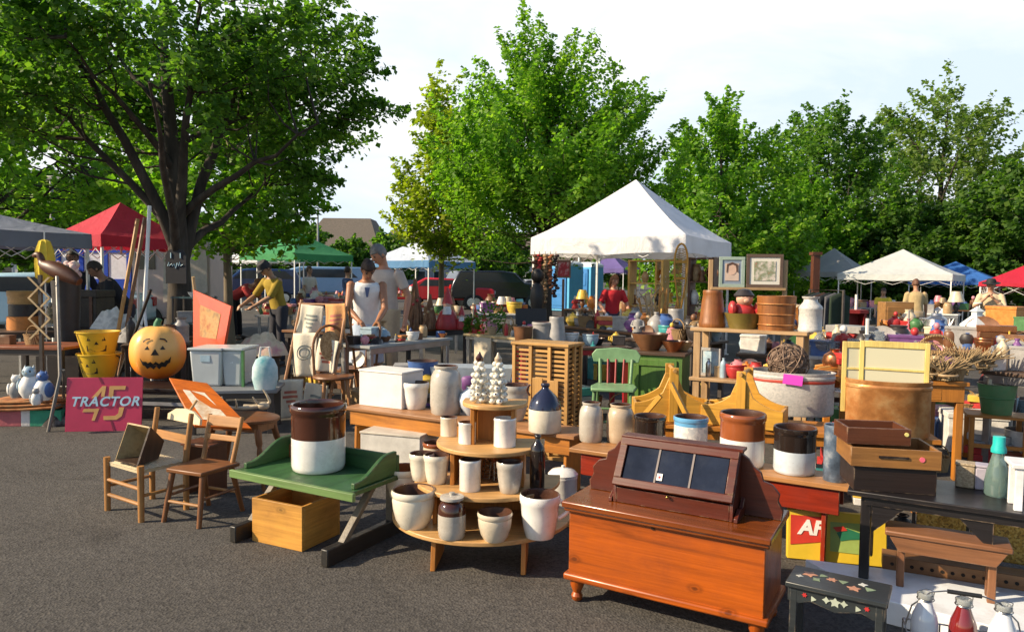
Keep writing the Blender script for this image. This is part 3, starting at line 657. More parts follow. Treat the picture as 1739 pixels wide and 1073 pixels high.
def handle_ring(o, z0, z1, out, ang, t=.012, matl=None, name='handle'):
    r = o['r']; h = o['h']; m = MB(); a = ang
    pts = [((r*.97+out*math.sin(PI*u))*math.cos(a), (r*.97+out*math.sin(PI*u))*math.sin(a), h*(z0+(z1-z0)*u)) for u in [i/10 for i in range(11)]]
    m.tube(pts, t, 8); return m.build(name, matl or o.data.materials[0], o)
CREAM = glazed('cream_glaze',(.70,.64,.52)); WHITEG = glazed('white_glaze',(.76,.75,.71)); BROWNG = glazed('brown_glaze',(.055,.018,.010),rough=.1,dirt=0)
RUST = glazed('rust_glaze',(.26,.075,.025),rough=.12,dirt=0); BLACKG = glazed('black_glaze',(.020,.014,.012),rough=.1,dirt=0); GREYST = glazed('grey_stoneware',(.42,.39,.34),rough=.28)
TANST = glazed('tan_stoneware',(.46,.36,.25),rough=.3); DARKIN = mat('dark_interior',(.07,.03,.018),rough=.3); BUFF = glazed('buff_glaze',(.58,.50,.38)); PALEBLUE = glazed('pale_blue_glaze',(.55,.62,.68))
CRK = 'stoneware crocks on the tiered shelf'
# ---------------------------------------------------------------- half round tiered shelf
PINE = [wood('pine',(.60,.37,.17),a,con=.35) for a in (0,1,2)]; ORNG = [wood('orange_pine',(.47,.20,.055),a,con=.4,knots=(a==0)) for a in (0,1,2)]
SY = 3.77; sroot = thing('tiered_shelf','half round four tier wooden display shelf loaded with stoneware', 'shelf', (-.115,SY,0), R(-4))
TZ = [(.19,.475,-.03),(.372,.385,-.005),(.565,.285,.01),(.777,.17,.03)]
for i, (z, r, dx) in enumerate(TZ):
    pts = [(dx+r*math.cos(PI+PI*k/36), r*math.sin(PI+PI*k/36)) for k in range(37)]
    pts += [(dx+r,.08),(dx-r,.08)]
    m = MB(); m.prism(pts, .022, Matrix.Translation((0,0,z-.022))); m.build('shelf_board', PINE[0], sroot, bev=.004)
for x, a in ((-.23,.12),(.21,-.12)):
    m = MB(); m.hexa([(x-.012,-.37,0),(x+.012,-.37,0),(x+.012,-.1,0),(x-.012,-.1,0)],[(x-.012,-.34,.168),(x+.012,-.34,.168),(x+.012,.0,.168),(x-.012,.0,.168)]); m.build('leg', ORNG[2], sroot, bev=.003)
for (z, r, dx), (z2, r2, d2) in zip(TZ[:-1], TZ[1:]):
    for s in (-1,1):
        m = MB(); x = d2+s*r2*.62; m.box((x,-r2*.28,(z+z2-.022)/2),(.022,r2*.72,z2-.022-z)); m.build('upright', ORNG[2], sroot, bev=.003)
    m = MB(); m.box((d2,.03,(z+z2-.022)/2),(r2*1.22,.02,z2-.022-z)); m.build('back_board', ORNG[2], sroot)
z1, z2, z3, z4 = [t[0] for t in TZ]
def V1(*a, **k): return vessel(*a, group=CRK, **k)
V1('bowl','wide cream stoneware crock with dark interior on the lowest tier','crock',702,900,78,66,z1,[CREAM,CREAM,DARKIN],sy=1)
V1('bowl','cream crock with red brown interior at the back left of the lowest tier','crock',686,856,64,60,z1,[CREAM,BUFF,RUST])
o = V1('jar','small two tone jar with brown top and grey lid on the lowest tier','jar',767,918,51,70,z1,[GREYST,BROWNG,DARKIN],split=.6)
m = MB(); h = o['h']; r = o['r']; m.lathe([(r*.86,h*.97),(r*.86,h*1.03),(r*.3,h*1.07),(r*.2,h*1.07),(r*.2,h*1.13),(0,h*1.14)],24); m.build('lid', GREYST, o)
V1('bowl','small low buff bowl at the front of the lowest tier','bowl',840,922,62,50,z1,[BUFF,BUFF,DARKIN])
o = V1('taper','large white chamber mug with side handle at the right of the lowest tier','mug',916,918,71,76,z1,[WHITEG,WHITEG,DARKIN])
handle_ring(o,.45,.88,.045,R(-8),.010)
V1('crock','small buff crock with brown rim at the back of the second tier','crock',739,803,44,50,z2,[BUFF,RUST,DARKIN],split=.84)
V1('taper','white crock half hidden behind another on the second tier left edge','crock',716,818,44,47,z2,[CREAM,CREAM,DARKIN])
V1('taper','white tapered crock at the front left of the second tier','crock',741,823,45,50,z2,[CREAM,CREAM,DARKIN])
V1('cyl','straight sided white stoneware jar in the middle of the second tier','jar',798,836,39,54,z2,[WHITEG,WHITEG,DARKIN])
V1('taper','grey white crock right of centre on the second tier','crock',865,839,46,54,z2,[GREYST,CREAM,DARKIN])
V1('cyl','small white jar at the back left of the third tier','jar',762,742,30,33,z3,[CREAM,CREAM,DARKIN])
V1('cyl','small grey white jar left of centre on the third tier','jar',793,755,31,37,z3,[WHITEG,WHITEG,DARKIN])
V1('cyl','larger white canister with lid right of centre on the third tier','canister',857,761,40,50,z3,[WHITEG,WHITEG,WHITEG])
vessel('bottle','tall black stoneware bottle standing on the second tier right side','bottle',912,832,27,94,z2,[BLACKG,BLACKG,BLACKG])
# ceramic stacks on the top tier
WG2 = glazed('flower_white',(.75,.72,.62))
for px, py, lb, tc_ in [(813,686,'white flower cluster ornament with dark finial on the top tier','a'),(845,688,'white flower cluster ornament with tan finial on the top tier','b')]:
    p = T(px,py,z4); r0 = thing('flower_ornament', lb, 'ornament', (p.x,p.y+.04,z4))
    m = MB(); mm = MB(); q = random.Random(px)
    for k, (zz, rr_, n) in enumerate([(.02,.036,5),(.05,.038,6),(.082,.036,5),(.115,.033,5),(.148,.028,5),(.178,.022,4),(.205,.014,3)]):
        for j in range(n):
            a = j*2*PI/n+k*.5+q.uniform(-.2,.2); c = (rr_*math.cos(a), rr_*math.sin(a), zz+q.uniform(-.004,.004))
            m.ball(c,(.017,.017,.014),10,7)
            mm.ball((c[0]*1.32,c[1]*1.32,c[2]+.004),.006,6,5)
    m.tube([(0,0,0),(0,0,.21)],.016,8)
    m.build('blossoms', WG2, r0); mm.build('buds', mat('bud_dark',(.05,.03,.05),rough=.4), r0)
    m = MB(); m.lathe([(.0,.205),(.012,.205),(.018,.22),(.02,.235),(.01,.25),(.004,.265),(0,.266)],12); m.build('finial', BROWNG if tc_ == 'a' else TANST, r0)
vessel('bowl','grey stoneware crock with dark rim behind the flower ornaments','crock',872,690,52,42,z4-.08,[GREYST,GREYST,DARKIN],loc=(.03,4.15,.70),hk=1) if False else None
# tea strainers
for i,(px,py) in enumerate([(826,822),(838,826)]):
    p = T(px,py,z2); r0 = thing('wire_strainer',['small wire strainer leaning at the back of the second tier','wire strainer with wooden knob beside the grey white crock'][i],'strainer',(p.x,p.y+.1,z2),i*.6)
    m = MB()
    for k in range(4): m.torus((0,0,.01+.028*k),.03-.004*k,.003,16,5)
    for k in range(6): a = k*PI/3; m.tube([(.03*math.cos(a),.03*math.sin(a),.008),(.018*math.cos(a),.018*math.sin(a),.1)],.002,4)
    m.build('basket', mat('wire',(.35,.33,.3),rough=.3,metal=1), r0)
    m = MB(); m.tube([(0,0,.1),(0,0,.13)],[.008,.012],8); m.build('knob', RUST, r0)
# ---------------------------------------------------------------- blanket chest
CH = [wood('chest_orange',(.37,.092,.012),a,rough=.38,con=.6,coat=.15,knots=(a==0)) for a in (0,1,2)]; CHL = [wood('chest_lid',(.19,.055,.018),a,rough=.25,con=.45,coat=.4) for a in (0,1)]
CROT = R(-30.3); croot = thing('blanket_chest','long orange pine blanket chest with dark lid and turned feet in the right foreground','chest',(.263,3.115,0),CROT)
CL, CD, CHH = .83, .36, .425
m = MB(); m.box((CL/2,CD/2,.265),(CL,CD,.32)); m.build('body', CH[0], croot, bev=.004)
m = MB(); m.box((CL/2,CD/2,.115),(CL+.04,CD+.03,.03)); m.build('base_moulding', CH[0], croot, bev=.008)
m = MB(); m.box((CL/2,CD/2-.005,.44),(CL+.05,CD+.05,.028)); m.box((CL/2,-.014,.419),(CL+.036,.012,.02)); m.build('lid', CHL[0], croot, bev=.007)
m = MB(); m.box((CL*.46,-.004,.405),(.012,.006,.018)); m.build('keyhole', mat('iron_dark',(.03,.025,.02),rough=.5,metal=.8), croot)
for x in (.03,CL-.03):
    for y in (.03,CD-.03):
        m = MB(); m.lathe([(0,0),(.012,0),(.022,.008),(.026,.025),(.018,.04),(.022,.05),(.030,.07),(.032,.1),(0,.1)],16,c=(x,y,0)); m.build('foot', CH[2], croot)
# ---------------------------------------------------------------- slant display case
DC = [wood('case_mahogany',(.085,.017,.008),a,rough=.42,con=.5) for a in (0,1,2)]
dloc = Vector((.263,3.115,0))+Matrix.Rotation(CROT,3,'Z') @ Vector((.045,.085,0))
droot = thing('display_case','dark mahogany slant front glass display case with scalloped ends on the blanket chest','display case',(dloc.x,dloc.y,.455),CROT)
W = .515; zt = .26; x0 = .125
def scal(s):  # scroll cut wing outline, from x=0 outward
    return [(0,0),(.165,0),(.17,.04),(.15,.075),(.155,.105),(.125,.14),(.09,.15),(.08,.185),(.05,.205),(.03,.235),(0,.255)]
m = MB()
L_ = [(x0-a,b) for a, b in scal(0)]; Rr = [(x0+W+a,b) for a, b in scal(0)]
poly = list(reversed(L_[1:-1]))+[(x0,0)] ; 
outl = [L_[1]]+[(x0,0),(x0+W,0)]+Rr[1:]+[(x0+W,.268),(x0,.268)]+list(reversed(L_[2:]))
m.prism(outl,.02,rotm((0,.145,0),(PI/2,0,0))); m.build('back_board', DC[0], droot, bev=.003)
for s in (0,1):   # scalloped side skirt foot
    xs = x0-.004 if s == 0 else x0+W+.004
    m = MB(); m.prism([(-.002,0),(.20,0),(.20,.09),(.17,.06),(.13,.075),(.09,.035),(.05,.045),(.0,.016)] ,.016,rotm((xs-(.016 if s == 0 else 0),-.004,0),(PI/2,0,PI/2))); m.build('side_skirt', DC[1], droot, bev=.002)
side = [(0,0),(.178,0),(.178,zt),(.115,zt),(0,.075)]
for s in (0,1):
    m = MB(); m.prism(side,.014,rotm((x0 if s == 0 else x0+W-.014,0,0),(PI/2,0,PI/2))); m.build('side_panel', DC[1], droot, bev=.002)
m = MB(); m.box((x0+W/2,.006,.034),(W-.03,.012,.066)); m.build('front_board', DC[0], droot, bev=.002)
m = MB(); m.box((x0+W/2,.147,zt+.006),(W+.02,.075,.014)); m.build('top_board', DC[0], droot, bev=.003)
m = MB(); m.box((x0+W/2,.095,.01),(W-.03,.16,.012)); m.build('floor_board', DC[0], droot)
sl = math.atan2(zt-.075,.115); SLl = math.hypot(zt-.075,.115); FM = rotm((x0,-.008,.075),(sl,0,0))
m = MB(); fw = .034
for (cx_,cy_,w_,h_) in ((W/2,fw/2,W,fw),(W/2,SLl-fw/2,W,fw),(fw/2,SLl/2,fw,SLl-2*fw),(W-fw/2,SLl/2,fw,SLl-2*fw)): m.box((cx_,cy_,.008),(w_,h_,.018),M=FM)
fr = m.build('glazed_lid', DC[0], droot, bev=.003)
gm = mat('case_glass',(.016,.022,.040),rough=.25,var=.3,scale=6,spec=.04,dirt=.2,dirtcol=(.10,.11,.13))
for k in range(3):
    gw = (W-2*fw)/3; m = MB(); m.box((fw+gw*(k+.5),SLl/2,.004),(gw-.008,SLl-2*fw,.006),M=FM); m.build('pane', gm, fr)
for k in (1,2):
    m = MB(); m.box((fw+gw*k,SLl/2,.006),(.008,SLl-2*fw,.010),M=FM); m.build('glazing_bar', mat('bar_grey',(.16,.13,.12),rough=.4), fr)
m = MB(); m.box((fw+gw*1.13,fw+.028,.011),(.024,.03,.003),M=FM); st = m.build('price_sticker', mat('sticker',(.8,.76,.72),rough=.7,var=.03), fr)
m = MB(); m.box((fw+gw*1.13,fw+.027,.0135),(.008,.010,.002),M=FM); m.build('sticker_mark', mat('sticker_red',(.5,.04,.05),rough=.7), fr)
m = MB(); m.ball((x0+W*.48,-.012,.062),(.008,.008,.006),10,6); m.build('catch', mat('brass',(.4,.26,.08),rough=.3,metal=1), droot)
# ---------------------------------------------------------------- generic bench
def bench(label, p0, p1, z, d, top, apron, ap=.1, legs='board', name='bench', inset=.08, th=.025, rz=None, group=None, cat='bench', ov=.03):
    a = T(*p0, z); b = T(*p1, z); L = (b-a).length; rz = math.atan2(b.y-a.y, b.x-a.x)
    r = thing(name, label, cat, (a.x,a.y,0), rz, group)
    m = MB(); m.box((L/2,d/2,z-th/2),(L,d,th)); m.build('top', top[0], r, bev=.004)
    for y in (ov,d-ov):
        m = MB(); m.box((L/2,y,z-th-ap/2),(L-2*inset*.5,.02,ap)); m.build('apron', apron[0], r, bev=.003)
    for x in (inset,L-inset):
        if legs == 'board':
            m = MB(); x_ = x; m.prism([(.03,0),(d/2-.05,0),(d/2,.12),(d/2+.05,0),(d-.03,0),(d-.045,z-th),(.045,z-th)],.022,rotm((x-.011,0,0),(PI/2,0,PI/2))); m.build('leg', apron[2], r, bev=.003)
        else:
            for y in (.05,d-.05):
                m = MB(); m.box((x,y,(z-th)/2),(.05,.05,z-th),tp=1); m.build('leg', apron[2], r, bev=.004)
    return r, a, b, L, rz
BT = [wood('bench_top',(.38,.20,.10),a,con=.35) for a in (0,1,2)]
bench('long orange wooden bench with white box and jars behind the tiered shelf',(585,690),(975,741),.42,.30,BT,ORNG,ap=.11)
RED = [wood('red_bench',(.24,.030,.016),a,con=.5) for a in (0,1,2)]
bench('low red painted bench with worn brown top holding a row of crocks',(966,760),(1452,829),.42,.27,[wood('worn_top',(.42,.22,.10),a,con=.4) for a in (0,1,2)],RED,ap=.13,inset=.14)
zb = .42
# on bench A
def wbox(name, label, cat, px, py, wp, hp, dp, z, matl, rz=-30, lid=None, Y=None, group=None):
    p = T(px,py,z); Y = p.y; w_ = wp*Y/F; h_ = hp*Y/F; d_ = dp*Y/F
    r = thing(name, label, cat, (p.x,p.y,z), R(rz), group)   # px,py = near-left bottom corner
    m = MB(); m.box((w_/2,d_/2,h_/2),(w_,d_,h_)); m.build('body', matl, r, bev=.004)
    if lid: m = MB(); m.box((w_/2,d_/2,h_+.008),(w_+.012,d_+.012,.016)); m.build('lid', lid, r, bev=.004)
    return r
WP = mat('white_paint_old',(.74,.72,.68),rough=.5,var=.06,dirt=.35,dirtcol=(.30,.24,.17))
wbox('white_box','plain white painted box with closed lid on the orange bench','box',610,687,90,58,60,zb,WP,rz=-28,lid=WP)
vessel('taper','white tapered crock right of the plain white box on the bench','crock',706,696,46,46,zb,[WHITEG,WHITEG,DARKIN])
vessel('jar','large grey salt glazed jar with rounded shoulders on the orange bench','jar',757,706,57,84,zb,[GREYST,GREYST,DARKIN])
vessel('globe','pale blue and white round jar behind the top tier','jar',800,706,46,50,zb,[PALEBLUE,WHITEG,DARKIN])
vessel('bowl','grey stoneware crock with dark rim behind the flower ornaments','crock',872,716,54,62,zb,[GREYST,GREYST,DARKIN])
o = vessel('jug','whiskey jug with dark blue black shoulder and white base at the bench end','jug',925,737,60,84,zb,[CREAM,glazed('blueblack_glaze',(.018,.022,.05),rough=.1,dirt=0),DARKIN],split=.47)
handle_ring(o,.72,.95,.02,R(160),.007,BROWNG)
# under bench A
wb = wbox('wooden_chest','long pale grey painted wooden chest under the orange bench','chest',612,800,112,66,70,0,mat('pale_grey_paint',(.60,.58,.53),rough=.6,dirt=.4,dirtcol=(.2,.17,.14)),rz=-18,lid=mat('pale_lid',(.52,.47,.39),rough=.7,dirt=.3))
# on bench B
vessel('jar','grey stoneware jar at the left end of the red bench','jar',1003,752,43,68,zb,[GREYST,GREYST,DARKIN])
vessel('jar','tan stoneware jar second from the left on the red bench','jar',1053,754,50,66,zb,[TANST,TANST,DARKIN])
vessel('crock','black and white crock left of the blue banded crock','crock',1103,764,56,56,zb,[WHITEG,BLACKG,DARKIN],split=.42)
WAF = tworamp('waffle_white',[(.45,.48,.50),(.72,.72,.68)],kind='voro',scale=55,rough=.25,bump=.5)
vessel('crock','white textured crock with a blue band round its rim','crock',1172,772,60,62,zb,[WAF,glazed('blue_band',(.12,.34,.58)),DARKIN],split=.76)
vessel('crock','large two tone crock with rust brown top on the red bench','crock',1259,797,79,93,zb,[WHITEG,RUST,DARKIN],split=.52)
vessel('crock','two tone crock with black top at the right end of the red bench','crock',1348,809,73,81,zb,[PALEBLUE,BLACKG,DARKIN],split=.50)
GRAN = tworamp('blue_graniteware',[(.03,.04,.06),(.10,.14,.20),(.35,.38,.42)],scale=14,rough=.3)
vessel('cyl','mottled blue grey enamel bucket beside the stacked wooden drawers','bucket',1418,820,42,98,zb,[GRAN,GRAN,GRAN])
# white enamel pot with lid behind the mug, on the ground box
vessel('cyl','white enamel stock pot with domed lid behind the white mug','stock pot',955,875,52,66,.06,[WHITEG,WHITEG,DARKIN])
o = COL.objects[-1]; r, h = o['r'], o['h']
m = MB(); m.lathe([(r*1.05,h*.99),(r*1.06,h*1.02),(r*.8,h*1.12),(r*.3,h*1.17),(r*.12,h*1.18),(r*.12,h*1.24),(0,h*1.25)],28); m.build('lid', WHITEG, o)
m = MB(); m.box((0,0,-.03),(r*2.4,r*2.4,.058)); m = tag(m.build('wooden_block', PINE[0], None,(o.location.x,o.location.y,.059),0,bev=.004),'rough wooden block under the white enamel stock pot','block')
# ---------------------------------------------------------------- white platform, black table and things near it
PB = mat('white_board',(.72,.76,.80),rough=.45,var=.05,dirt=.5,dirtcol=(.32,.27,.22))
q = [(1.42,3.38,0),(1.54,2.97,0),(2.30,2.42,0),(2.95,2.9,0)]
m = MB(); m.hexa([q[1],q[2],q[3],q[0]],[(a,b,.1) for a,b,_ in (q[1],q[2],q[3],q[0])])
tag(m.build('white_platform', PB, None, bev=.004),'low white painted board lying on the asphalt at bottom right','platform')
BLK = [wood('black_paint_wood',(.012,.010,.011),a,rough=.4,con=.4,coat=.2) for a in (0,1,2)]
a = T(1452,832,.5); tl = thing('black_table','low black painted table standing on the white board','table',(a.x,a.y,.1),R(-29.5))
m = MB(); m.box((.62,.2,.388),(1.3,.42,.024)); m.build('top', BLK[0], tl, bev=.004)
m = MB(); m.box((.62,.02,.357),(1.16,.02,.036)); m.build('apron', BLK[0], tl)
for x, y in ((.045,.04),(.045,.36),(1.2,.04),(1.2,.36)):
    m = MB(); m.box((x,y,.188),(.042,.042,.376)); m.build('leg', BLK[2], tl, bev=.004)
for s in (0,1):
    m = MB(); m.prism([(0,0),(.16,0),(0,-.16)] if s == 0 else [(0,0),(-.16,0),(0,-.16)],.018,rotm((.07 if s == 0 else .52,.035,.375),(PI/2,0,0))); m.build('bracket', BLK[0], tl)
TR = Matrix.Rotation(R(-29.5),3,'Z')
def ont(x, y, z=.5): v = Vector((a.x,a.y,0))+TR @ Vector((x,y,0)); return (v.x,v.y,z)
# stacked boxes on the table
DKB = [wood('dark_box_wood',(.018,.010,.008),i,rough=.5) for i in (0,1,2)]; DRW = [wood('drawer_oak',(.27,.135,.05),i,rough=.5) for i in (0,1,2)]; DBR = [wood('dark_brown_box',(.10,.036,.018),i,rough=.45) for i in (0,1,2)]
def openbox(name, label, cat, loc, rz, w_, d_, h_, mt, th=.012, group=None):
    r = thing(name, label, cat, loc, rz, group)
    m = MB(); m.box((0,-d_/2+th/2,h_/2),(w_,th,h_)); m.build('front_panel', mt[0], r, bev=.002)
    m = MB(); m.box((0,d_/2-th/2,h_/2),(w_,th,h_)); m.build('back_panel', mt[0], r, bev=.002)
    for s in (-1,1):
        m = MB(); m.box((s*(w_/2-th/2),0,h_/2),(th,d_-2*th-.001,h_-.002)); m.build('side_panel', mt[1], r, bev=.002)
    m = MB(); m.box((0,0,th/2),(w_-2*th-.002,d_-2*th-.002,th)); m.build('bottom', mt[0], r)
    return r
pz = ont(.115,.17); BR = R(-12)
openbox('wooden_box','dark stained box lowest in the stack on the black table','box',(pz[0],pz[1],.5),BR,.335,.26,.112,DKB)
b2 = openbox('oak_box','light oak drawer with slot handle in the middle of the stack','drawer',(pz[0]-.005,pz[1]-.005,.613),BR,.365,.28,.085,DRW)
m = MB(); m.box((-.01,-.142,.048),(.12,.008,.010)); m.build('slot_handle', DKB[0], b2)
m = MB(); m.lathe([(0,0),(.011,0),(.011,.003),(0,.003)],16,M=rotm((.105,-.14,.045),(PI/2,0,0))); m.build('price_sticker', mat('pink_sticker',(.7,.12,.18),rough=.6), b2)
b3 = openbox('wooden_box','open dark brown box on top of the stack of drawers','box',(pz[0]-.06,pz[1]+.03,.699),R(-8),.27,.2,.075,DBR)
m = MB(); m.lathe([(0,0),(.009,0),(.009,.003),(0,.003)],16,M=rotm((.115,-.1,.052),(PI/2,0,0))); m.build('price_sticker', mat('yellow_sticker',(.7,.62,.2),rough=.6), b3)
# burlap boxes at the back of the black table
BUR = tworamp('burlap',[(.25,.19,.12),(.42,.34,.24)],kind='voro',scale=160,rough=.95)
LAV = mat('lavender_box',(.36,.33,.40),rough=.8)
for k, (x, mt_, lb) in enumerate([(.43,BUR,'small burlap covered box right of the stacked drawers'),(.505,LAV,'lilac grey box between two burlap boxes'),(.59,BUR,'burlap covered box in the middle at the back of the black table'),(.68,LAV,'lilac grey box nearest the little white stool'),(.87,BUR,'wide burlap covered box behind the little white stool')]):
    p = ont(x,.34); rr_ = thing('fabric_box', lb, 'box', (p[0],p[1],.5), R(-29.5+k*2-4), 'fabric boxes along the back of the black table')
    w_ = .075 if k < 4 else .2
    m = MB(); m.box((0,0,.05),(w_,.07,.1)); m.build('body', mt_, rr_, bev=.006); m = MB(); m.box((0,0,.106),(w_+.004,.074,.012)); m.build('lid', mt_, rr_, bev=.004)
# white little stool on the table
p = ont(.585,.09); ws = thing('white_stool','little white painted stool with plank sides on the black table','stool',(p[0],p[1],.5),R(-24))
WST = mat('white_stool_paint',(.74,.73,.74),rough=.45,dirt=.25)
m = MB(); m.box((.15,0,.185),(.34,.15,.02)); m.build('seat', WST, ws, bev=.004)
for x in (.01,.27):
    for y in (-.055,.055):
        m = MB(); m.box((x,y,.0875),(.03,.02,.175)); m.build('leg', WST, ws, bev=.003)
m = MB(); m.box((.15,-.055,.13),(.24,.014,.04)); m.build('stretcher', WST, ws)
m = MB(); m.box((.15,-.06,.05),(.22,.012,.035)); m.build('rail', mat('red_white_cloth',(.5,.12,.12),rough=.8), ws)
# aqua bottle
p = ont(.545,.25); ab = thing('glass_bottle','clear glass soda bottle with aqua cap beside the little white stool','bottle',(p[0],p[1],.5))
m = MB(); m.lathe([(0,0),(.045,0),(.05,.01),(.05,.06),(.042,.11),(.028,.16),(.022,.19),(.022,.2),(0,.2)],24); m.build('body', mat('bottle_glass',(.30,.45,.42),rough=.08,var=.1,trans=.7), ab)
m = MB(); m.lathe([(0,.19),(.03,.19),(.03,.205),(.024,.225),(.024,.26),(0,.262)],20); m.build('cap', mat('aqua_cap',(.02,.45,.42),rough=.3), ab)
# brown footstool on the platform
FS = [wood('footstool_wood',(.22,.105,.055),i,con=.5) for i in (0,1,2)]
p1, p2 = T(1528,998,.1), T(1684,1027,.1); rzf = math.atan2(p2.y-p1.y,p2.x-p1.x); Lf = (p2-p1).length
fs = thing('footstool','rustic brown wooden footstool on the white board','footstool',(p1.x,p1.y,.1),rzf)
m = MB(); m.box((Lf/2,.07,.238),(Lf+.13,.17,.022)); m.build('top', FS[0], fs, bev=.006)
m = MB(); m.prism([(-.05,.226),(Lf+.05,.226),(Lf+.01,.16),(-.01,.16)],.018,rotm((0,.012,0),(PI/2,0,0))); m.build('apron', FS[0], fs, bev=.003)
m = MB(); m.prism([(-.05,.226),(Lf+.05,.226),(Lf+.01,.16),(-.01,.16)],.018,rotm((0,.145,0),(PI/2,0,0))); m.build('apron', FS[0], fs, bev=.003)
for x in (.0,Lf):
    for y in (.028,.105):
        m = MB(); m.box((x,y,.113),(.03,.026,.226)); m.build('leg', FS[2], fs, bev=.003)
# long strip with holes
p = T(1498,965,.1); st_ = thing('drilled_beam','long narrow wooden beam with a row of round holes behind the footstool','beam',(p.x,p.y,.1),R(-25))
m = MB(); m.box((.5,.05,.032),(1.0,.1,.064)); m.build('body', wood('beam_wood',(.20,.10,.045),0), st_, bev=.003)
m = MB()
for k in range(24): m.lathe([(0,0),(.008,0),(.008,.002),(0,.002)],10,M=rotm((.04+.04*k,-.0005,.03),(PI/2,0,0)))
hl = m.build('hole_row', mat('hole_black',(.008,.006,.005),rough=.9), st_)
# gold panels below the table
GOLD = tworamp('gold_straw',[(.26,.13,.02),(.62,.34,.05),(.75,.52,.13)],kind='voro',scale=120,rough=.6,bump=.6)
for k, (px, w_, lb) in enumerate([(1560,.21,'left gold speckled mat standing under the black table'),(1652,.34,'larger gold speckled mat standing behind the footstool')]):
    p = T(px,934+k*12,.1); gr = thing('straw_mat', lb, 'mat', (p.x,p.y+.03,.1), R(-29), 'gold mats under the black table')
    m = MB(); m.box((w_/2,0,.14),(w_,.03,.28),rot=(R(-6),0,0)); m.build('panel', GOLD, gr, bev=.008)
    m = MB(); m.box((-.012,.0,.13),(.016,.036,.264),rot=(R(-6),0,0)); m.build('edge_strip', BLK[2], gr)
# small dark grinder at the left of the mats
p = T(1550,922,.1); o = vessel('globe','small dark iron pot beside the gold mats under the table','pot',0,0,.09,.1,.1,[mat('iron_dark',(.03,.025,.02),rough=.5,metal=.8)]*3,loc=(p.x+.02,p.y+.14,.1))
m = MB(); m.torus((0,0,.10),.03,.004,16,6); m.build('rim', mat('iron_dark',(.03,.025,.02)), o)
# yellow game box
def text_mesh(body, size, ext, matl, parent, M, shear=0, offset=0, name='lettering', space=1.0):
    c = bpy.data.curves.new('t','FONT'); c.body = body; c.size = size; c.extrude = ext; c.shear = shear; c.offset = offset; c.align_x = 'CENTER'; c.align_y = 'CENTER'; c.space_character = space
    to = bpy.data.objects.new('t', c); COL.objects.link(to)
    dg = bpy.context.evaluated_depsgraph_get(); me = bpy.data.meshes.new_from_object(to.evaluated_get(dg))
    bpy.data.objects.remove(to); bpy.data.curves.remove(c)
    me.transform(M); me.materials.clear(); me.materials.append(matl); me.name = name
    o = bpy.data.objects.new(name, me); COL.objects.link(o); o.parent = parent; return o
p = T(1336,947,0); yb = thing('yellow_box','bright yellow game box with red and white lettering beside the blanket chest','box',(p.x,p.y,0),R(-14))
m = MB(); m.box((.235,.03,.125),(.47,.05,.25),rot=(R(-8),0,0)); m.build('body', mat('game_yellow',(.68,.47,.03),rough=.5,var=.1), yb, bev=.004)
FMx = rotm((.235,.0045,.125),(PI/2-R(8),0,0)) @ Matrix.Translation((0,0,.001))
m = MB(); m.prism([(-.22,-.05),(-.05,-.02),(-.045,.10),(-.22,.10)],.002,FMx); m.build('red_patch', mat('game_red',(.55,.04,.02),rough=.5), yb)
text_mesh('AF',.10,.001,mat('letter_white',(.78,.76,.7),rough=.5),yb,FMx @ Matrix.Translation((-.125,.04,.004)),shear=.2,offset=.004)
m = MB(); m.prism([(-.03,-.065),(.16,-.07),(.165,.085),(-.03,.08)],.002,FMx); m.build('green_patch', mat('game_green',(.30,.40,.10),rough=.5), yb)
m = MB(); m.prism([(.0,.03),(.05,.055),(.13,.03),(.14,.01),(.06,.0),(.02,-.01)],.002,FMx @ Matrix.Translation((0,0,.0025))); m.build('swoosh', mat('game_darkgreen',(.02,.16,.08),rough=.5), yb)
m = MB(); m.prism([(-.02,.055),(.03,.065),(.05,.045),(.0,.035)],.002,FMx @ Matrix.Translation((0,0,.005))); m.build('red_mark', mat('game_red',(.55,.04,.02),rough=.5), yb)
# painted stool
PBK = wood('painted_black',(.028,.034,.038),0,rough=.35,con=.3)
p = T(1322,985,.3); ps = thing('painted_stool','black stool painted with flowers at the bottom right of the chest','stool',(p.x+.035,p.y,0),R(-32))
def ssky(name, mt, par, pts, M):
    for q_ in pts: m = MB(); m.prism(q_, .0015, M); m.build(name, mt, par)
m = MB(); m.box((.165,.085,.29),(.345,.19,.02)); top = m.build('top', PBK, ps, bev=.004)
m = MB(); m.prism([(.0,.28),(.33,.28),(.33,.225),(.29,.22),(.25,.235),(.165,.215),(.08,.235),(.04,.22),(0,.225)],.016,rotm((0,.022,0),(PI/2,0,0))); ap_ = m.build('apron', PBK, ps, bev=.002)
m = MB(); m.box((.165,.165,.25),(.31,.016,.06)); m.build('apron', PBK, ps)
for x in (.02,.31):
    for y in (.018,.155):
        m = MB(); m.box((x,y,.14),(.026,.026,.28)); m.build('leg', PBK, ps, bev=.003)
def petal(cx_, cy_, r, n, rot=0): return [(cx_+r*(1 if k%2 == 0 else .55)*math.cos(rot+k*PI/n), cy_+r*(1 if k%2 == 0 else .55)*math.sin(rot+k*PI/n)) for k in range(2*n)]
TM = Matrix.Translation((0,0,.3003))
ssky('painted_rose', mat('rose_peach',(.45,.22,.14),rough=.5,scale=40), top, [petal(.06,.11,.03,5),petal(.22,.06,.026,5,.4),petal(.14,.10,.02,6,.2)], TM)
ssky('painted_leaf', mat('leaf_paint',(.20,.26,.16),rough=.5), top, [petal(.105,.12,.018,3),petal(.18,.10,.02,3,.6),petal(.27,.08,.022,3,.3),petal(.09,.07,.018,4,.9)], TM)
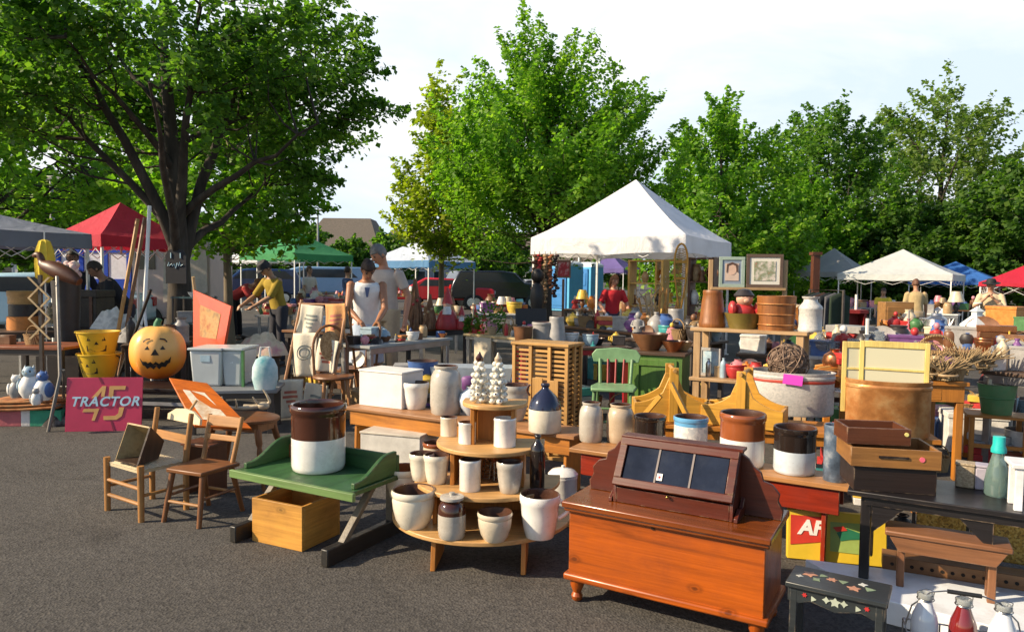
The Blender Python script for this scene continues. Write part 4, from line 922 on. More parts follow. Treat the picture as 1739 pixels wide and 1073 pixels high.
ssky('painted_butterfly', mat('paint_white',(.5,.5,.46),rough=.5), top, [petal(.245,.115,.018,4,.3),petal(.03,.07,.014,4)], TM)
AM = rotm((0,.0042,0),(PI/2,0,0))
ssky('painted_berry', mat('berry_red',(.45,.03,.03),rough=.4), ap_, [petal(.06,.258,.010,6),petal(.27,.258,.010,6)], AM)
ssky('painted_sprig', mat('sprig_white',(.38,.42,.34),rough=.5), ap_, [petal(.165,.255,.02,5,.3),petal(.135,.257,.014,4),petal(.195,.257,.014,4),petal(.09,.25,.012,3),petal(.24,.25,.012,3)], AM)
# milk bottles in wire carrier
p = T(1636,1050,.18); mc = thing('bottle_carrier','wire milk bottle carrier with black grip in the bottom right corner','carrier',(p.x,p.y,0),R(-22))
WIRE = mat('galv_wire',(.45,.45,.45),rough=.3,metal=1)
m = MB()
for z in (.02,.12): m.tube([(-.19,-.06,z),(.19,-.06,z),(.19,.06,z),(-.19,.06,z),(-.19,-.06,z)],.003,6)
for x in (-.19,-.065,.065,.19):
    m.tube([(x,-.06,.12),(x,-.06,.02),(x,.06,.02),(x,.06,.12)],.003,6)
m.build('wire_frame', WIRE, mc)
m = MB(); m.tube([(-.19,0,.12),(-.17,0,.2),(-.11,0,.262),(-.06,0,.275),(.06,0,.275),(.11,0,.262),(.17,0,.2),(.19,0,.12)],.003,6); m.build('bail', WIRE, mc)
m = MB(); m.tube([(-.055,0,.275),(.055,0,.275)],.008,10); m.build('grip', mat('black_grip',(.015,.015,.015),rough=.4), mc)
for k, (x, lq, lb) in enumerate([(-.125,(.70,.72,.76),'white filled milk bottle at the left of the wire carrier'),(0,(.16,.012,.012),'dark red filled bottle in the middle of the wire carrier'),(.125,(.70,.72,.76),'white filled milk bottle at the right of the wire carrier')]):
    v = Vector((p.x,p.y,0))+Matrix.Rotation(R(-22),3,'Z') @ Vector((x,0,0))
    bo = thing('milk_bottle', lb, 'bottle', (v.x,v.y,.022), 0, 'milk bottles in the wire carrier')
    pr = [(0,0),(.043,0),(.047,.01),(.047,.12),(.042,.15),(.028,.185),(.022,.205)]
    m = MB(); m.lathe(pr+[(0,.205)],28); m.build('body', mat('milk%d' % (k%2), lq, rough=.08, var=.04, coat=.8), bo)
    m = MB(); m.lathe([(.022,.205),(.024,.215),(.028,.217),(.028,.228),(.026,.235),(.020,.236),(.018,.21),(0,.208)],24); m.build('glass_lip', mat('clear_lip',(.55,.58,.58),rough=.06,trans=.6), bo)
    m = MB(); m.torus((0,0,.212),.029,.002,20,6); m.tube([(.03,0,.212),(.033,0,.24),(0,.0,.25),(-.033,0,.24),(-.03,0,.212)],.0018,5); m.build('wire_clasp', WIRE, bo)
# ---------------------------------------------------------------- green barrow with big crock
GRN = [wood('green_paint_shaded',(.038,.105,.036),i,rough=.45,con=.5) for i in (0,1,2)]; GRNL = [wood('green_edge',(.15,.25,.09),i,rough=.5,con=.4) for i in (0,1,2)]  # darker green has the bed's shadow put into its paint colour
zg = .36
A, B, Cc, Dd = T(400,797,zg), T(607,838,zg), T(664,776,zg), T(452,752,zg)
rzg = math.atan2(B.y-A.y,B.x-A.x); Lg = (B-A).length*.96; dg_ = .40
gb = thing('green_barrow','green painted wooden barrow bed with curved sides holding the big crock','barrow',(A.x,A.y,0),rzg)
m = MB(); m.box((Lg/2,dg_/2,zg-.0125),(Lg,dg_,.025)); m.build('bed', GRN[1], gb, bev=.003)
m = MB(); m.box((Lg/2,-.012,zg-.02),(Lg+.05,.022,.042)); m.build('front_rail', GRNL[0], gb, bev=.004)
for x in (.03,Lg-.03):
    n_ = 12; top_ = [(dg_-.02-(dg_-.10)*i/n_, .15 if i < 3 else .15-.12*((i-3)/(n_-3))**.7 *(.55+.45*math.cos(PI*(1-(i-3)/(n_-3))))*1.0) for i in range(n_+1)]
    top_ = [(dg_-.02,.0)]+[(dg_-.02-(dg_-.06)*i/n_, .030+.095*(.5+.5*math.cos(PI*min(1,max(0,(i-2)/(n_-3)))))) for i in range(n_+1)]+[(.04,0)]
    m = MB(); m.prism([(a_,b_) for a_, b_ in top_],.024,rotm((x-.012,0,zg+.001),(PI/2,0,PI/2))); m.build('side_board', GRN[1], gb, bev=.004)
m = MB(); m.box((Lg/2,dg_-.01,zg+.05),(Lg-.03,.02,.105)); m.build('back_board', GRN[0], gb, bev=.004)
GW = wood('grey_wood',(.17,.15,.12),1,con=.4)
for x in (.09,Lg-.09):
    m = MB(); m.hexa([(x-.02,-.05,.02),(x+.02,-.05,.02),(x+.02,-.01,.02),(x-.02,-.01,.02)],[(x-.02,.26,zg-.028),(x+.02,.26,zg-.028),(x+.02,.3,zg-.028),(x-.02,.3,zg-.028)]); m.build('brace', GW, gb, bev=.003)
    m = MB(); m.box((x,.25,.045),(.045,.70,.088),rot=(0,0,0)); m.build('runner', wood('black_runner',(.02,.019,.018),1), gb, bev=.006)
    m = MB(); m.box((x,.42,.205),(.04,.04,.236)); m.build('leg', GW, gb, bev=.003)
bigc = vessel('crock','very large two tone crock with dark brown top on the green barrow','crock',541,806,97,117,zg,[WHITEG,BROWNG,BROWNG],split=.50,seg=48)
for s in (R(190),R(-10)):
    pass
p = T(478,780,zg); m = MB(); m.hexa([(-.09,-.05,0),(.05,-.05,0),(.05,.05,0),(-.09,.05,0)],[(.015,-.05,.11),(.05,-.05,.12),(.05,.05,.12),(.015,.05,.11)])
tag(m.build('wood_wedge', wood('wedge_red',(.22,.07,.03),0), None, (p.x+.06,p.y+.1,zg), R(-20), bev=.004),'red brown wooden wedge left of the very large crock','wedge')
# wooden crate
p = T(437,912,0); c2 = T(521,931,0); rzb = math.atan2(c2.y-p.y,c2.x-p.x); wl_ = (c2-p).length
PNB = [wood('crate_pine',(.58,.31,.095),i,con=.35,knots=(i==0)) for i in (0,1,2)]
p = p+Vector((-.01,-.05,0)); ctr = p+Matrix.Rotation(rzb,3,'Z') @ Vector((wl_/2,.15,0))
openbox('wooden_crate','open golden pine crate on the asphalt beside the green barrow','crate',(ctr.x,ctr.y,0),rzb,wl_,.30,.235,PNB,th=.018)
# ---------------------------------------------------------------- child's chairs
CHW = [wood('chair_tan',(.40,.21,.085),i,con=.4) for i in (0,1,2)]; CHB = [wood('chair_brown',(.20,.085,.035),i,con=.5) for i in (0,1,2)]
WOV = tworamp('woven_seat',[(.45,.34,.18),(.78,.68,.48)],kind='wave',scale=34,rough=.8,bump=.5)
fa, fb = T(183,866,0), T(240,886,0); rza = math.atan2(fb.y-fa.y,fb.x-fa.x); wA = (fb-fa).length
ca = thing('childs_chair','small childs chair with cream woven seat at the far left of the foreground','chair',(fa.x,fa.y,0),rza)
for x in (0,wA):
    m = MB(); m.tube([(x,0,0),(x,0,.325)],[.017,.019],12); m.build('leg', CHW[2], ca)
    m = MB(); m.tube([(x,.28,0),(x,.28,.3),(x,.32,.58)],[.017,.018,.015],12); m.build('leg', CHW[2], ca)
m = MB()
def seatfn(u, v): return (.01+(wA-.02)*u, .0+.285*v, .295+.022*math.sin(PI*u)**.5*math.sin(PI*v)**.5+.004*math.sin(40*u)*math.sin(40*v))
m.grid(seatfn,24,20); m.box((wA/2,.14,.285),(wA-.03,.27,.02)); m.build('woven_seat', WOV, ca)
for z, y0, y1 in ((.19,0,0),(.10,0,0)):
    m = MB(); m.tube([(0,0,z),(wA,0,z)],.011,8); m.build('stretcher', CHW[0], ca)
for x in (0,wA):
    m = MB(); m.tube([(x,0,.15),(x,.28,.15)],.010,8); m.build('stretcher', CHW[1], ca)
m = MB(); m.prism([(.01,.50),(wA-.01,.50),(wA-.01,.535),(wA*.75,.575),(wA*.5,.585),(wA*.25,.575),(.01,.535)],.016,rotm((0,.325,0),(PI/2-R(8),0,0)) @ Matrix.Translation((0,-.0,0))); m.build('crest_rail', mat('cream_rail',(.66,.56,.36),rough=.5), ca)
m = MB(); m.box((wA/2,.305,.42),(wA,.014,.05),rot=(R(-8),0,0)); m.build('slat', CHW[0], ca)
# flared open box tipped on that chair
fl = Vector((fa.x,fa.y,0))+Matrix.Rotation(rza,3,'Z') @ Vector((wA*.62,.12,0))
fbx = thing('flared_box','open flared dark wooden box with gold brown inside tipped on the woven seat','box',(fl.x,fl.y,.318),rza+R(8))
DKW = wood('flared_dark',(.05,.030,.020),2); GIN = tworamp('gold_inside',[(.16,.10,.035),(.36,.25,.10),(.30,.16,.06)],scale=14,rough=.5)
b_, t_ = .055, .115; hh = .155
Mx = rotm((0,.06,.054),(R(69),0,R(-6)))
cor = [(-1,-1),(1,-1),(1,1),(-1,1)]
for k in range(4):
    (x1,y1),(x2,y2) = cor[k], cor[(k+1)%4]
    m = MB(); q_ = [Mx @ Vector(v) for v in ((x1*b_,y1*b_,0),(x2*b_,y2*b_,0),(x2*t_,y2*t_,hh),(x1*t_,y1*t_,hh))]
    m.slab(q_,-.010); m.build('side_panel', DKW if k in (0,1) else GIN, fbx)
m = MB(); m.slab([Mx @ Vector((x*b_,y*b_,.004)) for x, y in cor],.008); m.build('bottom', DKW, fbx)
# slab chair
ga, gb2 = T(278,886,0), T(338,897,0); rzc = math.atan2(gb2.y-ga.y,gb2.x-ga.x); wB = (gb2-ga).length
cb = thing('childs_chair','small brown chair with flat plank seat and splayed legs left of the crate','chair',(ga.x,ga.y,0),rzc)
m = MB(); m.prism([(.0,.02),(wB,.02),(wB+.02,.30),(-.02,.30)],.024,Matrix.Translation((0,0,.285))); m.build('seat', CHB[0], cb, bev=.006)
for x, dx in ((0.0,.02),(wB,-.02)):
    m = MB(); m.tube([(x,0,0),(x+dx,.05,.286)],[.014,.018],12); m.build('leg', CHB[2], cb)
    m = MB(); m.tube([(x,.34,0),(x+dx,.27,.286)],[.014,.018],12); m.build('leg', CHB[2], cb)
    m = MB(); m.tube([(x+dx,.28,.30),(x+dx*.4,.35,.57)],[.015,.013],12); m.build('back_post', CHW[2], cb)
for z, y, hh_ in ((.535,.338,.065),(.44,.315,.035)):
    m = MB(); m.box((wB/2,y,z),(wB-.02,.016,hh_),rot=(R(-14),0,0)); m.build('slat', CHW[0], cb, bev=.004)
for y, z in ((.02,.12),(.32,.12)):
    m = MB(); m.tube([(.01,y,z),(wB-.01,y,z)],.009,8); m.build('stretcher', CHW[0], cb)
for x in (.01,wB-.01):
    m = MB(); m.tube([(x,.03,.15),(x,.31,.15)],.009,8); m.build('stretcher', CHB[1], cb)
# turned leg table, slanted board, antlers
tt = T(402,712,.46); tb_ = thing('turned_table','small round topped brown table with turned legs behind the plank chair','table',(tt.x,tt.y+.12,0),R(-15))
m = MB(); m.lathe([(0,.435),(.25,.435),(.26,.442),(.26,.456),(.25,.462),(0,.462)],36,sy=.72); m.build('top', CHB[0], tb_)
m = MB(); m.box((0,0,.405),(.38,.22,.058)); m.build('apron', CHB[0], tb_)
for x in (-.17,.17):
    for y in (-.09,.09):
        m = MB(); s = 1 if x > 0 else -1; sy_ = 1 if y > 0 else -1
        M = Matrix.Translation((x,y,0)) @ Matrix.Shear('XY',4,(-s*.22,-sy_*.15)) @ Matrix.Translation((s*.09,sy_*.06,0)) 
        m.lathe([(0,0),(.010,0),(.014,.02),(.012,.06),(.020,.08),(.012,.10),(.018,.16),(.022,.24),(.014,.28),(.022,.30),(.024,.4),(0,.4)],12,M=M); m.build('leg', CHB[2], tb_)
OB = wood('orange_board',(.58,.16,.025),0,rough=.4)
bq = [D(330,722,4.62),D(428,727,4.66),D(352,650,5.02),D(287,641,4.98)]
ob = thing('slant_board','bright orange slanted wooden board leaning on the round topped table','board',tuple(bq[0]),0)
m = MB(); m.slab([q_-bq[0] for q_ in bq],-.02); m.build('panel', OB, ob, bev=.004)
pq = [bq[0].lerp(bq[3],u).lerp(bq[1].lerp(bq[2],u),v)-bq[0] for u, v in ((.12,.22),(.10,.72),(.72,.66),(.74,.18))]
nn = (bq[1]-bq[0]).cross(bq[2]-bq[0]).normalized()
m = MB(); m.slab([q_+nn*.003 for q_ in pq],.003); m.build('paper_print', tworamp('old_print',[(.62,.48,.30),(.75,.68,.52),(.5,.3,.15)],scale=9,rough=.8), ob)
# front rail supporting the slanted board
AN = mat('antler_bone',(.52,.42,.28),rough=.5,var=.25,scale=25,bump=.4)
p = T(405,700,.462); an = thing('deer_antlers','pair of pale deer antlers lying on the round topped table','antlers',(p.x,p.y+.08,.462),R(8))
def arc(pts, n=10):
    out = []
    P_ = [Vector(q_) for q_ in pts]
    for i in range(len(P_)-1):
        a0 = P_[max(0,i-1)]; a1 = P_[i]; a2 = P_[i+1]; a3 = P_[min(len(P_)-1,i+2)]
        for k in range(n):
            t = k/n
            out.append(.5*((2*a1)+(a2-a0)*t+(2*a0-5*a1+4*a2-a3)*t*t+(3*a1-a0-3*a2+a3)*t**3))
    out.append(P_[-1]); return out
def tap(n, r0, r1): return [r0+(r1-r0)*i/(n-1) for i in range(n)]
m = MB(); pl = arc([(.12,0,.03),(.02,-.02,.02),(-.08,-.02,.025),(-.13,0,.06),(-.145,.0,.10)]); m.tube(pl, tap(len(pl),.017,.006), 9)
pl = arc([(-.04,-.02,.025),(-.03,-.05,.05),(-.035,-.06,.09)]); m.tube(pl, tap(len(pl),.011,.004), 7); m.build('antler', AN, an)
m = MB(); pl = arc([(.0,.03,.02),(.10,.02,.025),(.18,.01,.05),(.17,.0,.10),(.14,0,.15)]); m.tube(pl, tap(len(pl),.018,.005), 9)
pl = arc([(.11,.02,.03),(.10,-.02,.06),(.075,-.03,.10)]); m.tube(pl, tap(len(pl),.011,.004), 7)
m.ball((.14,.0,.03),(.045,.03,.028),12,8); m.build('antler', AN, an)
# stick across the little chairs and a step stool below
s0, s1 = D(312,712,4.5), D(334,680,4.62); m = MB(); m.tube([(0,0,0),tuple(s1-s0)],.008,8); ms = tag(m.build('wooden_rod', PINE[2], None, tuple(s0)),'short pale wooden rod propped between the two child chairs','rod')
p = T(300,845,0); ds = thing('step_stool','dark red brown step stool tucked behind the two small chairs','step stool',(p.x+.05,p.y+.15,0),R(-20))
m = MB(); m.box((.09,0,.33),(.24,.18,.02)); m.build('top', DBR[0], ds, bev=.004)
for x in (.0,.18):
    m = MB(); m.box((x,0,.16),(.02,.17,.32)); m.build('side', DBR[2], ds)
m = MB(); m.box((.09,-.03,.15),(.16,.15,.018)); m.build('tread', DBR[0], ds)
from mathutils import noise as mnoise
# ================================================================ goods of many kinds
PAL = {'white':(.72,.70,.66),'cream':(.62,.52,.36),'brown':(.16,.07,.03),'dark':(.03,.025,.025),'red':(.42,.03,.03),'pink':(.55,.22,.26),'blue':(.06,.13,.34),'pale blue':(.32,.44,.52),
       'green':(.06,.18,.06),'yellow':(.62,.42,.06),'orange':(.55,.20,.04),'grey':(.30,.29,.28),'tan':(.40,.27,.14),'silver':(.5,.5,.5),'copper':(.45,.18,.08),'purple':(.18,.07,.22),'teal':(.04,.28,.28)}
def pm(c):
    if c in ('silver','copper'): return mat('g_'+c, PAL[c], rough=.3, metal=.9, var=.2)
    return mat('g_'+c.replace(' ','_'), PAL[c], rough=.42, var=.22, scale=14, dirt=.2)
WICK = tworamp('wicker',[(.16,.08,.03),(.42,.26,.11),(.55,.36,.17)],kind='wave',scale=28,rough=.8,bump=.8)
def good(kind, c, s, loc, rz, label, group, c2='cream'):
    """one small thing of overall height s standing at loc"""
    P = pm(c)
    if kind in ('jar','bowl','vase','crock','bottle','jug','globe','pail','churn','can','taper','dish'):
        asp = {'jar':.36,'bowl':.7,'vase':.36,'crock':.46,'bottle':.16,'jug':.38,'globe':.48,'pail':.5,'churn':.34,'can':.3,'taper':.5,'dish':1.1}[kind]
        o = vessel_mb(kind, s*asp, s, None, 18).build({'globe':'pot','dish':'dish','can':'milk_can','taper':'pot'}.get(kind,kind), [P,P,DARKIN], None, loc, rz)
        return tag(o, label, {'globe':'pot','taper':'pot','can':'milk can'}.get(kind,kind), group)
    r = thing(kind.replace(' ','_'), label, kind, loc, rz, group)
    if kind == 'box':
        m = MB(); m.box((0,0,s*.43),(s*1.3,s*.9,s*.86)); m.build('body', P, r, bev=.004)
        m = MB(); m.box((0,0,s*.92),(s*1.36,s*.95,s*.13)); m.build('lid', P, r, bev=.004)
    elif kind == 'book stack':
        q = random.Random(label); z = 0
        for k in range(4):
            h = s*.25; m = MB(); m.box((q.uniform(-.02,.02),0,z+h/2),(s*1.3,s*.9,h*.94),rot=(0,0,q.uniform(-.2,.2))); m.build('book', pm(q.choice([c,c2,'brown','red'])), r, bev=.002); z += h
    elif kind == 'basket':
        m = MB(); m.lathe([(0,0),(s*.42,0),(s*.5,s*.5),(s*.53,s*.52),(s*.53,s*.56),(s*.49,s*.56),(s*.4,s*.06),(0,s*.05)],20,sy=.8); m.build('body', WICK, r)
        m = MB(); m.tube([(s*.5*math.cos(PI*i/10),0,s*.5+s*.5*math.sin(PI*i/10)) for i in range(11)],s*.03,6); m.build('handle', WICK, r)
    elif kind == 'teapot':
        m = MB(); m.lathe([(0,0),(s*.3,0),(s*.5,s*.3),(s*.45,s*.6),(s*.25,s*.75),(0,s*.75)],18); m.tube([(s*.4,0,s*.25),(s*.6,0,s*.4),(s*.7,0,s*.65)],[s*.1,s*.07,s*.05],8); m.build('body', P, r)
        m = MB(); m.tube([(-s*.4,0,s*.6),(-s*.65,0,s*.6),(-s*.68,0,s*.35),(-s*.45,0,s*.2)],s*.05,7); m.build('handle', P, r)
        m = MB(); m.lathe([(s*.26,s*.75),(s*.2,s*.85),(s*.06,s*.88),(s*.09,s*.96),(0,s)],14); m.build('lid', P, r)
    elif kind == 'lamp':
        m = MB(); m.lathe([(0,0),(s*.2,0),(s*.2,s*.03),(s*.06,s*.08),(s*.12,s*.25),(s*.12,s*.35),(s*.04,s*.48),(s*.03,s*.6),(0,s*.6)],16); m.build('base', P, r)
        m = MB(); m.lathe([(s*.34,s*.52),(s*.18,s*.98),(s*.17,s*.98),(s*.33,s*.52)],20); m.build('lamp_shade', pm(c2), r)
    elif kind == 'figurine':
        m = MB(); m.lathe([(0,0),(s*.24,0),(s*.26,s*.08),(s*.16,s*.4),(s*.2,s*.55),(s*.17,s*.68),(s*.06,s*.73),(0,s*.74)],14); m.tube([(s*.17,0,s*.64),(s*.24,-s*.06,s*.45),(s*.1,-s*.18,s*.4)],[s*.06,s*.055,s*.045],7); m.tube([(-s*.17,0,s*.64),(-s*.24,-s*.06,s*.45),(-s*.1,-s*.18,s*.4)],[s*.06,s*.055,s*.045],7); m.build('body', P, r)
        m = MB(); m.ball((0,0,s*.86),(s*.12,s*.12,s*.14),12,8); m.build('head', pm(c2), r)
    elif kind == 'plate':
        m = MB(); m.lathe([(0,0),(s*.3,0),(s*.5,s*.06),(s*.5,s*.075),(s*.3,s*.02),(0,s*.02)],24,M=rotm((0,0,s*.5),(R(78),0,0))); m.build('dish', P, r)
        m = MB(); m.box((0,s*.1,s*.06),(s*.3,s*.2,s*.12)); m.build('stand', pm('brown'), r)
    elif kind == 'candlestick':
        m = MB(); m.lathe([(0,0),(s*.2,0),(s*.2,s*.04),(s*.05,s*.1),(s*.08,s*.3),(s*.04,s*.5),(s*.1,s*.6),(0,s*.6)],12); m.build('base', P, r)
        m = MB(); m.tube([(0,0,s*.6),(0,0,s)],s*.045,8); m.build('candle', pm(c2), r)
    elif kind == 'frame':
        m = MB(); 
        for x, z, w_, h_ in ((0,s*.05,s*.8,s*.1),(0,s*.95,s*.8,s*.1),(-s*.36,s*.5,s*.08,s*.8),(s*.36,s*.5,s*.08,s*.8)): m.box((x,0,z),(w_,.02,h_),rot=(0,0,0))
        m.build('frame', P, r); m = MB(); m.box((0,.004,s*.5),(s*.66,.01,s*.82)); m.build('picture', tworamp('pic_'+c2.replace(' ','_'),[cc(PAL[c2],.5)[:3],PAL[c2],(.6,.55,.45)],scale=9,rough=.7), r)
    elif kind == 'clock':
        m = MB(); m.prism([(-s*.35,0),(s*.35,0),(s*.35,s*.1),(s*.28,s*.14),(s*.28,s*.7),(0,s),(-s*.28,s*.7),(-s*.28,s*.14),(-s*.35,s*.1)],s*.25,rotm((0,s*.125,0),(PI/2,0,0))); m.build('case', P, r, bev=.003)
        m = MB(); m.lathe([(0,0),(s*.2,0),(s*.2,s*.02),(0,s*.02)],20,M=rotm((0,-s*.126,s*.48),(PI/2,0,0))); m.build('face', pm('white'), r)
    elif kind == 'heap':
        of = Vector((random.Random(label).uniform(0,50),3.1,7.7))
        def fn(u, v):
            a = 2*PI*u; k = v**.8; x, y = s*.9*k*math.cos(a), s*.62*k*math.sin(a)
            n1 = mnoise.noise(Vector((x,y,0))*(3.0/s)+of); n2 = mnoise.noise(Vector((x,y,0))*(8.0/s)+of)
            g = 1+.25*mnoise.noise(Vector((math.cos(a),math.sin(a),0))*1.6+of)
            return (x*g, y*g, max(0,s*.62*(1-k**3)*(1+.45*n1+.22*n2)))
        m = MB(); m.grid(fn,48,16); m.build('cloth', tworamp('heap_'+c.replace(' ','_')+c2.replace(' ','_'),[cc(PAL[c],.6)[:3],PAL[c],PAL[c2]],scale=7,rough=.95,bump=.4), r, smooth=60)
    return r
USED = set()
def goods(phrase, org, rz, L, d, z, items, seed, group, zr=.0):
    """items: (kind, colour, height[, colour2[, adjective]]) spread along a table top"""
    q = random.Random(seed); n = len(items); M = Matrix.Rotation(rz,3,'Z')
    for i, it in enumerate(items):
        kind, c, s = it[:3]; c2 = it[3] if len(it) > 3 and it[3] else 'cream'; adj = it[4] if len(it) > 4 else ''
        v = Vector(org)+M @ Vector((L*(i+.5)/n+q.uniform(-.3,.3)*L/n, d*q.uniform(.2,.8), 0))
        nm = {'globe':'round pot','can':'milk can','taper':'flared pot','heap':'heap of cloth','frame':'framed picture'}.get(kind, kind)
        lb = ' '.join((f'{adj} {c} {nm} {phrase}').split())
        if kind in ('lamp','figurine','candlestick','frame','heap') and c2 != 'cream': lb = ' '.join((f'{adj} {c} and {c2} {nm} {phrase}').split())
        if lb in USED: continue
        USED.add(lb); good(kind, c, s, (v.x,v.y,z), rz+q.uniform(-.4,.4), lb, group, c2)
def table(label, p0, p1, z, d, topm, legm, ap=.07, name='table', clothm=None, th=.03, inset=.06):
    r, a, b, L, rz = bench(label, p0, p1, z, d, [topm]*3, [legm]*3, ap=ap, legs='post', name=name, cat='table', th=th, inset=inset)
    return r, Vector((a.x,a.y,0)), L, rz
DKT = wood('dark_table',(.075,.045,.030),0,rough=.5); GRT = mat('grey_fold_table',(.30,.31,.30),rough=.6); PALT = wood('pale_plank',(.58,.46,.26),0,con=.3); LEGD = mat('dark_leg',(.05,.04,.035),rough=.5); LEGW = mat('steel_leg',(.4,.4,.4),rough=.35,metal=.8)
BRT = wood('brown_table',(.20,.10,.05),0)
# ---------------------------------------------------------------- left stand: low bench, sign, buckets, pumpkin
r, o0, L, rz = table('low black bench behind the tractor sign',(92,655),(332,662),.33,.5,BLK[0],LEGD,ap=.03)
m = MB(); m.box((L/2,.03,.18),(L-.1,.02,.03)); m.build('rail', mat('grey_rail',(.25,.26,.28),rough=.5), r)
p = T(110,733,0); p2_ = T(240,731,0); sw = (p2_-p).length; rzs = math.atan2(p2_.y-p.y,p2_.x-p.x)
sg = thing('metal_sign','magenta red sign reading 45 TRACTOR leaning on the low black bench','sign',(p.x,p.y,0),rzs)
shh = .485; SM = rotm((0,0,0),(R(90-7),0,0))
SGM = mat('sign_magenta',(.50,.028,.085),rough=.4,var=.12,scale=3,dirt=.15)
m = MB(); m.prism([(0,0),(sw,0),(sw,shh),(0,shh)],.012,SM @ Matrix.Translation((0,0,-.012))); m.build('panel', SGM, sg, bev=.002)
YL = mat('sign_gold',(.62,.34,.11),rough=.45); PBL = mat('sign_paleblue',(.42,.62,.74),rough=.45); DRD = mat('sign_darkred',(.22,.012,.04),rough=.4)
m = MB(); m.prism([(sw*.41,shh),(sw*.44,shh),(sw*.48,shh*.88),(sw*.455,shh*.88)],.002,SM @ Matrix.Translation((0,0,.0005))); m.build('arrow_upper', DRD, sg)
m = MB(); m.prism([(sw*.58,shh*.22),(sw*.60,shh*.22),(sw*.66,0),(sw*.63,0)],.002,SM @ Matrix.Translation((0,0,.0005))); m.build('arrow_lower', DRD, sg)
def stroke(polys, mt, z, name):
    for q_ in polys: m = MB(); m.prism([(sw*x, shh*y) for x, y in q_],.003,SM @ Matrix.Translation((0,0,z))); m.build(name, mt, sg)
stroke([[(.33,.62),(.47,.84),(.52,.84),(.50,.64),(.455,.64),(.465,.75),(.40,.62)],[(.24,.42),(.30,.42),(.30,.42),(.44,.42),(.385,.20),(.345,.20),(.375,.36),(.22,.36)]],YL,.001,'numeral')
stroke([[(.555,.62),(.565,.84),(.78,.84),(.77,.77),(.62,.77),(.615,.62)],[(.70,.44),(.765,.44),(.74,.28),(.67,.21),(.50,.21),(.495,.28),(.65,.285),(.69,.33)]],YL,.001,'numeral')
text_mesh('TRACTOR',.118,.0015,PBL,sg,SM @ Matrix.Translation((sw*.51,shh*.545,.006)),shear=.25,offset=.003,space=1.12)
# buckets
YEL = mat('bucket_yellow',(.68,.44,.03),rough=.35,var=.08); FACE = mat('face_black',(.02,.015,.012),rough=.5)
def facepatch(r_of, polys, z0, name, par, matl=FACE, ang0=-PI/2):
    for q_ in polys:   # polys in metres (arc length, height) wrapped on a round surface
        m = MB(); vs = []; k = len(q_)
        for dr in (.0008,.003):
            for x, z in q_:
                R_ = r_of(z)+dr; a = ang0+x/r_of(z); vs.append((R_*math.cos(a),R_*math.sin(a),z))
        m.add(vs,[tuple(range(k)),tuple(reversed(range(k,2*k)))]+[(i,(i+1)%k,k+(i+1)%k,k+i) for i in range(k)])
        m.build(name, matl, par, smooth=0)
def dens(poly, st=.012):
    out = []
    for i in range(len(poly)):
        a, b = Vector(poly[i]), Vector(poly[(i+1)%len(poly)]); n = max(1,int((b-a).length/st))
        out += [tuple(a.lerp(b,k/n)) for k in range(n)]
    return out
p = T(134,648,.33); bz = .33
for k, (dx, ro, lb) in enumerate([(0,-.12,'lower yellow jack-o-lantern bucket of the stacked pair with face turned left'),(-.005,.42,'upper yellow jack-o-lantern bucket of the stacked pair')]):
    s_ = 1.0; h = .255; rb, rt = .145, .205
    bo = thing('jack_o_lantern_bucket', lb, 'bucket', (p.x+dx,p.y+.36,bz+k*.232), ro, 'yellow jack-o-lantern buckets')
    m = MB(); m.lathe([(0,0),(rb,0),(rb+.004,.01),(rt,h-.015),(rt+.012,h-.012),(rt+.012,h),(rt-.005,h),(rb-.004,.012),(0,.01)],36); m.build('body', YEL, bo)
    ro_ = lambda z: rb+(rt-rb)*z/h
    facepatch(ro_,[dens([(-.09,.165),(-.05,.165),(-.072,.21)]),dens([(.05,.165),(.09,.165),(.072,.21)])],0,'eye',bo)
    facepatch(ro_,[dens([(-.02,.125),(.022,.125),(.0,.16)])],0,'nose',bo)
    facepatch(ro_,[dens([(-.095,.115),(-.085,.115),(-.08,.078),(.08,.078),(.085,.115),(.095,.115),(.09,.052),(-.09,.052)])],0,'mouth',bo)
    m = MB(); m.tube([(rt*math.cos(t)*1.05,-.02+rt*math.sin(t)*.9,h-.02-.06*math.sin(t)) for t in [PI*i/14 for i in range(15)]],.006,6); m.build('bail', FACE, bo)
# pumpkin
p = T(254,648,.33); pk = thing('light_up_pumpkin','big pale orange plastic pumpkin with carved face and green stem on the low bench','pumpkin',(p.x,p.y+.18,.33),R(24))
PK = None
m_, n, l, pb = newmat('pumpkin_plastic'); tc_ = n.new('ShaderNodeTexCoord'); sp_ = n.new('ShaderNodeSeparateXYZ'); l.new(tc_.outputs['Object'], sp_.inputs[0])
mr = N(n,'ShaderNodeMapRange'); mr.inputs['From Min'].default_value = .0; mr.inputs['From Max'].default_value = .57; l.new(sp_.outputs['Z'], mr.inputs['Value'])
rp = ramp(n,l,mr.outputs[0],[(.08,(.90,.18,.01)),(.30,(.90,.32,.03)),(.58,(.88,.46,.13))]); l.new(rp.outputs[0], pb.inputs['Base Color']); pb.inputs['Roughness'].default_value = .35  # orange paler upward, light on the top put into the colour
pr_ = .265; ph_ = .285
def pradius(z, a=0):
    t = max(-1,min(1,(z-ph_)/ph_)); 
    return pr_*math.sqrt(max(0,1-abs(t)**2.5))*(1+.02*math.cos(8*a))
vs = []; fs = []; ns_, nr_ = 64, 26
for j in range(nr_+1):
    z = ph_-ph_*math.cos(PI*j/nr_)
    for i in range(ns_):
        a = 2*PI*i/ns_; rr_ = max(.004,pradius(z,a+PI/16*0)); vs.append((rr_*math.cos(a),rr_*math.sin(a),z-(.02*(1-min(1,rr_/.1)) if z > ph_ else 0)))
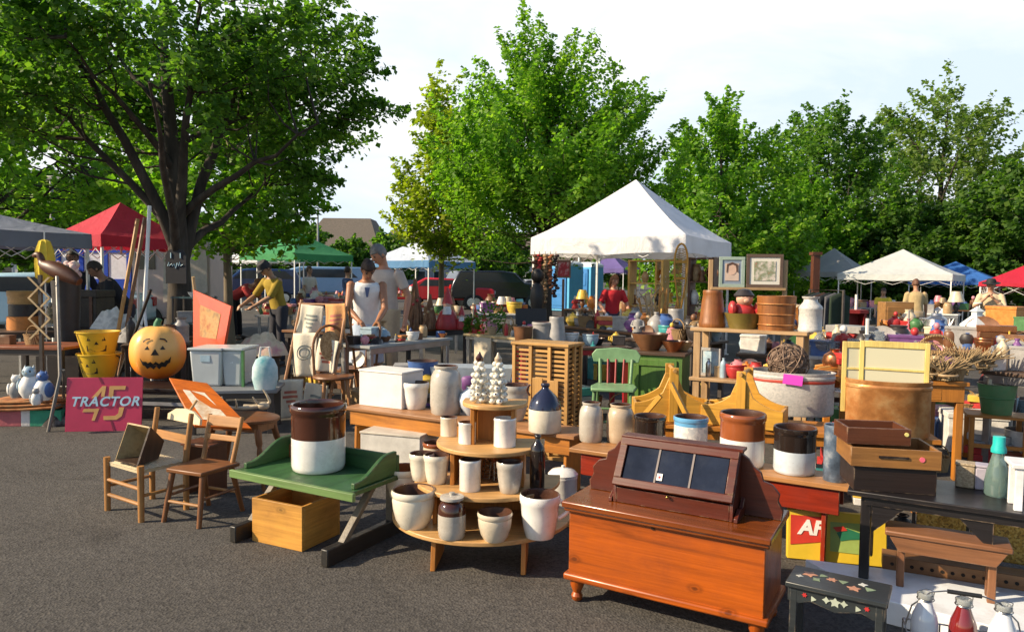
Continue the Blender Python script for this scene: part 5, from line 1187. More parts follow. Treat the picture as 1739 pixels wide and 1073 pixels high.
for j in range(nr_):
    for i in range(ns_): fs.append((j*ns_+i,j*ns_+(i+1)%ns_,(j+1)*ns_+(i+1)%ns_,(j+1)*ns_+i))
m = MB(); m.add(vs,fs); m.build('body', m_, pk, smooth=80)
rof = lambda z: pradius(z)*1.012
FZ = lambda pl_: [(x_, z_*1.1) for x_, z_ in pl_]
q_ = [dens([(-.115,.335),(-.065,.335),(-.085,.375)]),dens([(.03,.335),(.08,.335),(.055,.375)])]
facepatch(rof,q_,0,'eye',pk); facepatch(rof,[dens([(-.055,.28),(.02,.28),(-.015,.345)])],0,'nose',pk)
facepatch(rof,[dens([(-.125,.405),(-.10,.43),(-.06,.438),(-.06,.45),(-.10,.443),(-.13,.42)],.02),dens([(.025,.438),(.07,.43),(.095,.405),(.10,.415),(.075,.443),(.03,.45)],.02)],0,'eyebrow',pk)
facepatch(rof,[dens([(-.165,.25),(-.135,.215),(-.10,.215),(-.085,.195),(-.06,.215),(-.035,.19),(-.01,.215),(.02,.19),(.045,.212),(.065,.20),(.085,.225),(.105,.225),(.135,.26),(.125,.20),(.10,.185),(.08,.155),(.045,.16),(.02,.135),(-.005,.165),(-.03,.135),(-.06,.16),(-.09,.14),(-.11,.17),(-.135,.18)])],0,'mouth',pk)
m = MB(); m.tube([(0,0,.53),(.0,-.01,.59),(.02,-.02,.63)],[.05,.035,.03],10); m.build('stem', mat('stem_green',(.03,.16,.07),rough=.5), pk)
# rug stack, striped box
p = T(-18,724,0); sb_ = thing('striped_box','red white and green striped box beneath the folded rug','box',(p.x,p.y,0),R(4))
for k, (x0_, x1_, c) in enumerate([(0,.28,(.42,.12,.13)),(.28,.36,(.62,.58,.55)),(.36,.64,(.05,.26,.16))]):
    m = MB(); m.box(((x0_+x1_)/2,.2,.075),(x1_-x0_,.4,.15)); m.build('stripe', cloth('stripe%d'%k,c), sb_, bev=.004)
RUG = tworamp('rug_orange',[(.20,.07,.03),(.42,.17,.06),(.30,.20,.10)],scale=10,rough=.95,bump=.6)
m = MB()
for k in range(3): m.grid(lambda u,v,k=k: (-.03+.66*u+.03*k, -.03+.40*v, .155+.035*k+.03*u*u+.012*math.sin(9*u+k)*math.sin(4*v)),20,8)
rg_ = m.build('folded_rug', RUG, None, (p.x,p.y,0), R(4), solid=.024); tag(rg_,'orange brown folded rug on top of the striped box','rug')
# ceramic birds
for k, (px, py, s, c, c2, lb) in enumerate([(36,668,.30,'pale blue','white','taller pale blue ceramic owl at the left on the folded rug'),(60,672,.27,'blue','white','blue and white ceramic owl at the right on the folded rug'),(13,668,.22,'white','grey','white and grey ceramic owl at the left edge'),(46,680,.15,'grey','white','small grey ceramic owl in front of the blue owls')]):
    p = T(px,py+6,.29); ow = thing('ceramic_owl', lb, 'owl', (p.x,p.y+.12,.265), rnd.uniform(-.4,.4), 'ceramic owls on the folded rug')
    m = MB(); m.lathe([(0,0),(s*.2,0),(s*.3,s*.2),(s*.3,s*.42),(s*.2,s*.62),(s*.16,s*.66),(0,s*.68)],20); m.build('body', pm(c2), ow)
    m = MB(); m.ball((0,-.01,s*.8),(s*.19,s*.18,s*.18),16,10); 
    for x in (-1,1): m.lathe([(s*.05,0),(0,s*.1)],8,c=(x*s*.12,0,s*.92))
    hd = m.build('head', pm(c), ow)
    m = MB(); m.lathe([(s*.03,0),(0,s*.07)],8,M=rotm((0,-s*.18,s*.78),(PI/2,0,0))); m.build('beak', pm('yellow'), hd)
    for x in (-1,1):
        m = MB(); m.ball((x*s*.08,-s*.165,s*.83),(s*.045,s*.03,s*.045),10,6); m.build('eye', pm('dark'), hd)
        m = MB(); m.ball((x*s*.27,.0,s*.36),(s*.08,s*.18,s*.26),12,8); m.build('wing', pm(c), ow)
p = T(82,690,.2); good('heap','dark',.24,(p.x,p.y+.2,.0),0,'black bag heaped at the right of the ceramic owls','left stall odds and ends','grey')
# trestle ladder
p = T(82,733,0); p2_ = D(97,470,7.0); lad = thing('trestle','thin grey wooden trestle leg stand left of the tractor sign','trestle',(p.x,p.y,0))
q2 = T(104,730,0)-p; top_ = p2_-p
GWD = wood('grey_weathered',(.20,.185,.165),2)
m = MB(); m.tube([(0,0,0),(.08,.06,.5),tuple(top_)],.016,8); m.build('post', GWD, lad)
m = MB(); m.tube([(-.12,.42,0),(.09,.09,.55)],.014,8); m.build('leg', GWD, lad)
m = MB(); m.tube([(.035,.03,.22),(-.05,.30,.2)],.011,8); m.build('crossbar', GWD, lad)
# tables behind on the left
r, o0, L, rz = table('brown red topped table above the ceramic owls',(-30,588),(108,590),.66,.6,wood('redbrown_top',(.26,.09,.045),0),LEGD,ap=.06)
goods('on the brown red table at the left edge',o0,rz,L*.5,.5,.66,[('box','brown',.1),('basket','tan',.2)],3,'left stall odds and ends')
# second row
def crate_dark(label, px, py, wp, hp, dep, z, matl, rz=0):
    p = T(px,py,z); Y = p.y; w_, h_ = wp*Y/F, hp*Y/F
    r = thing('old_trunk', label, 'trunk', (p.x,p.y,z), R(rz))
    m = MB(); m.box((w_/2,dep/2,h_*.4),(w_,dep,h_*.8)); m.build('body', matl, r, bev=.006)
    m = MB(); m.box((w_/2,dep/2,h_*.9),(w_+.02,dep+.02,h_*.19)); m.build('lid', matl, r, bev=.01)
    for x in (.12,.5,.88):
        m = MB(); m.box((w_*x,-.006,h_*.42),(.04,.012,h_*.82)); m.build('batten', DBR[2], r)
    return r
TRUNKM = tworamp('trunk_dark',[(.015,.012,.01),(.05,.035,.022)],scale=12,rough=.6)
r, o0, L, rz = table('long dark table carrying the old trunk behind the yellow buckets',(-60,566),(208,560),.70,.8,DKT,LEGD,ap=.05)
crate_dark('dark ribbed wicker trunk behind the yellow buckets',92,556,72,64,.45,.70,TRUNKM)
BEI = cloth('beige_cloth',(.42,.36,.27))
p = T(84,496,1.12); tcz = tag(MB().grid(lambda u,v: (.62*u,.5*v,1.125+.006*math.sin(20*u)),10,6).build('cloth_cover', BEI, None, (p.x,p.y+.02,0), 0, solid=.012),'beige folded cloth lying on the old trunk','cloth')
p = T(178,560,.70); good('heap','white',.36,(p.x,p.y+.3,.70),0,'pile of white fleece right of the old trunk','left stall odds and ends','grey')
p = T(172,556,.70); wst = thing('fleece_stool','white metal stand under the fleece','stand',(p.x,p.y+.1,.70)) if False else None
# hat box, expanding rack
p = T(18,560,.70); hb = thing('hat_box','round tan wooden hat box at the left edge','hat box',(p.x,p.y+.28,1.02))
HBX = wood('hatbox',(.50,.28,.11),0)
m = MB(); m.lathe([(0,0),(.19,0),(.19,.12),(0,.12)],28); m.build('body', HBX, hb); m = MB(); m.lathe([(0,.10),(.198,.10),(.2,.16),(.19,.17),(0,.172)],28); m.build('lid', HBX, hb)
p = T(14,562,.70); bs_ = thing('stacked_stand','orange and dark stacked tins under the hat box','tins',(p.x,p.y+.28,.70))
m = MB(); m.lathe([(0,0),(.18,0),(.18,.17),(0,.17)],24); m.build('orange_tin', pm('orange'), bs_)
m = MB(); m.lathe([(0,.172),(.16,.172),(.16,.318),(0,.318)],24); m.build('dark_tin', pm('dark'), bs_)
q0 = D(47,470,6.9); ex = thing('expanding_rack','pale wooden accordion peg rack hanging open at the left','rack',(q0.x,q0.y,0))
PLW = wood('pale_lath',(.62,.47,.28),2,con=.3)
zz = [q0.z-i*.2 for i in range(4)]
for i in range(3):
    for s in (0,1):
        m = MB(); y_ = .008*s; a_, b_ = (0,.2) if s == 0 else (.2,0); m.slab([(a_-.012,y_,zz[i]),(a_+.012,y_,zz[i]),(b_+.012,y_,zz[i+1]),(b_-.012,y_,zz[i+1])],.007); m.build('lath', PLW, ex)
m = MB(); m.box((.1,.03,(zz[0]+.02)/2),(.03,.03,zz[0]+.02)); m.build('stand_post', LEGD, ex)
m = MB(); m.box((.1,.03,.012),(.3,.3,.022)); m.build('stand_base', LEGD, ex)
# wooden goose, yellow umbrella, flowers
p = D(98,462,7.4); gs = thing('wooden_goose','dark brown carved goose perched on a pole at the left stall','carving',(p.x,p.y,0),R(-12))
m = MB(); pl = arc([(-.30,0,p.z+.16),(-.22,0,p.z+.17),(-.17,0,p.z+.08),(-.04,0,p.z+.03),(.12,0,p.z-.03),(.26,0,p.z-.10)]); m.tube(pl,[.012+.022*min(1,i/6) if i < 16 else .034+.05*math.sin(PI*(i-16)/(len(pl)-16)) for i in range(len(pl))],10); m.build('body', wood('goose_brown',(.09,.035,.02),0), gs)
m = MB(); m.tube([(0,0,0),(0,0,p.z)],.016,8); m.box((0,0,.012),(.28,.28,.02)); m.build('pole', LEGD, gs)
p = D(76,432,8.2); um = thing('folded_umbrella','yellow folded umbrella hanging below the grey canopy','umbrella',(p.x,p.y,p.z-.16))
m = MB(); pr2 = [(.03,-.16),(.085,-.10),(.09,.05),(.08,.2),(.05,.31),(0,.33)]
m.add(*(lambda V_: (V_, [(j*24+i,j*24+(i+1)%24,(j+1)*24+(i+1)%24,(j+1)*24+i) for j in range(5) for i in range(24)]))([(r_*(1+.18*math.cos(8*2*PI*i/24))*math.cos(2*PI*i/24), r_*(1+.18*math.cos(8*2*PI*i/24))*math.sin(2*PI*i/24), z_) for r_, z_ in [(max(a_,.01),b_) for a_, b_ in pr2] for i in range(24)])); m.build('cloth', cloth('umbrella_yellow',(.68,.50,.06)), um)
m = MB(); m.tube([(0,0,-(p.z-.16)),(0,0,.42)],.008,6); m.build('shaft', LEGW, um)
p = D(112,462,8.6); fp = thing('flower_bunch','bunch of pale pink flowers in a dark pot at the left stall','flowers',(p.x,p.y,0))
m = MB(); q_ = random.Random(4)
for k in range(26): a = q_.uniform(0,6.28); rr_ = .17*q_.random()**.5; m.ball((rr_*math.cos(a),rr_*math.sin(a)*.8,p.z+q_.uniform(-.08,.10)),q_.uniform(.03,.05),8,5)
m.build('blossoms', tworamp('pink_bloom',[(.45,.14,.18),(.70,.52,.50),(.72,.66,.5)],scale=8,rough=.8), fp)
m = MB(); m.lathe([(0,.45),(.12,.45),(.16,p.z-.1),(0,p.z-.1)],18); m.build('pot', pm('dark'), fp); m = MB(); m.box((0,0,.224),(.5,.4,.446)); m.build('plinth', DKB[0], fp)
# skis, white pole, things against the tree
def leaner(name, label, cat, bot, top, r, matl, flat=None):
    b = Vector(bot); t = Vector(top)-b; m = MB()
    if flat: m.tube([(0,0,0),tuple(t)],r,4); 
    else: m.tube([(0,0,0),tuple(t*.5),tuple(t)],r,8)
    return tag(m.build(name, matl, None, tuple(b)), label, cat)
gp = lambda px, py: tuple(T(px,py,0))
leaner('wooden_ski','honey coloured wooden ski leaning on the maple, left one of two','ski',gp(182,668),tuple(D(234,372,8.9)),.024,wood('ski_wood',(.48,.27,.10),2))
leaner('wooden_ski','darker wooden ski leaning on the maple, right one of two','ski',gp(197,668),tuple(D(246,370,9.0)),.024,wood('ski_dark',(.22,.11,.05),2))
b_ = T(238,668,0); t_ = D(254,350,9.0)-b_
wp_ = thing('white_post','tall white painted post with forked foot leaning by the maple','post',tuple(b_))
m = MB(); m.tube([tuple(t_*.42),tuple(t_)],.024,8); m.build('shaft', WHITEMETAL, wp_)
for s in (-1,1): m = MB(); m.tube([(s*.16,0,0),tuple(t_*.44)],.018,8); m.build('foot', WHITEMETAL, wp_)
leaner('black_pole','black pole leaning across the stall left of the pumpkin','pole',gp(192,668),tuple(D(256,492,8.2)),.018,FACE)
m = MB(); pts = arc([(0,0,0),(.1,0,.02),(.22,.02,0),(.3,.0,-.05)]); p = D(212,505,8.1); m.tube([tuple(Vector(q_)) for q_ in pts],.05,8); 
gh = good('heap','grey',.26,tuple(T(232,580,.62)),0,'grey canvas bundle behind the pumpkin','left stall odds and ends','dark')
r, o0, L, rz = table('narrow dark stand table right behind the pumpkin',(205,586),(320,584),.62,.5,DKT,LEGD,ap=.05)
goods('on the stand behind the pumpkin',o0,rz,L,.4,.62,[('bottle','dark',.3),('box','grey',.16),('jar','brown',.22),('can','grey',.3)],8,'left stall odds and ends')
# chalk sign on trunk
p = D(301,452,9.15); cs = thing('chalkboard','small black chalkboard with white scrawl hung on the maple trunk','sign',(p.x,p.y-.02,p.z),R(0))
m = MB(); m.prism([(-.13,-.22),(.13,-.22),(.13,.14),(.09,.2),(0,.23),(-.09,.2),(-.13,.14)],.02,rotm((0,0,0),(PI/2,0,0))); m.build('board', mat('chalk_black',(.02,.02,.025),rough=.7), cs)
m = MB(); SC = [(-.10,.0),(-.085,.05),(-.08,0),(-.05,.03),(-.04,0),(-.02,.03),(0,-.03),(.02,.04),(.035,.0),(.05,.05),(.06,0),(.09,.02)]
m.tube([(x,-.024,z) for x, z in SC],.005,5); m.build('scrawl', PBL, cs)
m = MB(); m.tube([(-.06,-.023,.1),(-.06,-.023,.17)],.006,5); m.build('mark', PBL, cs); m = MB(); m.tube([(.06,-.023,.1),(.06,-.023,.17)],.006,5); m.build('mark', PBL, cs)
# black shelf rack beside the trunk
p = T(272,668,0); bk = thing('metal_shelf','dark metal shelf rack standing in front of the maple trunk','shelf',(p.x,p.y+.35,0),R(-5))
for x in (0,.42):
    for y in (0,.25): m = MB(); m.box((x,y,.58),(.02,.02,1.16)); m.build('post', LEGD, bk)
for z in (.5,.82,1.14): m = MB(); m.box((.21,.125,z),(.46,.29,.015)); m.build('shelf_board', mat('shelf_teal',(.03,.07,.08),rough=.4), bk)
M = Matrix.Rotation(R(-5),3,'Z')
for k, (x, z, kd, c, lb) in enumerate([(.1,.83,'box','grey','grey tin box on the middle of the dark metal shelf'),(.3,.83,'jar','dark','dark jar on the middle of the dark metal shelf'),(.2,1.15,'dish','white','white dish on the top of the dark metal shelf'),(.12,.51,'box','brown','brown box low on the dark metal shelf')]):
    v = Vector((p.x,p.y+.35,0))+M @ Vector((x,.12,0)); good(kd,c,.14 if kd != 'dish' else .06,(v.x,v.y,z),.2,lb,'left stall odds and ends')
# orange red panel and wooden pole
qd = [D(328,590,8.0),D(378,598,7.7),D(392,520,7.75),D(328,492,8.1)]
pn = thing('leaning_picture','orange red leaning panel with pale picture right of the maple','panel',tuple(qd[0]))
m = MB(); m.slab([q_-qd[0] for q_ in qd],-.03); m.build('board', mat('panel_orange',(.62,.07,.02),rough=.35,var=.15,coat=.3), pn)
c_ = sum((q_-qd[0] for q_ in qd),Vector())/4; nn = (qd[1]-qd[0]).cross(qd[2]-qd[0]).normalized()
m = MB(); m.slab([c_+(q_-qd[0]-c_)*.55+nn*.004 for q_ in qd],.004); m.build('picture', tworamp('panel_pic',[(.30,.05,.02),(.45,.25,.08),(.2,.12,.06)],scale=10,rough=.6), pn)
for k in (0,1):
    m = MB(); e = qd[k]-qd[0]; m.tube([(e.x,e.y+.02,-qd[0].z),(e.x,e.y+.02,e.z)],.02,6); m.build('prop_leg', LEGD, pn)
leaner('wooden_pole','pale wooden pole leaning in front of the orange red panel','pole',gp(350,668),tuple(D(328,470,8.3)),.02,PLW)
# bins on a low bench
r, o0, L, rz = table('low grey bench carrying the plastic bins',(312,664),(470,662),.40,.5,mat('grey_bench',(.16,.17,.18),rough=.6),LEGD,ap=.05)
BIN = mat('bin_clear',(.55,.60,.62),rough=.25,var=.1,scale=3,trans=.25)
for px, wp, lb in [(318,56,'milky plastic storage bin with blue label on the low grey bench'),(372,38,'milky plastic bin with dark green corner on the low grey bench')]:
    p = T(px,657,.40); Y = p.y; w_ = wp*Y/F; h_ = 62*Y/F
    bn = thing('storage_bin', lb, 'bin', (p.x,p.y+.04,.40), R(-2), 'plastic storage bins')
    m = MB(); m.hexa([(.02,.02,0),(w_-.02,.02,0),(w_-.02,.34,0),(.02,.34,0)],[(0,0,h_),(w_,0,h_),(w_,.36,h_),(0,.36,h_)]); m.build('body', BIN, bn, bev=.02)
    m = MB(); m.box((w_/2,.18,h_+.012),(w_+.02,.39,.022)); m.build('lid', BIN, bn, bev=.006)
    if px < 350: m = MB(); m.box((w_/2,.003,h_*.78),(.09,.006,.06)); m.build('label_tag', pm('pale blue'), bn)
    else: m = MB(); m.box((w_+.006,.0,h_/2),(.02,.03,h_)); m.build('corner_post', pm('green'), bn)
p = T(405,655,.40); good('heap','cream',.34,(p.x-.25,p.y+1.35,.55),0,'pile of pale patterned cloth above the plastic bins','left stall odds and ends','pink')
r, o0, L, rz = table('plank table under the pile of patterned cloth',(362,604),(478,602),.55,.6,BRT,LEGD,ap=.05)
p = T(447,662,.40); tb2 = thing('tote_bag','teal and white round tote bag beside the towel rack','bag',(p.x,p.y+.05,.40),R(10))
m = MB(); m.lathe([(0,0),(.09,0),(.115,.10),(.11,.2),(.08,.27),(.03,.30),(0,.30)],24,sy=.7); m.build('body', tworamp('teal_bag',[(.06,.28,.32),(.42,.55,.56),(.66,.68,.66)],scale=5,rough=.8), tb2)
m = MB(); m.tube([(-.05,0,.27),(-.035,0,.38),(.035,0,.38),(.05,0,.27)],.01,6); m.build('handle', pm('white'), tb2)
# towel rack with grain sacks
p = T(470,716,0); rk = thing('sack_rack','slanting wooden rack draped with printed flour sacks','rack',(p.x,p.y,0),R(-14))
for x in (0,.52):
    m = MB(); m.tube([(x,0,0),(x+.03,.42,1.18)],.016,8); m.build('post', BT[2], rk)
for z in (.28,.72,1.14): m = MB(); y_ = .42*z/1.18; m.tube([(0,y_,z),(.56,y_,z)],.012,8); m.build('rail', BT[0], rk)
m = MB(); m.tube([(.0,.75,0),(.03,.42,1.18)],.014,8); m.build('back_leg', BT[2], rk); m = MB(); m.tube([(.52,.75,0),(.55,.42,1.18)],.014,8); m.build('back_leg', BT[2], rk)
SACK = cloth('flour_sack',(.62,.56,.44),var=.12); MARKG = mat('sack_print',(.20,.22,.20),rough=.9,var=.3); MARKR = mat('sack_print_red',(.42,.14,.10),rough=.9)
for k, (x0_, w_, z1_, h_, mk, lb) in enumerate([(.06,.25,1.13,.30,MARKG,'flour sack with green print at the top left of the rack'),(.33,.22,1.13,.34,MARKR,'orange printed flour sack at the top right of the rack'),(.03,.27,.84,.42,MARKG,'long flour sack with round print in the middle of the rack'),(.33,.22,.80,.30,MARKR,'flour sack with reddish print in the middle right of the rack'),(-.03,.27,.39,.36,MARKR,'wide flour sack hanging at the bottom left of the rack'),(.27,.24,.38,.36,MARKG,'flour sack with grey print at the bottom right of the rack')]):
    v = Vector((p.x,p.y,0))+Matrix.Rotation(R(-14),3,'Z') @ Vector((x0_,.42*z1_/1.18-.02,0))
    sk = thing('flour_sack', lb, 'sack', (v.x,v.y,z1_), R(-14), 'printed flour sacks on the rack'); sk.rotation_euler = (0,R((4,-5,-3,6,-4,5)[k]),R(-14))
    f = lambda u, v_, w_=w_, h_=h_, k=k: (w_*u+.012*math.sin(5*v_+k)*v_, -.025-.06*v_+.026*math.sin(8*u+k)*(.25+v_), .01-h_*v_-.015*abs(math.sin(3*u+k))*v_)
    m = MB(); m.grid(f,14,14); m.build('cloth', SACK if k != 1 else cloth('sack_orange',(.60,.30,.12)), sk, solid=.006, smooth=60)
    m = MB()
    if k == 2:
        for ra in (.07,.045):
            pts = [tuple(Vector(f(.5+ra*math.cos(t)/w_, .45+ra*math.sin(t)/h_))+Vector((0,-.006,0))) for t in [2*PI*i/24 for i in range(25)]]; m.tube(pts,.004,5)
    else:
        for j, (vv, u0, u1) in enumerate([(.3,.25,.78),(.42,.2,.82),(.54,.3,.7),(.66,.35,.68)]):
            m.grid(lambda a, b: tuple(Vector(f(u0+(u1-u0)*a, vv+.07*b))+Vector((0,-.005,0))),10,2)
    m.build('print', mk, sk, smooth=60)
# bentwood chairs
def bent_chair(label, loc, rz, sc=1.0, tilt=0):
    r = thing('bentwood_chair', label, 'chair', loc, rz, 'old wooden chairs by the sack rack')
    m = MB(); m.lathe([(0,.44),(.19,.44),(.20,.455),(.19,.47),(0,.47)],28); m.build('seat', CHB[0], r)
    for a in (45,135,225,315):
        m = MB(); x, y = math.cos(R(a)), math.sin(R(a)); m.tube([(x*.2,y*.2,0),(x*.15,y*.15,.44)],[.015,.019],10); m.build('leg', BT[2], r)
    m = MB(); pts = [(-.16,.13,.46)]+[(-.17*math.cos(PI*i/12),.15+.06*math.sin(PI*i/12),.7+.24*math.sin(PI*i/12)) for i in range(13)]+[(.16,.13,.46)]; m.tube(pts,.014,8); m.build('back_hoop', CHB[2], r)
    m = MB(); m.torus((0,0,.2),.15,.009,24,6); m.build('ring_stretcher', BT[0], r)
    m = MB(); m.lathe([(0,-.005),(.1,-.005),(.1,.005),(0,.005)],20,M=rotm((0,.17,.74),(PI/2-.2,0,0)),sy=1.5); m.build('cane_back', tworamp('cane',[(.25,.13,.05),(.45,.28,.13)],kind='voro',scale=70,rough=.8), r)
    return r
p = T(560,724,0); c1 = bent_chair('bentwood chair with oval cane back nearest the white box',(p.x,p.y+.15,0),R(25))
p = T(592,706,0); c2_ = dup(c1,(p.x+.05,p.y+.25,0),R(-60),'bentwood chair standing behind the oval cane backed chair')
p = T(590,640,.47); good('plate','white',.17,(c2_.location.x,c2_.location.y,.472),R(-25),'white crescent of an old plate propped on the bentwood chair','left stall odds and ends')
o = COL.objects[-1]
# ---------------------------------------------------------------- shoppers' tables in the middle
r, m1o, m1L, m1rz = table('grey folding table in front of the woman in white',(628,588),(769,573),.74,.45,GRT,LEGW,ap=.06)
goods('on the grey folding table',m1o,m1rz,m1L,.42,.74,[('box','dark',.09),('heap','dark',.10,'grey'),('dish','brown',.06),('book stack','orange',.07,'red'),('bowl','white',.1),('box','brown',.07),('jar','tan',.14),('dish','copper',.05)],21,'small goods on the grey folding table')
PINC = tworamp('dried_twigs',[(.08,.04,.025),(.24,.12,.06),(.34,.22,.13)],scale=16,rough=.95,bump=.9,stretch=(1,1,.3))
def cone(label, px, py, wp, hp, z, c='brown', mt=None):
    p = T(px,py,z); Y = p.y; w_, h = wp*Y/F, hp*Y/F; q = random.Random(px)
    r = thing('twig_teepee', label, 'ornament', (p.x,p.y+w_/2,z), 0, 'twig ornaments on the shoppers table')
    m = MB()
    for k in range(46):
        a = q.uniform(0,6.28); rr_ = w_/2*q.uniform(.55,1.0); m.tube([(rr_*math.cos(a),rr_*math.sin(a),0),(rr_*.4*math.cos(a+.3),rr_*.4*math.sin(a+.3),h*.6),(w_*.05*math.cos(a),w_*.05*math.sin(a),h*q.uniform(.85,1.05))],[.014,.011,.006],5)
    m.build('twigs', mt or PINC, r)
    m = MB(); 
    for k in range(9): a = k*.9; m.ball((w_*.42*(1-k/11)*math.cos(a),w_*.42*(1-k/11)*math.sin(a)-.01,h*.1+h*.8*k/10),.022,7,5)
    m.build('berries', pm('red' if c == 'brown' else c), r); return r
r, m2o, m2L, m2rz = table('brown table with twig ornaments behind the grey folding table',(690,560),(800,556),.74,.7,BRT,LEGD)
cone('tall twig teepee with red berries beside the shoppers',702,558,38,82,.74); cone('second shorter twig teepee with tan berries right of the tall one',728,559,32,58,.74,'tan')
def gnome(label, px, py, wp, hp, z, c='red', rz=0):
    p = T(px,py,z); Y = p.y; s = hp*Y/F; w_ = wp*Y/F/2
    r = thing('gnome', label, 'figure', (p.x,p.y+w_,z), rz, 'red Christmas gnomes')
    m = MB(); m.lathe([(0,0),(w_,0),(w_*1.05,s*.1),(w_*.7,s*.4),(w_*.4,s*.48),(0,s*.5)],16); m.build('body', pm(c), r)
    m = MB(); m.lathe([(0,s*.3),(w_*.45,s*.36),(w_*.3,s*.54),(0,s*.55)],12,c=(0,-w_*.4,0)); m.build('beard', pm('white'), r)
    m = MB(); m.ball((0,-w_*.2,s*.56),w_*.36,12,8); m.build('face', mat('skin_pale',(.55,.32,.22),rough=.6), r)
    m = MB(); m.lathe([(w_*.5,s*.6),(w_*.3,s*.8),(w_*.05,s),(0,s)],14); m.build('hat', pm(c), r); return r
gnome('red gnome with white beard between the twig teepees',758,560,40,72,.74); gnome('smaller red gnome on the brown table right end',783,560,24,40,.74); 
# second pale table with greenery
r, m3o, m3L, m3rz = table('pale plank table with Christmas greenery left of the white canopy leg',(786,566),(892,575),.74,.55,PALT,mat('pale_leg',(.55,.48,.36),rough=.6),ap=.04)
m = MB(); m.box((.35,-.004,.5),(.28,.01,.42)); tag(m.build('hanging_cloth', cloth('cream_hanging',(.62,.54,.40)), None, tuple(m3o+Vector((0,0,0))), m3rz),'cream cloth hanging from the pale plank table','cloth')
gnome('red felt gnome in front of the green wreath',806,566,22,44,.74); gnome('red felt gnome with tilted hat beside the green wreath',822,567,20,36,.74,rz=.6)
def plant(label, px, py, wp, hp, z, seed, lm='deep', cat='greenery', name='pine_bunch'):
    p = T(px,py,z); Y = p.y; w_, h = wp*Y/F/2, hp*Y/F; q = random.Random(seed)
    r = thing(name, label, cat, (p.x,p.y+w_*.6,z))
    m = MB()
    for k in range(260):
        a = q.uniform(0,6.28); rr_ = w_*q.random()**.5; zz_ = h*q.uniform(.05,1)*(1-.5*rr_/w_); c = Vector((rr_*math.cos(a),rr_*math.sin(a)*.7,zz_)); d = Vector((math.cos(a),math.sin(a),q.uniform(0,1))).normalized()*.06; s_ = d.cross(Vector((q.gauss(0,1),q.gauss(0,1),1))).normalized()*.016
        m.add([c-d*.5,c+s_,c+d*.5,c-s_],[(0,1,2,3)])
    m.build('needles', LEAF[lm], r, fix=False, smooth=0)
    m = MB(); m.lathe([(0,0),(w_*.35,0),(w_*.4,h*.25),(0,h*.25)],12); m.build('pot', pm('brown'), r); return r
plant('dark green pine wreath bunch standing on the pale plank table',832,568,56,70,.74,3)
plant('small green sprig bunch left of the red felt gnomes',800,566,26,40,.74,5)
goods('on the pale plank table',m3o,m3rz,m3L,.5,.74,[('candlestick','red',.3),('box','tan',.1),('basket','brown',.22),('figurine','white',.18,'red'),('dish','dark',.06)],31,'small goods on the pale plank table')
# black open case
p = T(878,560,.80); oc = thing('open_case','open black instrument case near the white canopy leg','case',(p.x,p.y,.62),R(6))
m = MB(); m.box((.22,.15,.08),(.44,.3,.16)); m.build('base', FACE, oc, bev=.01); m = MB(); m.box((.22,.36,.28),(.40,.04,.30),rot=(R(-14),0,0)); m.build('lid', FACE, oc, bev=.01)
m = MB(); m.box((.22,.15,-.31),(.46,.34,.61)); m.build('stand', DKB[0], oc)
# ---------------------------------------------------------------- poultry crate
PC = [wood('poultry_lath',(.50,.30,.12),i,con=.35) for i in (0,1,2)]
p = T(868,770,0); cr_ = thing('poultry_crate','tall slatted wooden poultry crate standing on end behind the jug','crate',(p.x,p.y,0),R(-31))
CW, CDp, CHt = .50, .27, .92
for x in (.012,CW*.33,CW*.67,CW-.012):
    m = MB(); m.box((x,.012,CHt/2),(.028,.022,CHt)); m.build('upright', PC[2], cr_, bev=.002)
for y in (.14,CDp-.012):
    m = MB(); m.box((CW-.012,y,CHt/2),(.022,.028,CHt)); m.build('upright', PC[2], cr_, bev=.002)
for z in (.012,CHt-.012): m = MB(); m.box((CW/2,CDp/2,z),(CW+.02,CDp+.02,.022)); m.build('end_board', PC[0], cr_, bev=.002)
m = MB()
for k in range(24): m.box((CW/2,.028,.05+k*.0365),(CW-.01,.008,.020))
sl1 = m.build('front_slats', PC[0], cr_); 
m = MB()
for k in range(24): m.box((CW-.028,CDp/2,.05+k*.0365),(.008,CDp-.01,.020))
m.build('side_slats', PC[1], cr_)
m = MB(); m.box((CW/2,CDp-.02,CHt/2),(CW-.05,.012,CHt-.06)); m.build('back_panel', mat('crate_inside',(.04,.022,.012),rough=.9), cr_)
for x, z in ((.24,.56),(.38,.55)): m = MB(); m.box((x,-.006,z),(.09,.012,.16)); m.build('door_slide', PC[2], cr_, bev=.002)
# red table, green chair, green cabinet
RDT = mat('red_frame',(.38,.02,.03),rough=.4)
r, m4o, m4L, m4rz = table('dark topped table with red frame behind the poultry crate',(880,590),(1075,590),.74,.6,DKT,RDT,ap=.05)
goods('on the red framed table',m4o,m4rz,m4L,.5,.74,[('pail','brown',.20),('crock','grey',.24),('churn','grey',.30),('bowl','white',.13),('bowl','pale blue',.12,None,'shallow'),('dish','dark',.07),('box','dark',.10)],41,'wares on the red framed table')
m = MB(); m.box((.62,.02,.42),(.06,.012,.22)); tag(m.build('paper_note', pm('white'), None, tuple(m4o), m4rz),'white paper hanging from the red framed table','paper')
GCH = [wood('chair_green',(.16,.30,.15),i,con=.35) for i in (0,1,2)]; MNT = mat('mint_paint',(.19,.34,.17),rough=.4,dirt=.2)
p = T(1000,750,0); gc = thing('green_chair','old green painted chair with mint seat and curved crest','chair',(p.x,p.y+.1,0),R(-12))
m = MB(); m.prism([(.02,0),(.40,0),(.42,.2),(.38,.40),(.04,.40),(0,.2)],.03,Matrix.Translation((0,0,.43))); m.build('seat', MNT, gc, bev=.01)
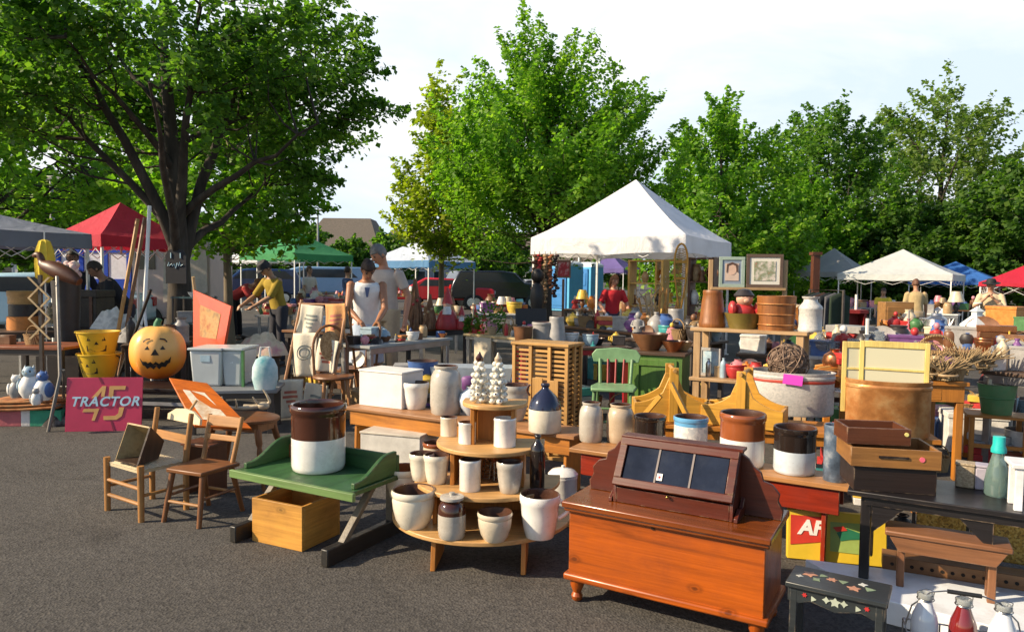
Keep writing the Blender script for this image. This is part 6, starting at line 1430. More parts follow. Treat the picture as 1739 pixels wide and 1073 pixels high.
for x in (.05,.37):
    for y, dy in ((.04,-.03),(.36,.05)): m = MB(); m.tube([(x+(-.02 if x < .2 else .02),y+dy,0),(x,y,.43)],[.014,.019],10); m.build('leg', GCH[2], gc)
for k in range(5): m = MB(); x = .07+.07*k; m.tube([(x,.37,.46),(x+(k-2)*.005,.43,.68)],.009 if 0 < k < 4 else .016,8); m.build('spindle', mat('spindle_red',(.30,.03,.03),rough=.4) if 0 < k < 4 else GCH[2], gc)
m = MB(); m.prism([(0,.65),(.42,.65),(.44,.72),(.40,.77),(.21,.79),(.02,.77),(-.02,.72)],.022,rotm((0,.45,0),(PI/2,0,0))); m.build('crest', MNT, gc, bev=.006)
for z in (.16,.28): m = MB(); m.tube([(.04,.02,z),(.38,.02,z)],.010,8); m.build('stretcher', GCH[0], gc)
p = T(1066,726,0); cab = thing('green_cabinet','green painted cabinet with panelled door beside the green chair','cabinet',(p.x,p.y+.05,0),R(-24))
CG = wood('cabinet_green',(.10,.20,.05),2,con=.3)
m = MB(); m.box((.26,.2,.36),(.52,.4,.70)); m.build('body', CG, cab, bev=.004); m = MB(); m.box((.26,.2,.725),(.58,.45,.03)); m.build('top', DKT, cab, bev=.004)
m = MB(); 
for x, z, w_, h_ in ((.26,.64,.42,.06),(.26,.10,.42,.06),(.08,.37,.06,.48),(.44,.37,.06,.48)): m.box((x,-.008,z),(w_,.016,h_))
dr_ = m.build('door', CG, cab, bev=.002); m = MB(); m.ball((.41,-.03,.4),.014,10,6); m.build('knob', pm('brown'), dr_)
Mc = Matrix.Rotation(R(-24),3,'Z')
for k, (x, y, kd, c, s, lb) in enumerate([(.16,.2,'dish','brown',.11,'large dark brown dough bowl on the green cabinet'),(.40,.16,'dish','copper',.07,'small reddish bowl on the green cabinet'),(.46,.3,'dish','tan',.06,'tan shallow bowl at the right of the green cabinet')]):
    v = Vector((p.x,p.y+.05,0))+Mc @ Vector((x,y,0)); good(kd,c,s*1.5,(v.x,v.y,.74),0,lb,'bowls on the green cabinet')
# ---------------------------------------------------------------- yellow pine carriers on a plank bench
r, bd0, bdL, bdrz = table('orange plank bench holding the yellow carriers, tub and boiler',(1060,716),(1600,748),.47,.42,ORNG[0],ORNG[2],ap=.06,inset=.12)
YP = [wood('yellow_pine',(.60,.34,.085),i,con=.3,rough=.4) for i in (0,1,2)]
def inb(x, y): v = Vector((bd0.x,bd0.y,0))+Matrix.Rotation(bdrz,3,'Z') @ Vector((x,y,0)); return v
def carrier(label, x, y, rz, Lc, hgt, dz=0):
    v = inb(x,y); r = thing('tool_carrier', label, 'carrier', (v.x,v.y,.472+dz), bdrz+rz, 'yellow pine carriers')
    pr2 = [(0,0),(Lc,0),(Lc,hgt*.42)]+[(Lc-Lc*.36*t, hgt*(.42+.0*t)+hgt*.24*t*t) for t in (.2,.4,.6,.8,1)]+[(Lc*.56,hgt),(Lc*.44,hgt)]+[(Lc*.36*t, hgt*(.42)+hgt*.24*t*t) for t in (1,.8,.6,.4,.2)]+[(0,hgt*.42)]
    for yy in (0,.24): m = MB(); m.prism(pr2,.018,rotm((0,yy+.009,0),(PI/2,0,0))); m.build('side_board', YP[0], r, bev=.003)
    for xx in (.009,Lc-.009): m = MB(); m.box((xx,.1155,hgt*.21),(.018,.211,hgt*.42)); m.build('end_board', YP[1], r)
    m = MB(); m.box((Lc/2,.1155,.01),(Lc-.04,.21,.018)); m.build('bottom', YP[0], r)
    for yy in (-.02,.245): m = MB(); m.box((Lc*.5,yy,hgt*.62),(.06,.018,hgt*1.22)); m.build('upright', YP[2], r, bev=.003)
    m = MB(); m.tube([(Lc*.5,-.06,hgt*1.17),(Lc*.5,.29,hgt*1.17)],.013,8); m.build('handle', PC[1], r)
    return r
carrier('yellow pine tool carrier on the left with long curved side',.06,.05,R(8),.52,.30)
carrier('yellow pine tool carrier on the right behind the blue banded crock',.50,.10,R(-14),.52,.30)
for k,(x0_,z0_,x1_,z1_,lb) in enumerate([(.30,.28,.44,.02,'dark edged brace leaning across the yellow carriers'),(.12,.04,.24,.20,'short yellow brace leaning on the left carrier')]):
    v = inb(x0_,-.03); m = MB(); t_ = Matrix.Rotation(bdrz,3,'Z') @ Vector((x1_-x0_,-.05,0)); m.tube([(0,0,z0_),(t_.x,t_.y,z1_)],.02,4); tag(m.build('wooden_brace', YP[2], None, (v.x,v.y,.472)), lb, 'brace')
GALV = tworamp('galvanised',[(.42,.42,.40),(.50,.49,.47),(.56,.54,.50)],kind='voro',scale=90,rough=.42,bump=.05)
def oval(label, name, cat, px, py, wp, hp, z, mt, asp, extra):
    p = T(px,py,z); Y = p.y; r_ = wp*Y/F/2; h = hp*Y/F
    ro = thing(name, label, cat, (p.x,p.y+r_*asp*.85,z), R(-20))
    m = MB(); m.lathe([(0,0),(r_*.96,0),(r_,.015),(r_,h*.84),(r_*1.025,h*.86),(r_*1.025,h*.9),(r_,h*.92),(r_*1.03,h*.985),(r_*1.03,h),(r_*.98,h),(r_*.96,h*.1),(0,.02)],44,sy=asp); m.build('body', mt, ro, smooth=30)
    return ro, r_, h
ro, r_, h = oval('large oval galvanised wash tub with red stripe and magenta price tag','wash_tub','tub',1356,707,140,74,.472,GALV,.62,0)
m = MB(); m.lathe([(r_*1.004,h*.76),(r_*1.012,h*.77),(r_*1.012,h*.82),(r_*1.004,h*.83)],44,sy=.62); m.build('red_stripe', mat('stripe_red',(.40,.05,.03),rough=.5), ro)
m = MB(); m.box((r_*.02,-r_*.66,h*.86),(.13,.006,.07),rot=(R(-8),R(5),0)); m.build('price_tag', mat('magenta_tag',(.62,.05,.48),rough=.6,var=.03), ro)
for s in (-1,1): m = MB(); m.tube([(s*r_*1.0,-.06,h*.6),(s*r_*1.14,-.05,h*.58),(s*r_*1.14,.05,h*.58),(s*r_*1.0,.06,h*.6)],.008,6); m.build('handle', GALV, ro)
v = Vector(ro.location); wbk = thing('wire_ball','ball of rusty brown wire sitting in the wash tub','wire ball',(v.x-.02,v.y+.02,.472+h*.82))
m = MB(); q_ = random.Random(9)
for k in range(34):
    ax_ = Vector((q_.gauss(0,1),q_.gauss(0,1),q_.gauss(0,1))).normalized(); M = ax_.to_track_quat('Z','Y').to_matrix().to_4x4(); m.torus((0,0,0),.145*q_.uniform(.86,1.02),.004,30,4,M=Matrix.Translation((0,0,.11)) @ M)
m.ball((0,0,.11),.125,18,12); m.build('wire', tworamp('rust_wire',[(.07,.04,.025),(.20,.13,.09),(.30,.22,.16)],scale=30,rough=.8,bump=.5), wbk)
CPR = tworamp('old_copper',[(.30,.12,.04),(.52,.22,.07),(.66,.38,.16)],scale=9,rough=.38,bump=.6)
for mt_ in (CPR,): mt_.node_tree.nodes['Principled BSDF'].inputs['Metallic'].default_value = .45
ro, r_, h = oval('old copper wash boiler with dented sides holding washboards','copper_boiler','boiler',1522,745,134,98,.472,CPR,.58,0)
v0 = Vector(ro.location)
WBY = wood('washboard_yellow',(.68,.56,.22),2,con=.2)
for k, (dx, dy, an_, hh_, ww, lb) in enumerate([(.02,-.02,-3,.46,.36,'pale yellow washboard frame standing in the copper boiler'),(-.12,.06,5,.45,.24,'second yellow frame behind the washboard in the copper boiler')]):
    wb_ = thing('washboard', lb, 'washboard', (v0.x+dx,v0.y+dy,.60), R(-24+an_), 'washboards in the copper boiler')
    for x in (-ww/2,ww/2): m = MB(); m.box((x,0,hh_/2),(.028,.02,hh_)); m.build('side_rail', WBY, wb_, bev=.003)
    m = MB(); m.box((0,0,hh_-.02),(ww-.028,.02,.04)); m.build('top_rail', WBY, wb_, bev=.003)
    m = MB(); m.box((0,.002,hh_*.48),(ww-.03,.008,hh_*.94)); m.build('board_panel', tworamp('washboard_panel',[(.50,.48,.34),(.62,.58,.40)],kind='wave',scale=30,rough=.6,stretch=(0,0,1)), wb_)
    m = MB(); m.box((0,-.004,hh_*.62),(ww-.03,.010,.012)); m.build('cross_rail', WBY, wb_)
# orange farm table and its goods
r, m6o, m6L, m6rz = table('orange farm table with drawer behind the copper boiler',(1425,642),(1648,650),.72,.62,ORNG[0],ORNG[2],ap=.12,inset=.05)
m = MB(); m.box((m6L*.62,.026,.625),(m6L*.36,.016,.085)); d_ = m.build('drawer', ORNG[0], r, bev=.003); m = MB(); m.ball((m6L*.62,.01,.625),.016,10,6); m.build('knob', pm('dark'), d_)
q_ = random.Random(77)
sb2 = thing('stick_bundle','bundle of orange brown spindles lying on the orange farm table','spindles',tuple(Vector((m6o.x,m6o.y,.722))+Matrix.Rotation(m6rz,3,'Z') @ Vector((.12,.2,0))),m6rz)
for k in range(10):
    m = MB(); a_ = q_.uniform(-.25,.25); m.tube([(-.22,-.05+.022*k,.02+.012*(k%3)),(.18,.04+.02*k+a_*.3,.06+.03*(k%3))],[.012,.008],7); m.build('spindle', ORNG[0] if k%2 else PC[0], sb2)
def onT(o_, rz_, x, y, z): v = Vector((o_.x,o_.y,0))+Matrix.Rotation(rz_,3,'Z') @ Vector((x,y,0)); return (v.x,v.y,z)
for k, (x, y, kd, c, s, lb, c2) in enumerate([(.80,.3,'basket','tan',.26,'tall handled wicker basket on the orange farm table','cream'),(.95,.15,'basket','brown',.22,'low wicker basket at the right end of the orange farm table','cream'),(.62,.4,'box','cream',.16,'cream wooden box at the back of the orange farm table','tan'),(.98,.48,'basket','tan',.30,'large wicker basket at the back right of the orange farm table','cream'),(.70,.15,'heap','cream',.16,'bundle of pale straw on the orange farm table','tan'),(.40,.45,'clock','brown',.26,'dark brown mantel clock on the orange farm table','cream')]):
    good(kd,c,s,onT(m6o,m6rz,x*m6L/1.05,y,.722),m6rz,lb,'goods on the orange farm table',c2)
# wooden shelf stand with churns
SHW = [wood('shelf_grey_pine',(.44,.30,.17),i,con=.3) for i in (0,1,2)]
a_ = T(1176,640,.55); b2_ = T(1362,655,.55); Ls = (b2_-a_).length; rzs2 = math.atan2(b2_.y-a_.y,b2_.x-a_.x)
zt1 = D(1176,556,a_.y).z
stn = thing('shelf_stand','two tier pine shelf stand carrying churns and buckets','shelf',(a_.x,a_.y,0),rzs2)
for z in (.55,zt1): m = MB(); m.box((Ls/2,.17,z-.015),(Ls+.06,.36,.03)); m.build('shelf_board', SHW[0], stn, bev=.004)
for x in (.03,Ls-.03):
    for y in (.03,.31): m = MB(); m.box((x,y,(zt1-.03)/2),(.06,.05,zt1-.032)); m.build('post', SHW[2], stn, bev=.003)
ST0 = a_.copy()
def onS(x, y, z): return onT(ST0, rzs2, x, y, z)
BAR = wood('barrel_stave',(.27,.11,.04),2,con=.4)
vessel('churn','brown conical wooden butter churn at the left on the pine shelf stand','churn',0,0,.24,.34,zt1,[BAR,BAR,DARKIN],loc=onS(.12,.17,zt1))
sb3 = thing('staved_bucket','wide wooden staved bucket with dark hoops on the pine shelf stand','bucket',onS(.68,.17,zt1))
m = MB(); m.lathe([(0,0),(.15,0),(.165,.30),(.150,.30),(.137,.02),(0,.02)],32); m.build('staves', BAR, sb3)
for z in (.05,.14,.23): m = MB(); m.torus((0,0,z),.152+.05*z+.003,.006,32,6); m.build('hoop', CPR, sb3)
vessel('can','galvanised milk can at the right end of the pine shelf stand','milk can',0,0,.20,.30,zt1,[GALV,GALV,DARKIN],loc=onS(.96,.17,zt1),name='milk_can')
bkt = thing('gift_basket','olive green pot holding a red stuffed bear on the pine shelf stand','pot',onS(.40,.17,zt1))
m = MB(); m.lathe([(0,0),(.12,0),(.16,.12),(.168,.14),(.155,.14),(.115,.02),(0,.02)],28); m.build('body', mat('olive_pot',(.16,.12,.03),rough=.35), bkt)
br_ = thing('stuffed_bear','red and pink stuffed bear sitting in the olive green pot','stuffed toy',onS(.40,.17,zt1+.05))
m = MB(); m.ball((0,0,.10),(.11,.09,.09),14,9); m.build('body', pm('red'), br_); m = MB(); m.ball((0,-.02,.215),(.075,.07,.068),14,9)
m.ball((0,-.085,.20),(.03,.02,.022),8,6); hd = m.build('head', mat('skin_pale',(.55,.32,.22),rough=.6), br_)
m = MB(); m.lathe([(.085,.235),(.09,.25),(.05,.30),(0,.31)],16); m.build('cap', pm('dark'), br_)
for s in (-1,1): m = MB(); m.ball((s*.115,-.05,.13),(.04,.05,.07),10,7); m.build('arm', pm('red'), br_)
# goods on the lower shelf
goods('on the lower tier of the pine shelf stand',Vector(onS(.08,.02,0)),rzs2,Ls-.15,.3,.55,[('frame','grey',.26,'pale blue'),('bottle','pale blue',.18),('bowl','red',.13),('teapot','orange',.16),('jar','red',.16),('figurine','yellow',.2,'red'),('box','red',.09),('globe','brown',.16)],51,'small wares on the lower tier')
pcard = onS(.16,.06,.55)
good('pail','copper',.2,onS(.3,.15,.02),0,'rust red pail on the ground under the pine shelf stand','small wares on the lower tier')
good('book stack','grey',.14,onS(.7,.15,.02),.2,'stack of old magazines under the pine shelf stand','small wares on the lower tier','brown')
# picture rack behind
fp0 = D(1206,500,7.9); rk2 = thing('picture_rack','open wooden rack of two posts displaying framed pictures','rack',(fp0.x,fp0.y,0),R(-10))
xr = (1326-1206)*7.9/F
for x in (0,xr): m = MB(); m.box((x,0,.83),(.045,.045,1.66)); m.build('post', SHW[2], rk2, bev=.003); m = MB(); m.box((x,0,.012),(.06,.4,.022)); m.build('foot', SHW[0], rk2)
zsh = D(1260,488,7.85).z
for z in (zsh,.9): m = MB(); m.box((xr/2,-.03,z-.015),(xr,.09,.028)); m.build('rail', SHW[0], rk2, bev=.003)
Mr = Matrix.Rotation(R(-10),3,'Z')
def pict(label, x, w_, h_, fmat, picm, z):
    v = Vector((fp0.x,fp0.y,0))+Mr @ Vector((x,-.035,0)); r = thing('framed_picture', label, 'picture', (v.x,v.y,z), R(-10), 'framed pictures on the rack')
    for nm, c, dd in (('frame',(0,h_/2),0),):
        m = MB(); f_ = .035
        for cx_, cz_, ww, hh_ in ((0,f_/2,w_,f_),(0,h_-f_/2,w_,f_),(-w_/2+f_/2,h_/2,f_,h_-2*f_),(w_/2-f_/2,h_/2,f_,h_-2*f_)): m.box((cx_,0,cz_),(ww,.025,hh_))
        m.build('frame', fmat, r, bev=.003)
    m = MB(); m.box((0,.002,h_/2),(w_-2*f_,.012,h_-2*f_)); m.build('mat_board', picm[0], r)
    m = MB(); m.box((0,-.006,h_/2),((w_-2*f_)*.72,.006,(h_-2*f_)*.72)); p_ = m.build('picture', picm[1], r)
    return r, h_
r, h_ = pict('portrait of a woman in a pale green frame on the rack',.22,.27,.33,mat('frame_palegreen',(.30,.38,.32),rough=.5),[mat('port_bg',(.22,.27,.34),rough=.7),mat('port_cream',(.55,.42,.34),rough=.7)],zsh)
m = MB(); m.lathe([(0,0),(.045,0),(.045,.003),(0,.003)],20,M=rotm((-.0,-.009,.19),(PI/2,0,0)),sy=1.25); m.build('portrait_face', mat('port_skin',(.62,.42,.32),rough=.7), r)
m = MB(); m.torus((0,-.012,.195),.05,.012,20,6,M=Matrix.Translation((0,0,0)) @ rotm((0,0,0),(0,0,0))) if False else m.prism([(-.06,.16),(-.055,.25),(0,.272),(.055,.25),(.06,.16),(.045,.17),(.04,.235),(0,.25),(-.04,.235),(-.045,.17)],.003,rotm((0,-.012,0),(PI/2,0,0))); m.build('portrait_hair', mat('port_hair',(.10,.05,.035),rough=.7), r)
r, h_ = pict('wide dark framed floral picture on the rack',.56,.38,.36,mat('frame_darkwood',(.11,.07,.05),rough=.45),[mat('floral_mat',(.66,.63,.55),rough=.8,var=.04),tworamp('floral_print',[(.62,.58,.50),(.60,.52,.45),(.20,.25,.15),(.45,.16,.12)],scale=16,rough=.8)],zsh)
# ================================================================ people
def skinmat(key, c): return mat('skin_'+key, c, rough=.5, var=.08, scale=12)
def fuse(mb, name, matl, parent, vox, sm=4, dec=1.0):
    o = mb.build('tmp', matl, None, smooth=0)
    r = o.modifiers.new('r','REMESH'); r.mode = 'VOXEL'; r.voxel_size = vox
    s = o.modifiers.new('s','SMOOTH'); s.iterations = sm; s.factor = .5
    if dec < 1: d_ = o.modifiers.new('d','DECIMATE'); d_.ratio = dec
    dg = bpy.context.evaluated_depsgraph_get(); me = bpy.data.meshes.new_from_object(o.evaluated_get(dg)); me.name = name
    old = o.data; bpy.data.objects.remove(o); bpy.data.meshes.remove(old)
    me.materials.clear(); me.materials.append(matl)
    me.polygons.foreach_set('use_smooth',[True]*len(me.polygons))
    n = bpy.data.objects.new(name, me); COL.objects.link(n); n.parent = parent; return n
def person(label, px, Y, rz, hgt, lean=0, hands=((-.26,-.06,.80),(.26,-.06,.80)), cols=None, skin=(.42,.22,.13), sleeve=.4, hair='short', hairc=(.05,.03,.02), hat=None, legs='trousers', head=(0,0), vox=.011, feet=((-.1,0),(.1,.0)), dec=.5, group=None, loc=None, hipback=0.0):
    s = hgt/1.75; b = loc or base(px,Y)
    root = thing('person', label, 'person', b, rz, group); root.scale = (s,s,s)
    SK = skinmat(label[:14].replace(' ','_'), skin); SH = cloth('shirt_'+'%.2f%.2f%.2f' % cols[0], cols[0], scale=5, bump=.5, bscale=14); TRS = cloth('trs_'+'%.2f%.2f%.2f' % cols[1], cols[1], scale=5, bump=.5, bscale=14)
    hip = Vector((0,hipback,.93)); Rl = Matrix.Rotation(lean,4,'X'); UP = Matrix.Translation(hip) @ Rl @ Matrix.Translation(-hip+Vector((0,hipback,0)))
    U = lambda x, y, z: UP @ Vector((x,y,z))
    HM = UP @ Matrix.Translation((0,-.01,1.53)) @ Euler((head[0],0,head[1])).to_matrix().to_4x4()
    sh = [U(-.185,0,1.40),U(.185,0,1.40)]; hd = [Vector(h) for h in hands]
    body = MB(); shirt = MB(); trs = MB()
    ring = lambda z, rx, ry, oy=0: [U(rx*math.cos(2*PI*i/18), oy+ry*math.sin(2*PI*i/18), z) for i in range(18)]
    def loft(mb, spec):
        vs = []; 
        for sp in spec: vs += ring(*sp)
        k = len(spec); fs = [(j*18+i,j*18+(i+1)%18,(j+1)*18+(i+1)%18,(j+1)*18+i) for j in range(k-1) for i in range(18)]
        fs += [tuple(reversed(range(18))), tuple(range((k-1)*18,k*18))]; mb.add(vs,fs)
    T_ = [(.90,.155,.11),(1.0,.145,.10),(1.12,.135,.095),(1.25,.155,.105),(1.36,.17,.105),(1.42,.14,.085),(1.47,.07,.065)]
    loft(body,T_); loft(shirt,[(z-.02 if i == 0 else z, rx+.016, ry+.016) for i, (z, rx, ry) in enumerate(T_[:-1])]+[(1.455,.085,.078)])
    body.tube([U(0,0,1.42),U(0,-.005,1.5),HM @ Vector((0,.01,.06))],[.062,.054,.056],14)
    # head
    body.ball((0,0,.12),(.074,.092,.112),20,14,M=HM); body.ball((0,-.03,.055),(.052,.055,.05),14,10,M=HM)
    body.tube([HM @ Vector((0,-.088,.13)),HM @ Vector((0,-.112,.095)),HM @ Vector((0,-.085,.082))],[.010,.015,.010],8)
    for q in (-1,1): body.ball((q*.076,.005,.11),(.012,.022,.032),10,8,M=HM)
    body.ball((0,-.083,.055),(.024,.01,.008),10,6,M=HM)
    for i, q in enumerate((-1,1)):
        S, W = sh[i], hd[i]; mid = (S+W)/2; d = W-S; L = min(d.length,.56); h = math.sqrt(max(.0,.29**2-(L/2)**2))
        pole = Vector((q*.6,.75,-.15)); pole = (pole-d.normalized()*pole.dot(d.normalized())).normalized(); E = mid+pole*h
        if d.length > .56: W = S+d.normalized()*.56; E = (S+W)/2+pole*.02
        body.tube([S,S.lerp(E,.5),E,E.lerp(W,.4),W],[.052,.047,.040,.040,.026],12); body.ball(S,.056,12,8)
        f = (W-E).normalized(); side = f.cross(Vector((0,0,1))); side = side.normalized() if side.length > .1 else Vector((1,0,0)); side *= q
        nrm = f.cross(side).normalized(); P0 = W+f*.045
        body.tube([W,W+f*.03,W+f*.085],[.025,.030,.030],10)
        for k in range(4):
            o_ = side*(-.026+.0175*k); ln = (.062,.072,.068,.052)[k]; p0 = W+f*.08+o_; p1 = p0+f*ln*.5-nrm*.006; p2 = p1+f*ln*.45-nrm*(.018+.004*k)
            body.tube([p0,p1,p2],[.0095,.0088,.0075],7)
        t0 = W+f*.03-side*.028; body.tube([t0,t0+f*.03-side*.022,t0+f*.06-side*.026-nrm*.008],[.012,.0105,.009],7)
        if sleeve > 0:
            pts = [S+(S-U(0,0,1.40)).normalized()*-.02, S, S.lerp(E,min(1,sleeve*2))]; rr = [.07,.068,.060]
            if sleeve > .5: pts.append(E.lerp(W,min(.95,(sleeve-.5)*2))); rr.append(.045)
            shirt.tube(pts,rr,14)
    for i, q in enumerate((-1,1)):
        fx, fy = feet[i]; A = Vector((fx,fy,.08)); Hp = Vector((q*.085,hipback,.92)); Kn = (Hp+A)/2+Vector((q*.01,-.035-.25*abs(hipback)*0,.02))
        body.tube([Hp,Hp.lerp(Kn,.5),Kn,Kn.lerp(A,.35),A],[.085,.072,.055,.052,.036],14)
        body.tube([A+Vector((0,.03,-.045)),A+Vector((q*.01,-.06,-.05)),A+Vector((q*.02,-.15,-.06))],[.036,.036,.024],10)
        if legs == 'trousers': trs.tube([Hp+Vector((0,0,.05)),Hp.lerp(Kn,.5),Kn,Kn.lerp(A,.5),A+Vector((0,0,.02))],[.105,.092,.074,.068,.062],14)
        elif legs == 'shorts': trs.tube([Hp+Vector((0,0,.05)),Hp.lerp(Kn,.5),Kn+Vector((0,0,.05))],[.108,.10,.09],14)
    ringw = lambda z, rx, ry: [Vector((rx*math.cos(2*PI*i/18), hipback+ry*math.sin(2*PI*i/18), z)) for i in range(18)]
    spec = [(1.0,.158,.118),(.92,.168,.125),(.84,.16,.125)] if legs != 'skirt' else [(1.0,.15,.11),(.9,.17,.125),(.7,.19,.15),(.45,.22,.18)]
    vs = []; [vs.extend(ringw(*q)) for q in spec]; k = len(spec)
    trs.add(vs,[(j*18+i,j*18+(i+1)%18,(j+1)*18+(i+1)%18,(j+1)*18+i) for j in range(k-1) for i in range(18)]+[tuple(range(18)),tuple(range((k-1)*18,k*18))])
    fuse(body,'body',SK,root,vox,3,dec); fuse(shirt,'shirt',SH,root,vox*1.2,5,dec); fuse(trs,{'skirt':'skirt','shorts':'shorts'}.get(legs,'trousers'),TRS,root,vox*1.2,5,dec)
    for i, q in enumerate((-1,1)):
        fx, fy = feet[i]; m = MB(); m.tube([(fx,fy+.06,.045),(fx,fy,.055),(fx+q*.015,fy-.1,.045),(fx+q*.02,fy-.17,.035)],[.036,.048,.046,.028],10); m.build('shoe', mat('shoe_dark',(.05,.045,.04),rough=.6), root, smooth=70)
    ey = MB()
    for q in (-1,1):
        m = MB(); m.ball((q*.031,-.078,.127),(.013,.012,.009),8,6,M=HM); m.build('eye', mat('eye_dark',(.05,.035,.03),rough=.2), root)
    for q in (-1,1):
        m = MB(); m.tube([HM @ Vector((q*.016,-.090,.146)),HM @ Vector((q*.034,-.086,.150)),HM @ Vector((q*.05,-.072,.143))],.004,5); m.build('eyebrow', mat('hair_%.2f'%hairc[0], hairc, rough=.6, var=.3, scale=30, bump=.6, bscale=80), root)
    m = MB(); m.tube([HM @ Vector((-.024,-.088,.055)),HM @ Vector((0,-.094,.056)),HM @ Vector((.024,-.088,.055))],.006,6); m.build('lips', mat('lips',(.30,.09,.07),rough=.5), root)
    if hair:
        m = MB(); HR = mat('hair_%.2f'%hairc[0], hairc, rough=.6, var=.3, scale=30, bump=.6, bscale=80)
        vs = []; fs = []; nu, nv = 24, 10
        for j in range(nv+1):
            for i in range(nu):
                a = 2*PI*i/nu; fr = max(0,-math.sin(a))  # front
                low = (.10 if fr > .35 else -.01) if hair == 'short' else (.12 if fr > .45 else -.05)
                lowa = low if fr > .0 or hair == 'short' else -.06
                th = (PI/2+ .0)*(j/nv); z = .14+.106*math.cos(th) if j < nv*.7 else None
                t = j/nv; ang = t*(1.25 if fr > .35 else (2.0 if hair == 'short' else 2.3))
                hn = 1+.07*mnoise.noise(Vector((math.cos(a)*3+px,math.sin(a)*3,ang*3))); vs.append((.081*hn*math.sin(ang)*math.cos(a), .008+.098*hn*math.sin(ang)*math.sin(a), .125+.116*hn*math.cos(ang)))
        for j in range(nv):
            for i in range(nu): fs.append((j*nu+i,j*nu+(i+1)%nu,(j+1)*nu+(i+1)%nu,(j+1)*nu+i))
        m.add(vs,fs,HM)
        if hair == 'bun': m.ball((0,.10,.13),(.04,.045,.04),12,8,M=HM)
        if hair == 'long': m.tube([HM @ Vector((0,.07,.14)),HM @ Vector((0,.10,.0)),HM @ Vector((0,.09,-.14))],[.07,.075,.04],12)
        m.build('hair', HR, root, smooth=80, solid=.006)
    if hat:
        m = MB(); m.lathe([(.0,.245),(.07,.24),(.092,.20),(.096,.155),(.098,.15),(.09,.148)],24,M=HM,sy=1.12)
        if hat[1] == 'cap': m.prism([(.07*math.cos(PI+PI*i/10),-.07+.10*math.sin(PI+PI*i/10)) for i in range(11)],.008,HM @ Matrix.Translation((0,0,.15)))
        else: m.lathe([(.09,.152),(.17,.145),(.17,.152),(.09,.162)],28,M=HM,sy=1.1)
        m.build('hat', mat('hat_%.2f'%hat[0][0], hat[0], rough=.8), root)
    return root, HM, U
w_, HM, U = person('woman in sleeveless white top and pale blue skirt bending over the grey folding table',622,8.35,R(14),1.68,lean=R(17),hands=((-.10,-.46,.98),(.10,-.47,.96)),cols=((.70,.70,.70),(.42,.50,.62)),skin=(.34,.15,.075),sleeve=0,hair='bun',hairc=(.035,.02,.015),legs='skirt',head=(R(32),R(8)),vox=.009,dec=.6)
m = MB(); q_ = [U(-.03,-.135,1.42),U(.03,-.135,1.42),U(.01,-.13,1.30),U(-.01,-.13,1.30)]; m.slab(q_,.006); m.build('neck_placket', mat('placket_blue',(.10,.14,.28),rough=.8), w_)
person('older grey haired man in beige t-shirt standing behind the bending woman',655,8.95,R(-16),1.84,lean=R(6),hands=((-.28,-.12,.92),(.30,-.10,.86)),cols=((.50,.42,.36),(.46,.36,.24)),skin=(.46,.21,.12),sleeve=.33,hair='short',hairc=(.17,.16,.15),head=(R(30),R(-30)),vox=.009,dec=.6)
person('person in red shirt and black trousers bent low with back to the trees',402,16.0,R(80),1.76,lean=R(62),hands=((-.22,-.68,.62),(.22,-.66,.64)),cols=((.45,.06,.06),(.015,.015,.02)),skin=(.45,.22,.13),sleeve=.45,hair='short',hairc=(.20,.08,.03),hipback=.12,vox=.015)
person('person in olive vest over yellow shirt with dark cap sorting a table',474,11.4,R(-38),1.70,lean=R(16),hands=((-.25,-.50,1.0),(.02,-.48,.98)),cols=((.34,.24,.04),(.05,.05,.06)),skin=(.40,.22,.13),sleeve=.5,hair='short',hairc=(.03,.02,.02),hat=((.03,.03,.035),'cap'),head=(R(28),0),vox=.013)
person('man in dark jacket standing under the grey canopy at the left',124,11.2,R(30),1.78,lean=R(5),hands=((-.2,-.3,1.0),(.24,-.2,.95)),cols=((.02,.02,.03),(.02,.025,.06)),skin=(.20,.10,.07),sleeve=.9,hair='short',hairc=(.02,.015,.01),vox=.014)
person('person in black leaning over beside the wooden skis',214,10.6,R(-50),1.72,lean=R(34),hands=((-.2,-.55,.85),(.2,-.5,.85)),cols=((.03,.03,.035),(.05,.05,.07)),skin=(.30,.16,.10),sleeve=.9,hair='short',hairc=(.04,.03,.02),vox=.014)
person('red haired woman in red top tending the stall under the white canopy',1040,13.0,R(15),1.52,lean=R(8),hands=((-.25,-.3,.95),(.25,-.32,.95)),cols=((.48,.03,.04),(.05,.05,.08)),skin=(.52,.26,.17),sleeve=.4,hair='long',hairc=(.20,.06,.025),head=(R(12),0),vox=.013)
person('person in khaki shirt and shorts with back turned under the pale right hand canopy',1558,15,R(165),1.52,lean=R(8),hands=((-.26,-.2,.85),(.28,-.1,.82)),cols=((.44,.33,.17),(.40,.32,.22)),skin=(.42,.22,.13),sleeve=.45,hair='short',hairc=(.12,.05,.025),legs='shorts',vox=.014)
person('man with black hat and cream shirt raising his hands at the right',1684,13.5,R(-35),1.53,lean=R(10),hands=((-.07,-.30,1.36),(.07,-.30,1.33)),cols=((.58,.46,.30),(.06,.06,.08)),skin=(.42,.22,.14),sleeve=.8,hair='short',hairc=(.03,.02,.02),hat=((.012,.012,.014),'brim'),vox=.013)
person('person in bright yellow shirt beneath the pale right hand canopy',1500,18,R(-20),1.32,lean=R(15),hands=((-.25,-.4,.9),(.25,-.35,.9)),cols=((.66,.50,.05),(.1,.1,.12)),skin=(.45,.25,.16),sleeve=.4,hair='long',hairc=(.06,.03,.02),vox=.018)
person('person in white shirt walking among the far tables below the green canopy',525,20,R(60),1.70,hands=((-.25,-.1,.8),(.25,-.15,.8)),cols=((.66,.60,.56),(.15,.2,.35)),skin=(.45,.25,.16),sleeve=.35,hair='short',hairc=(.10,.06,.03),vox=.018)
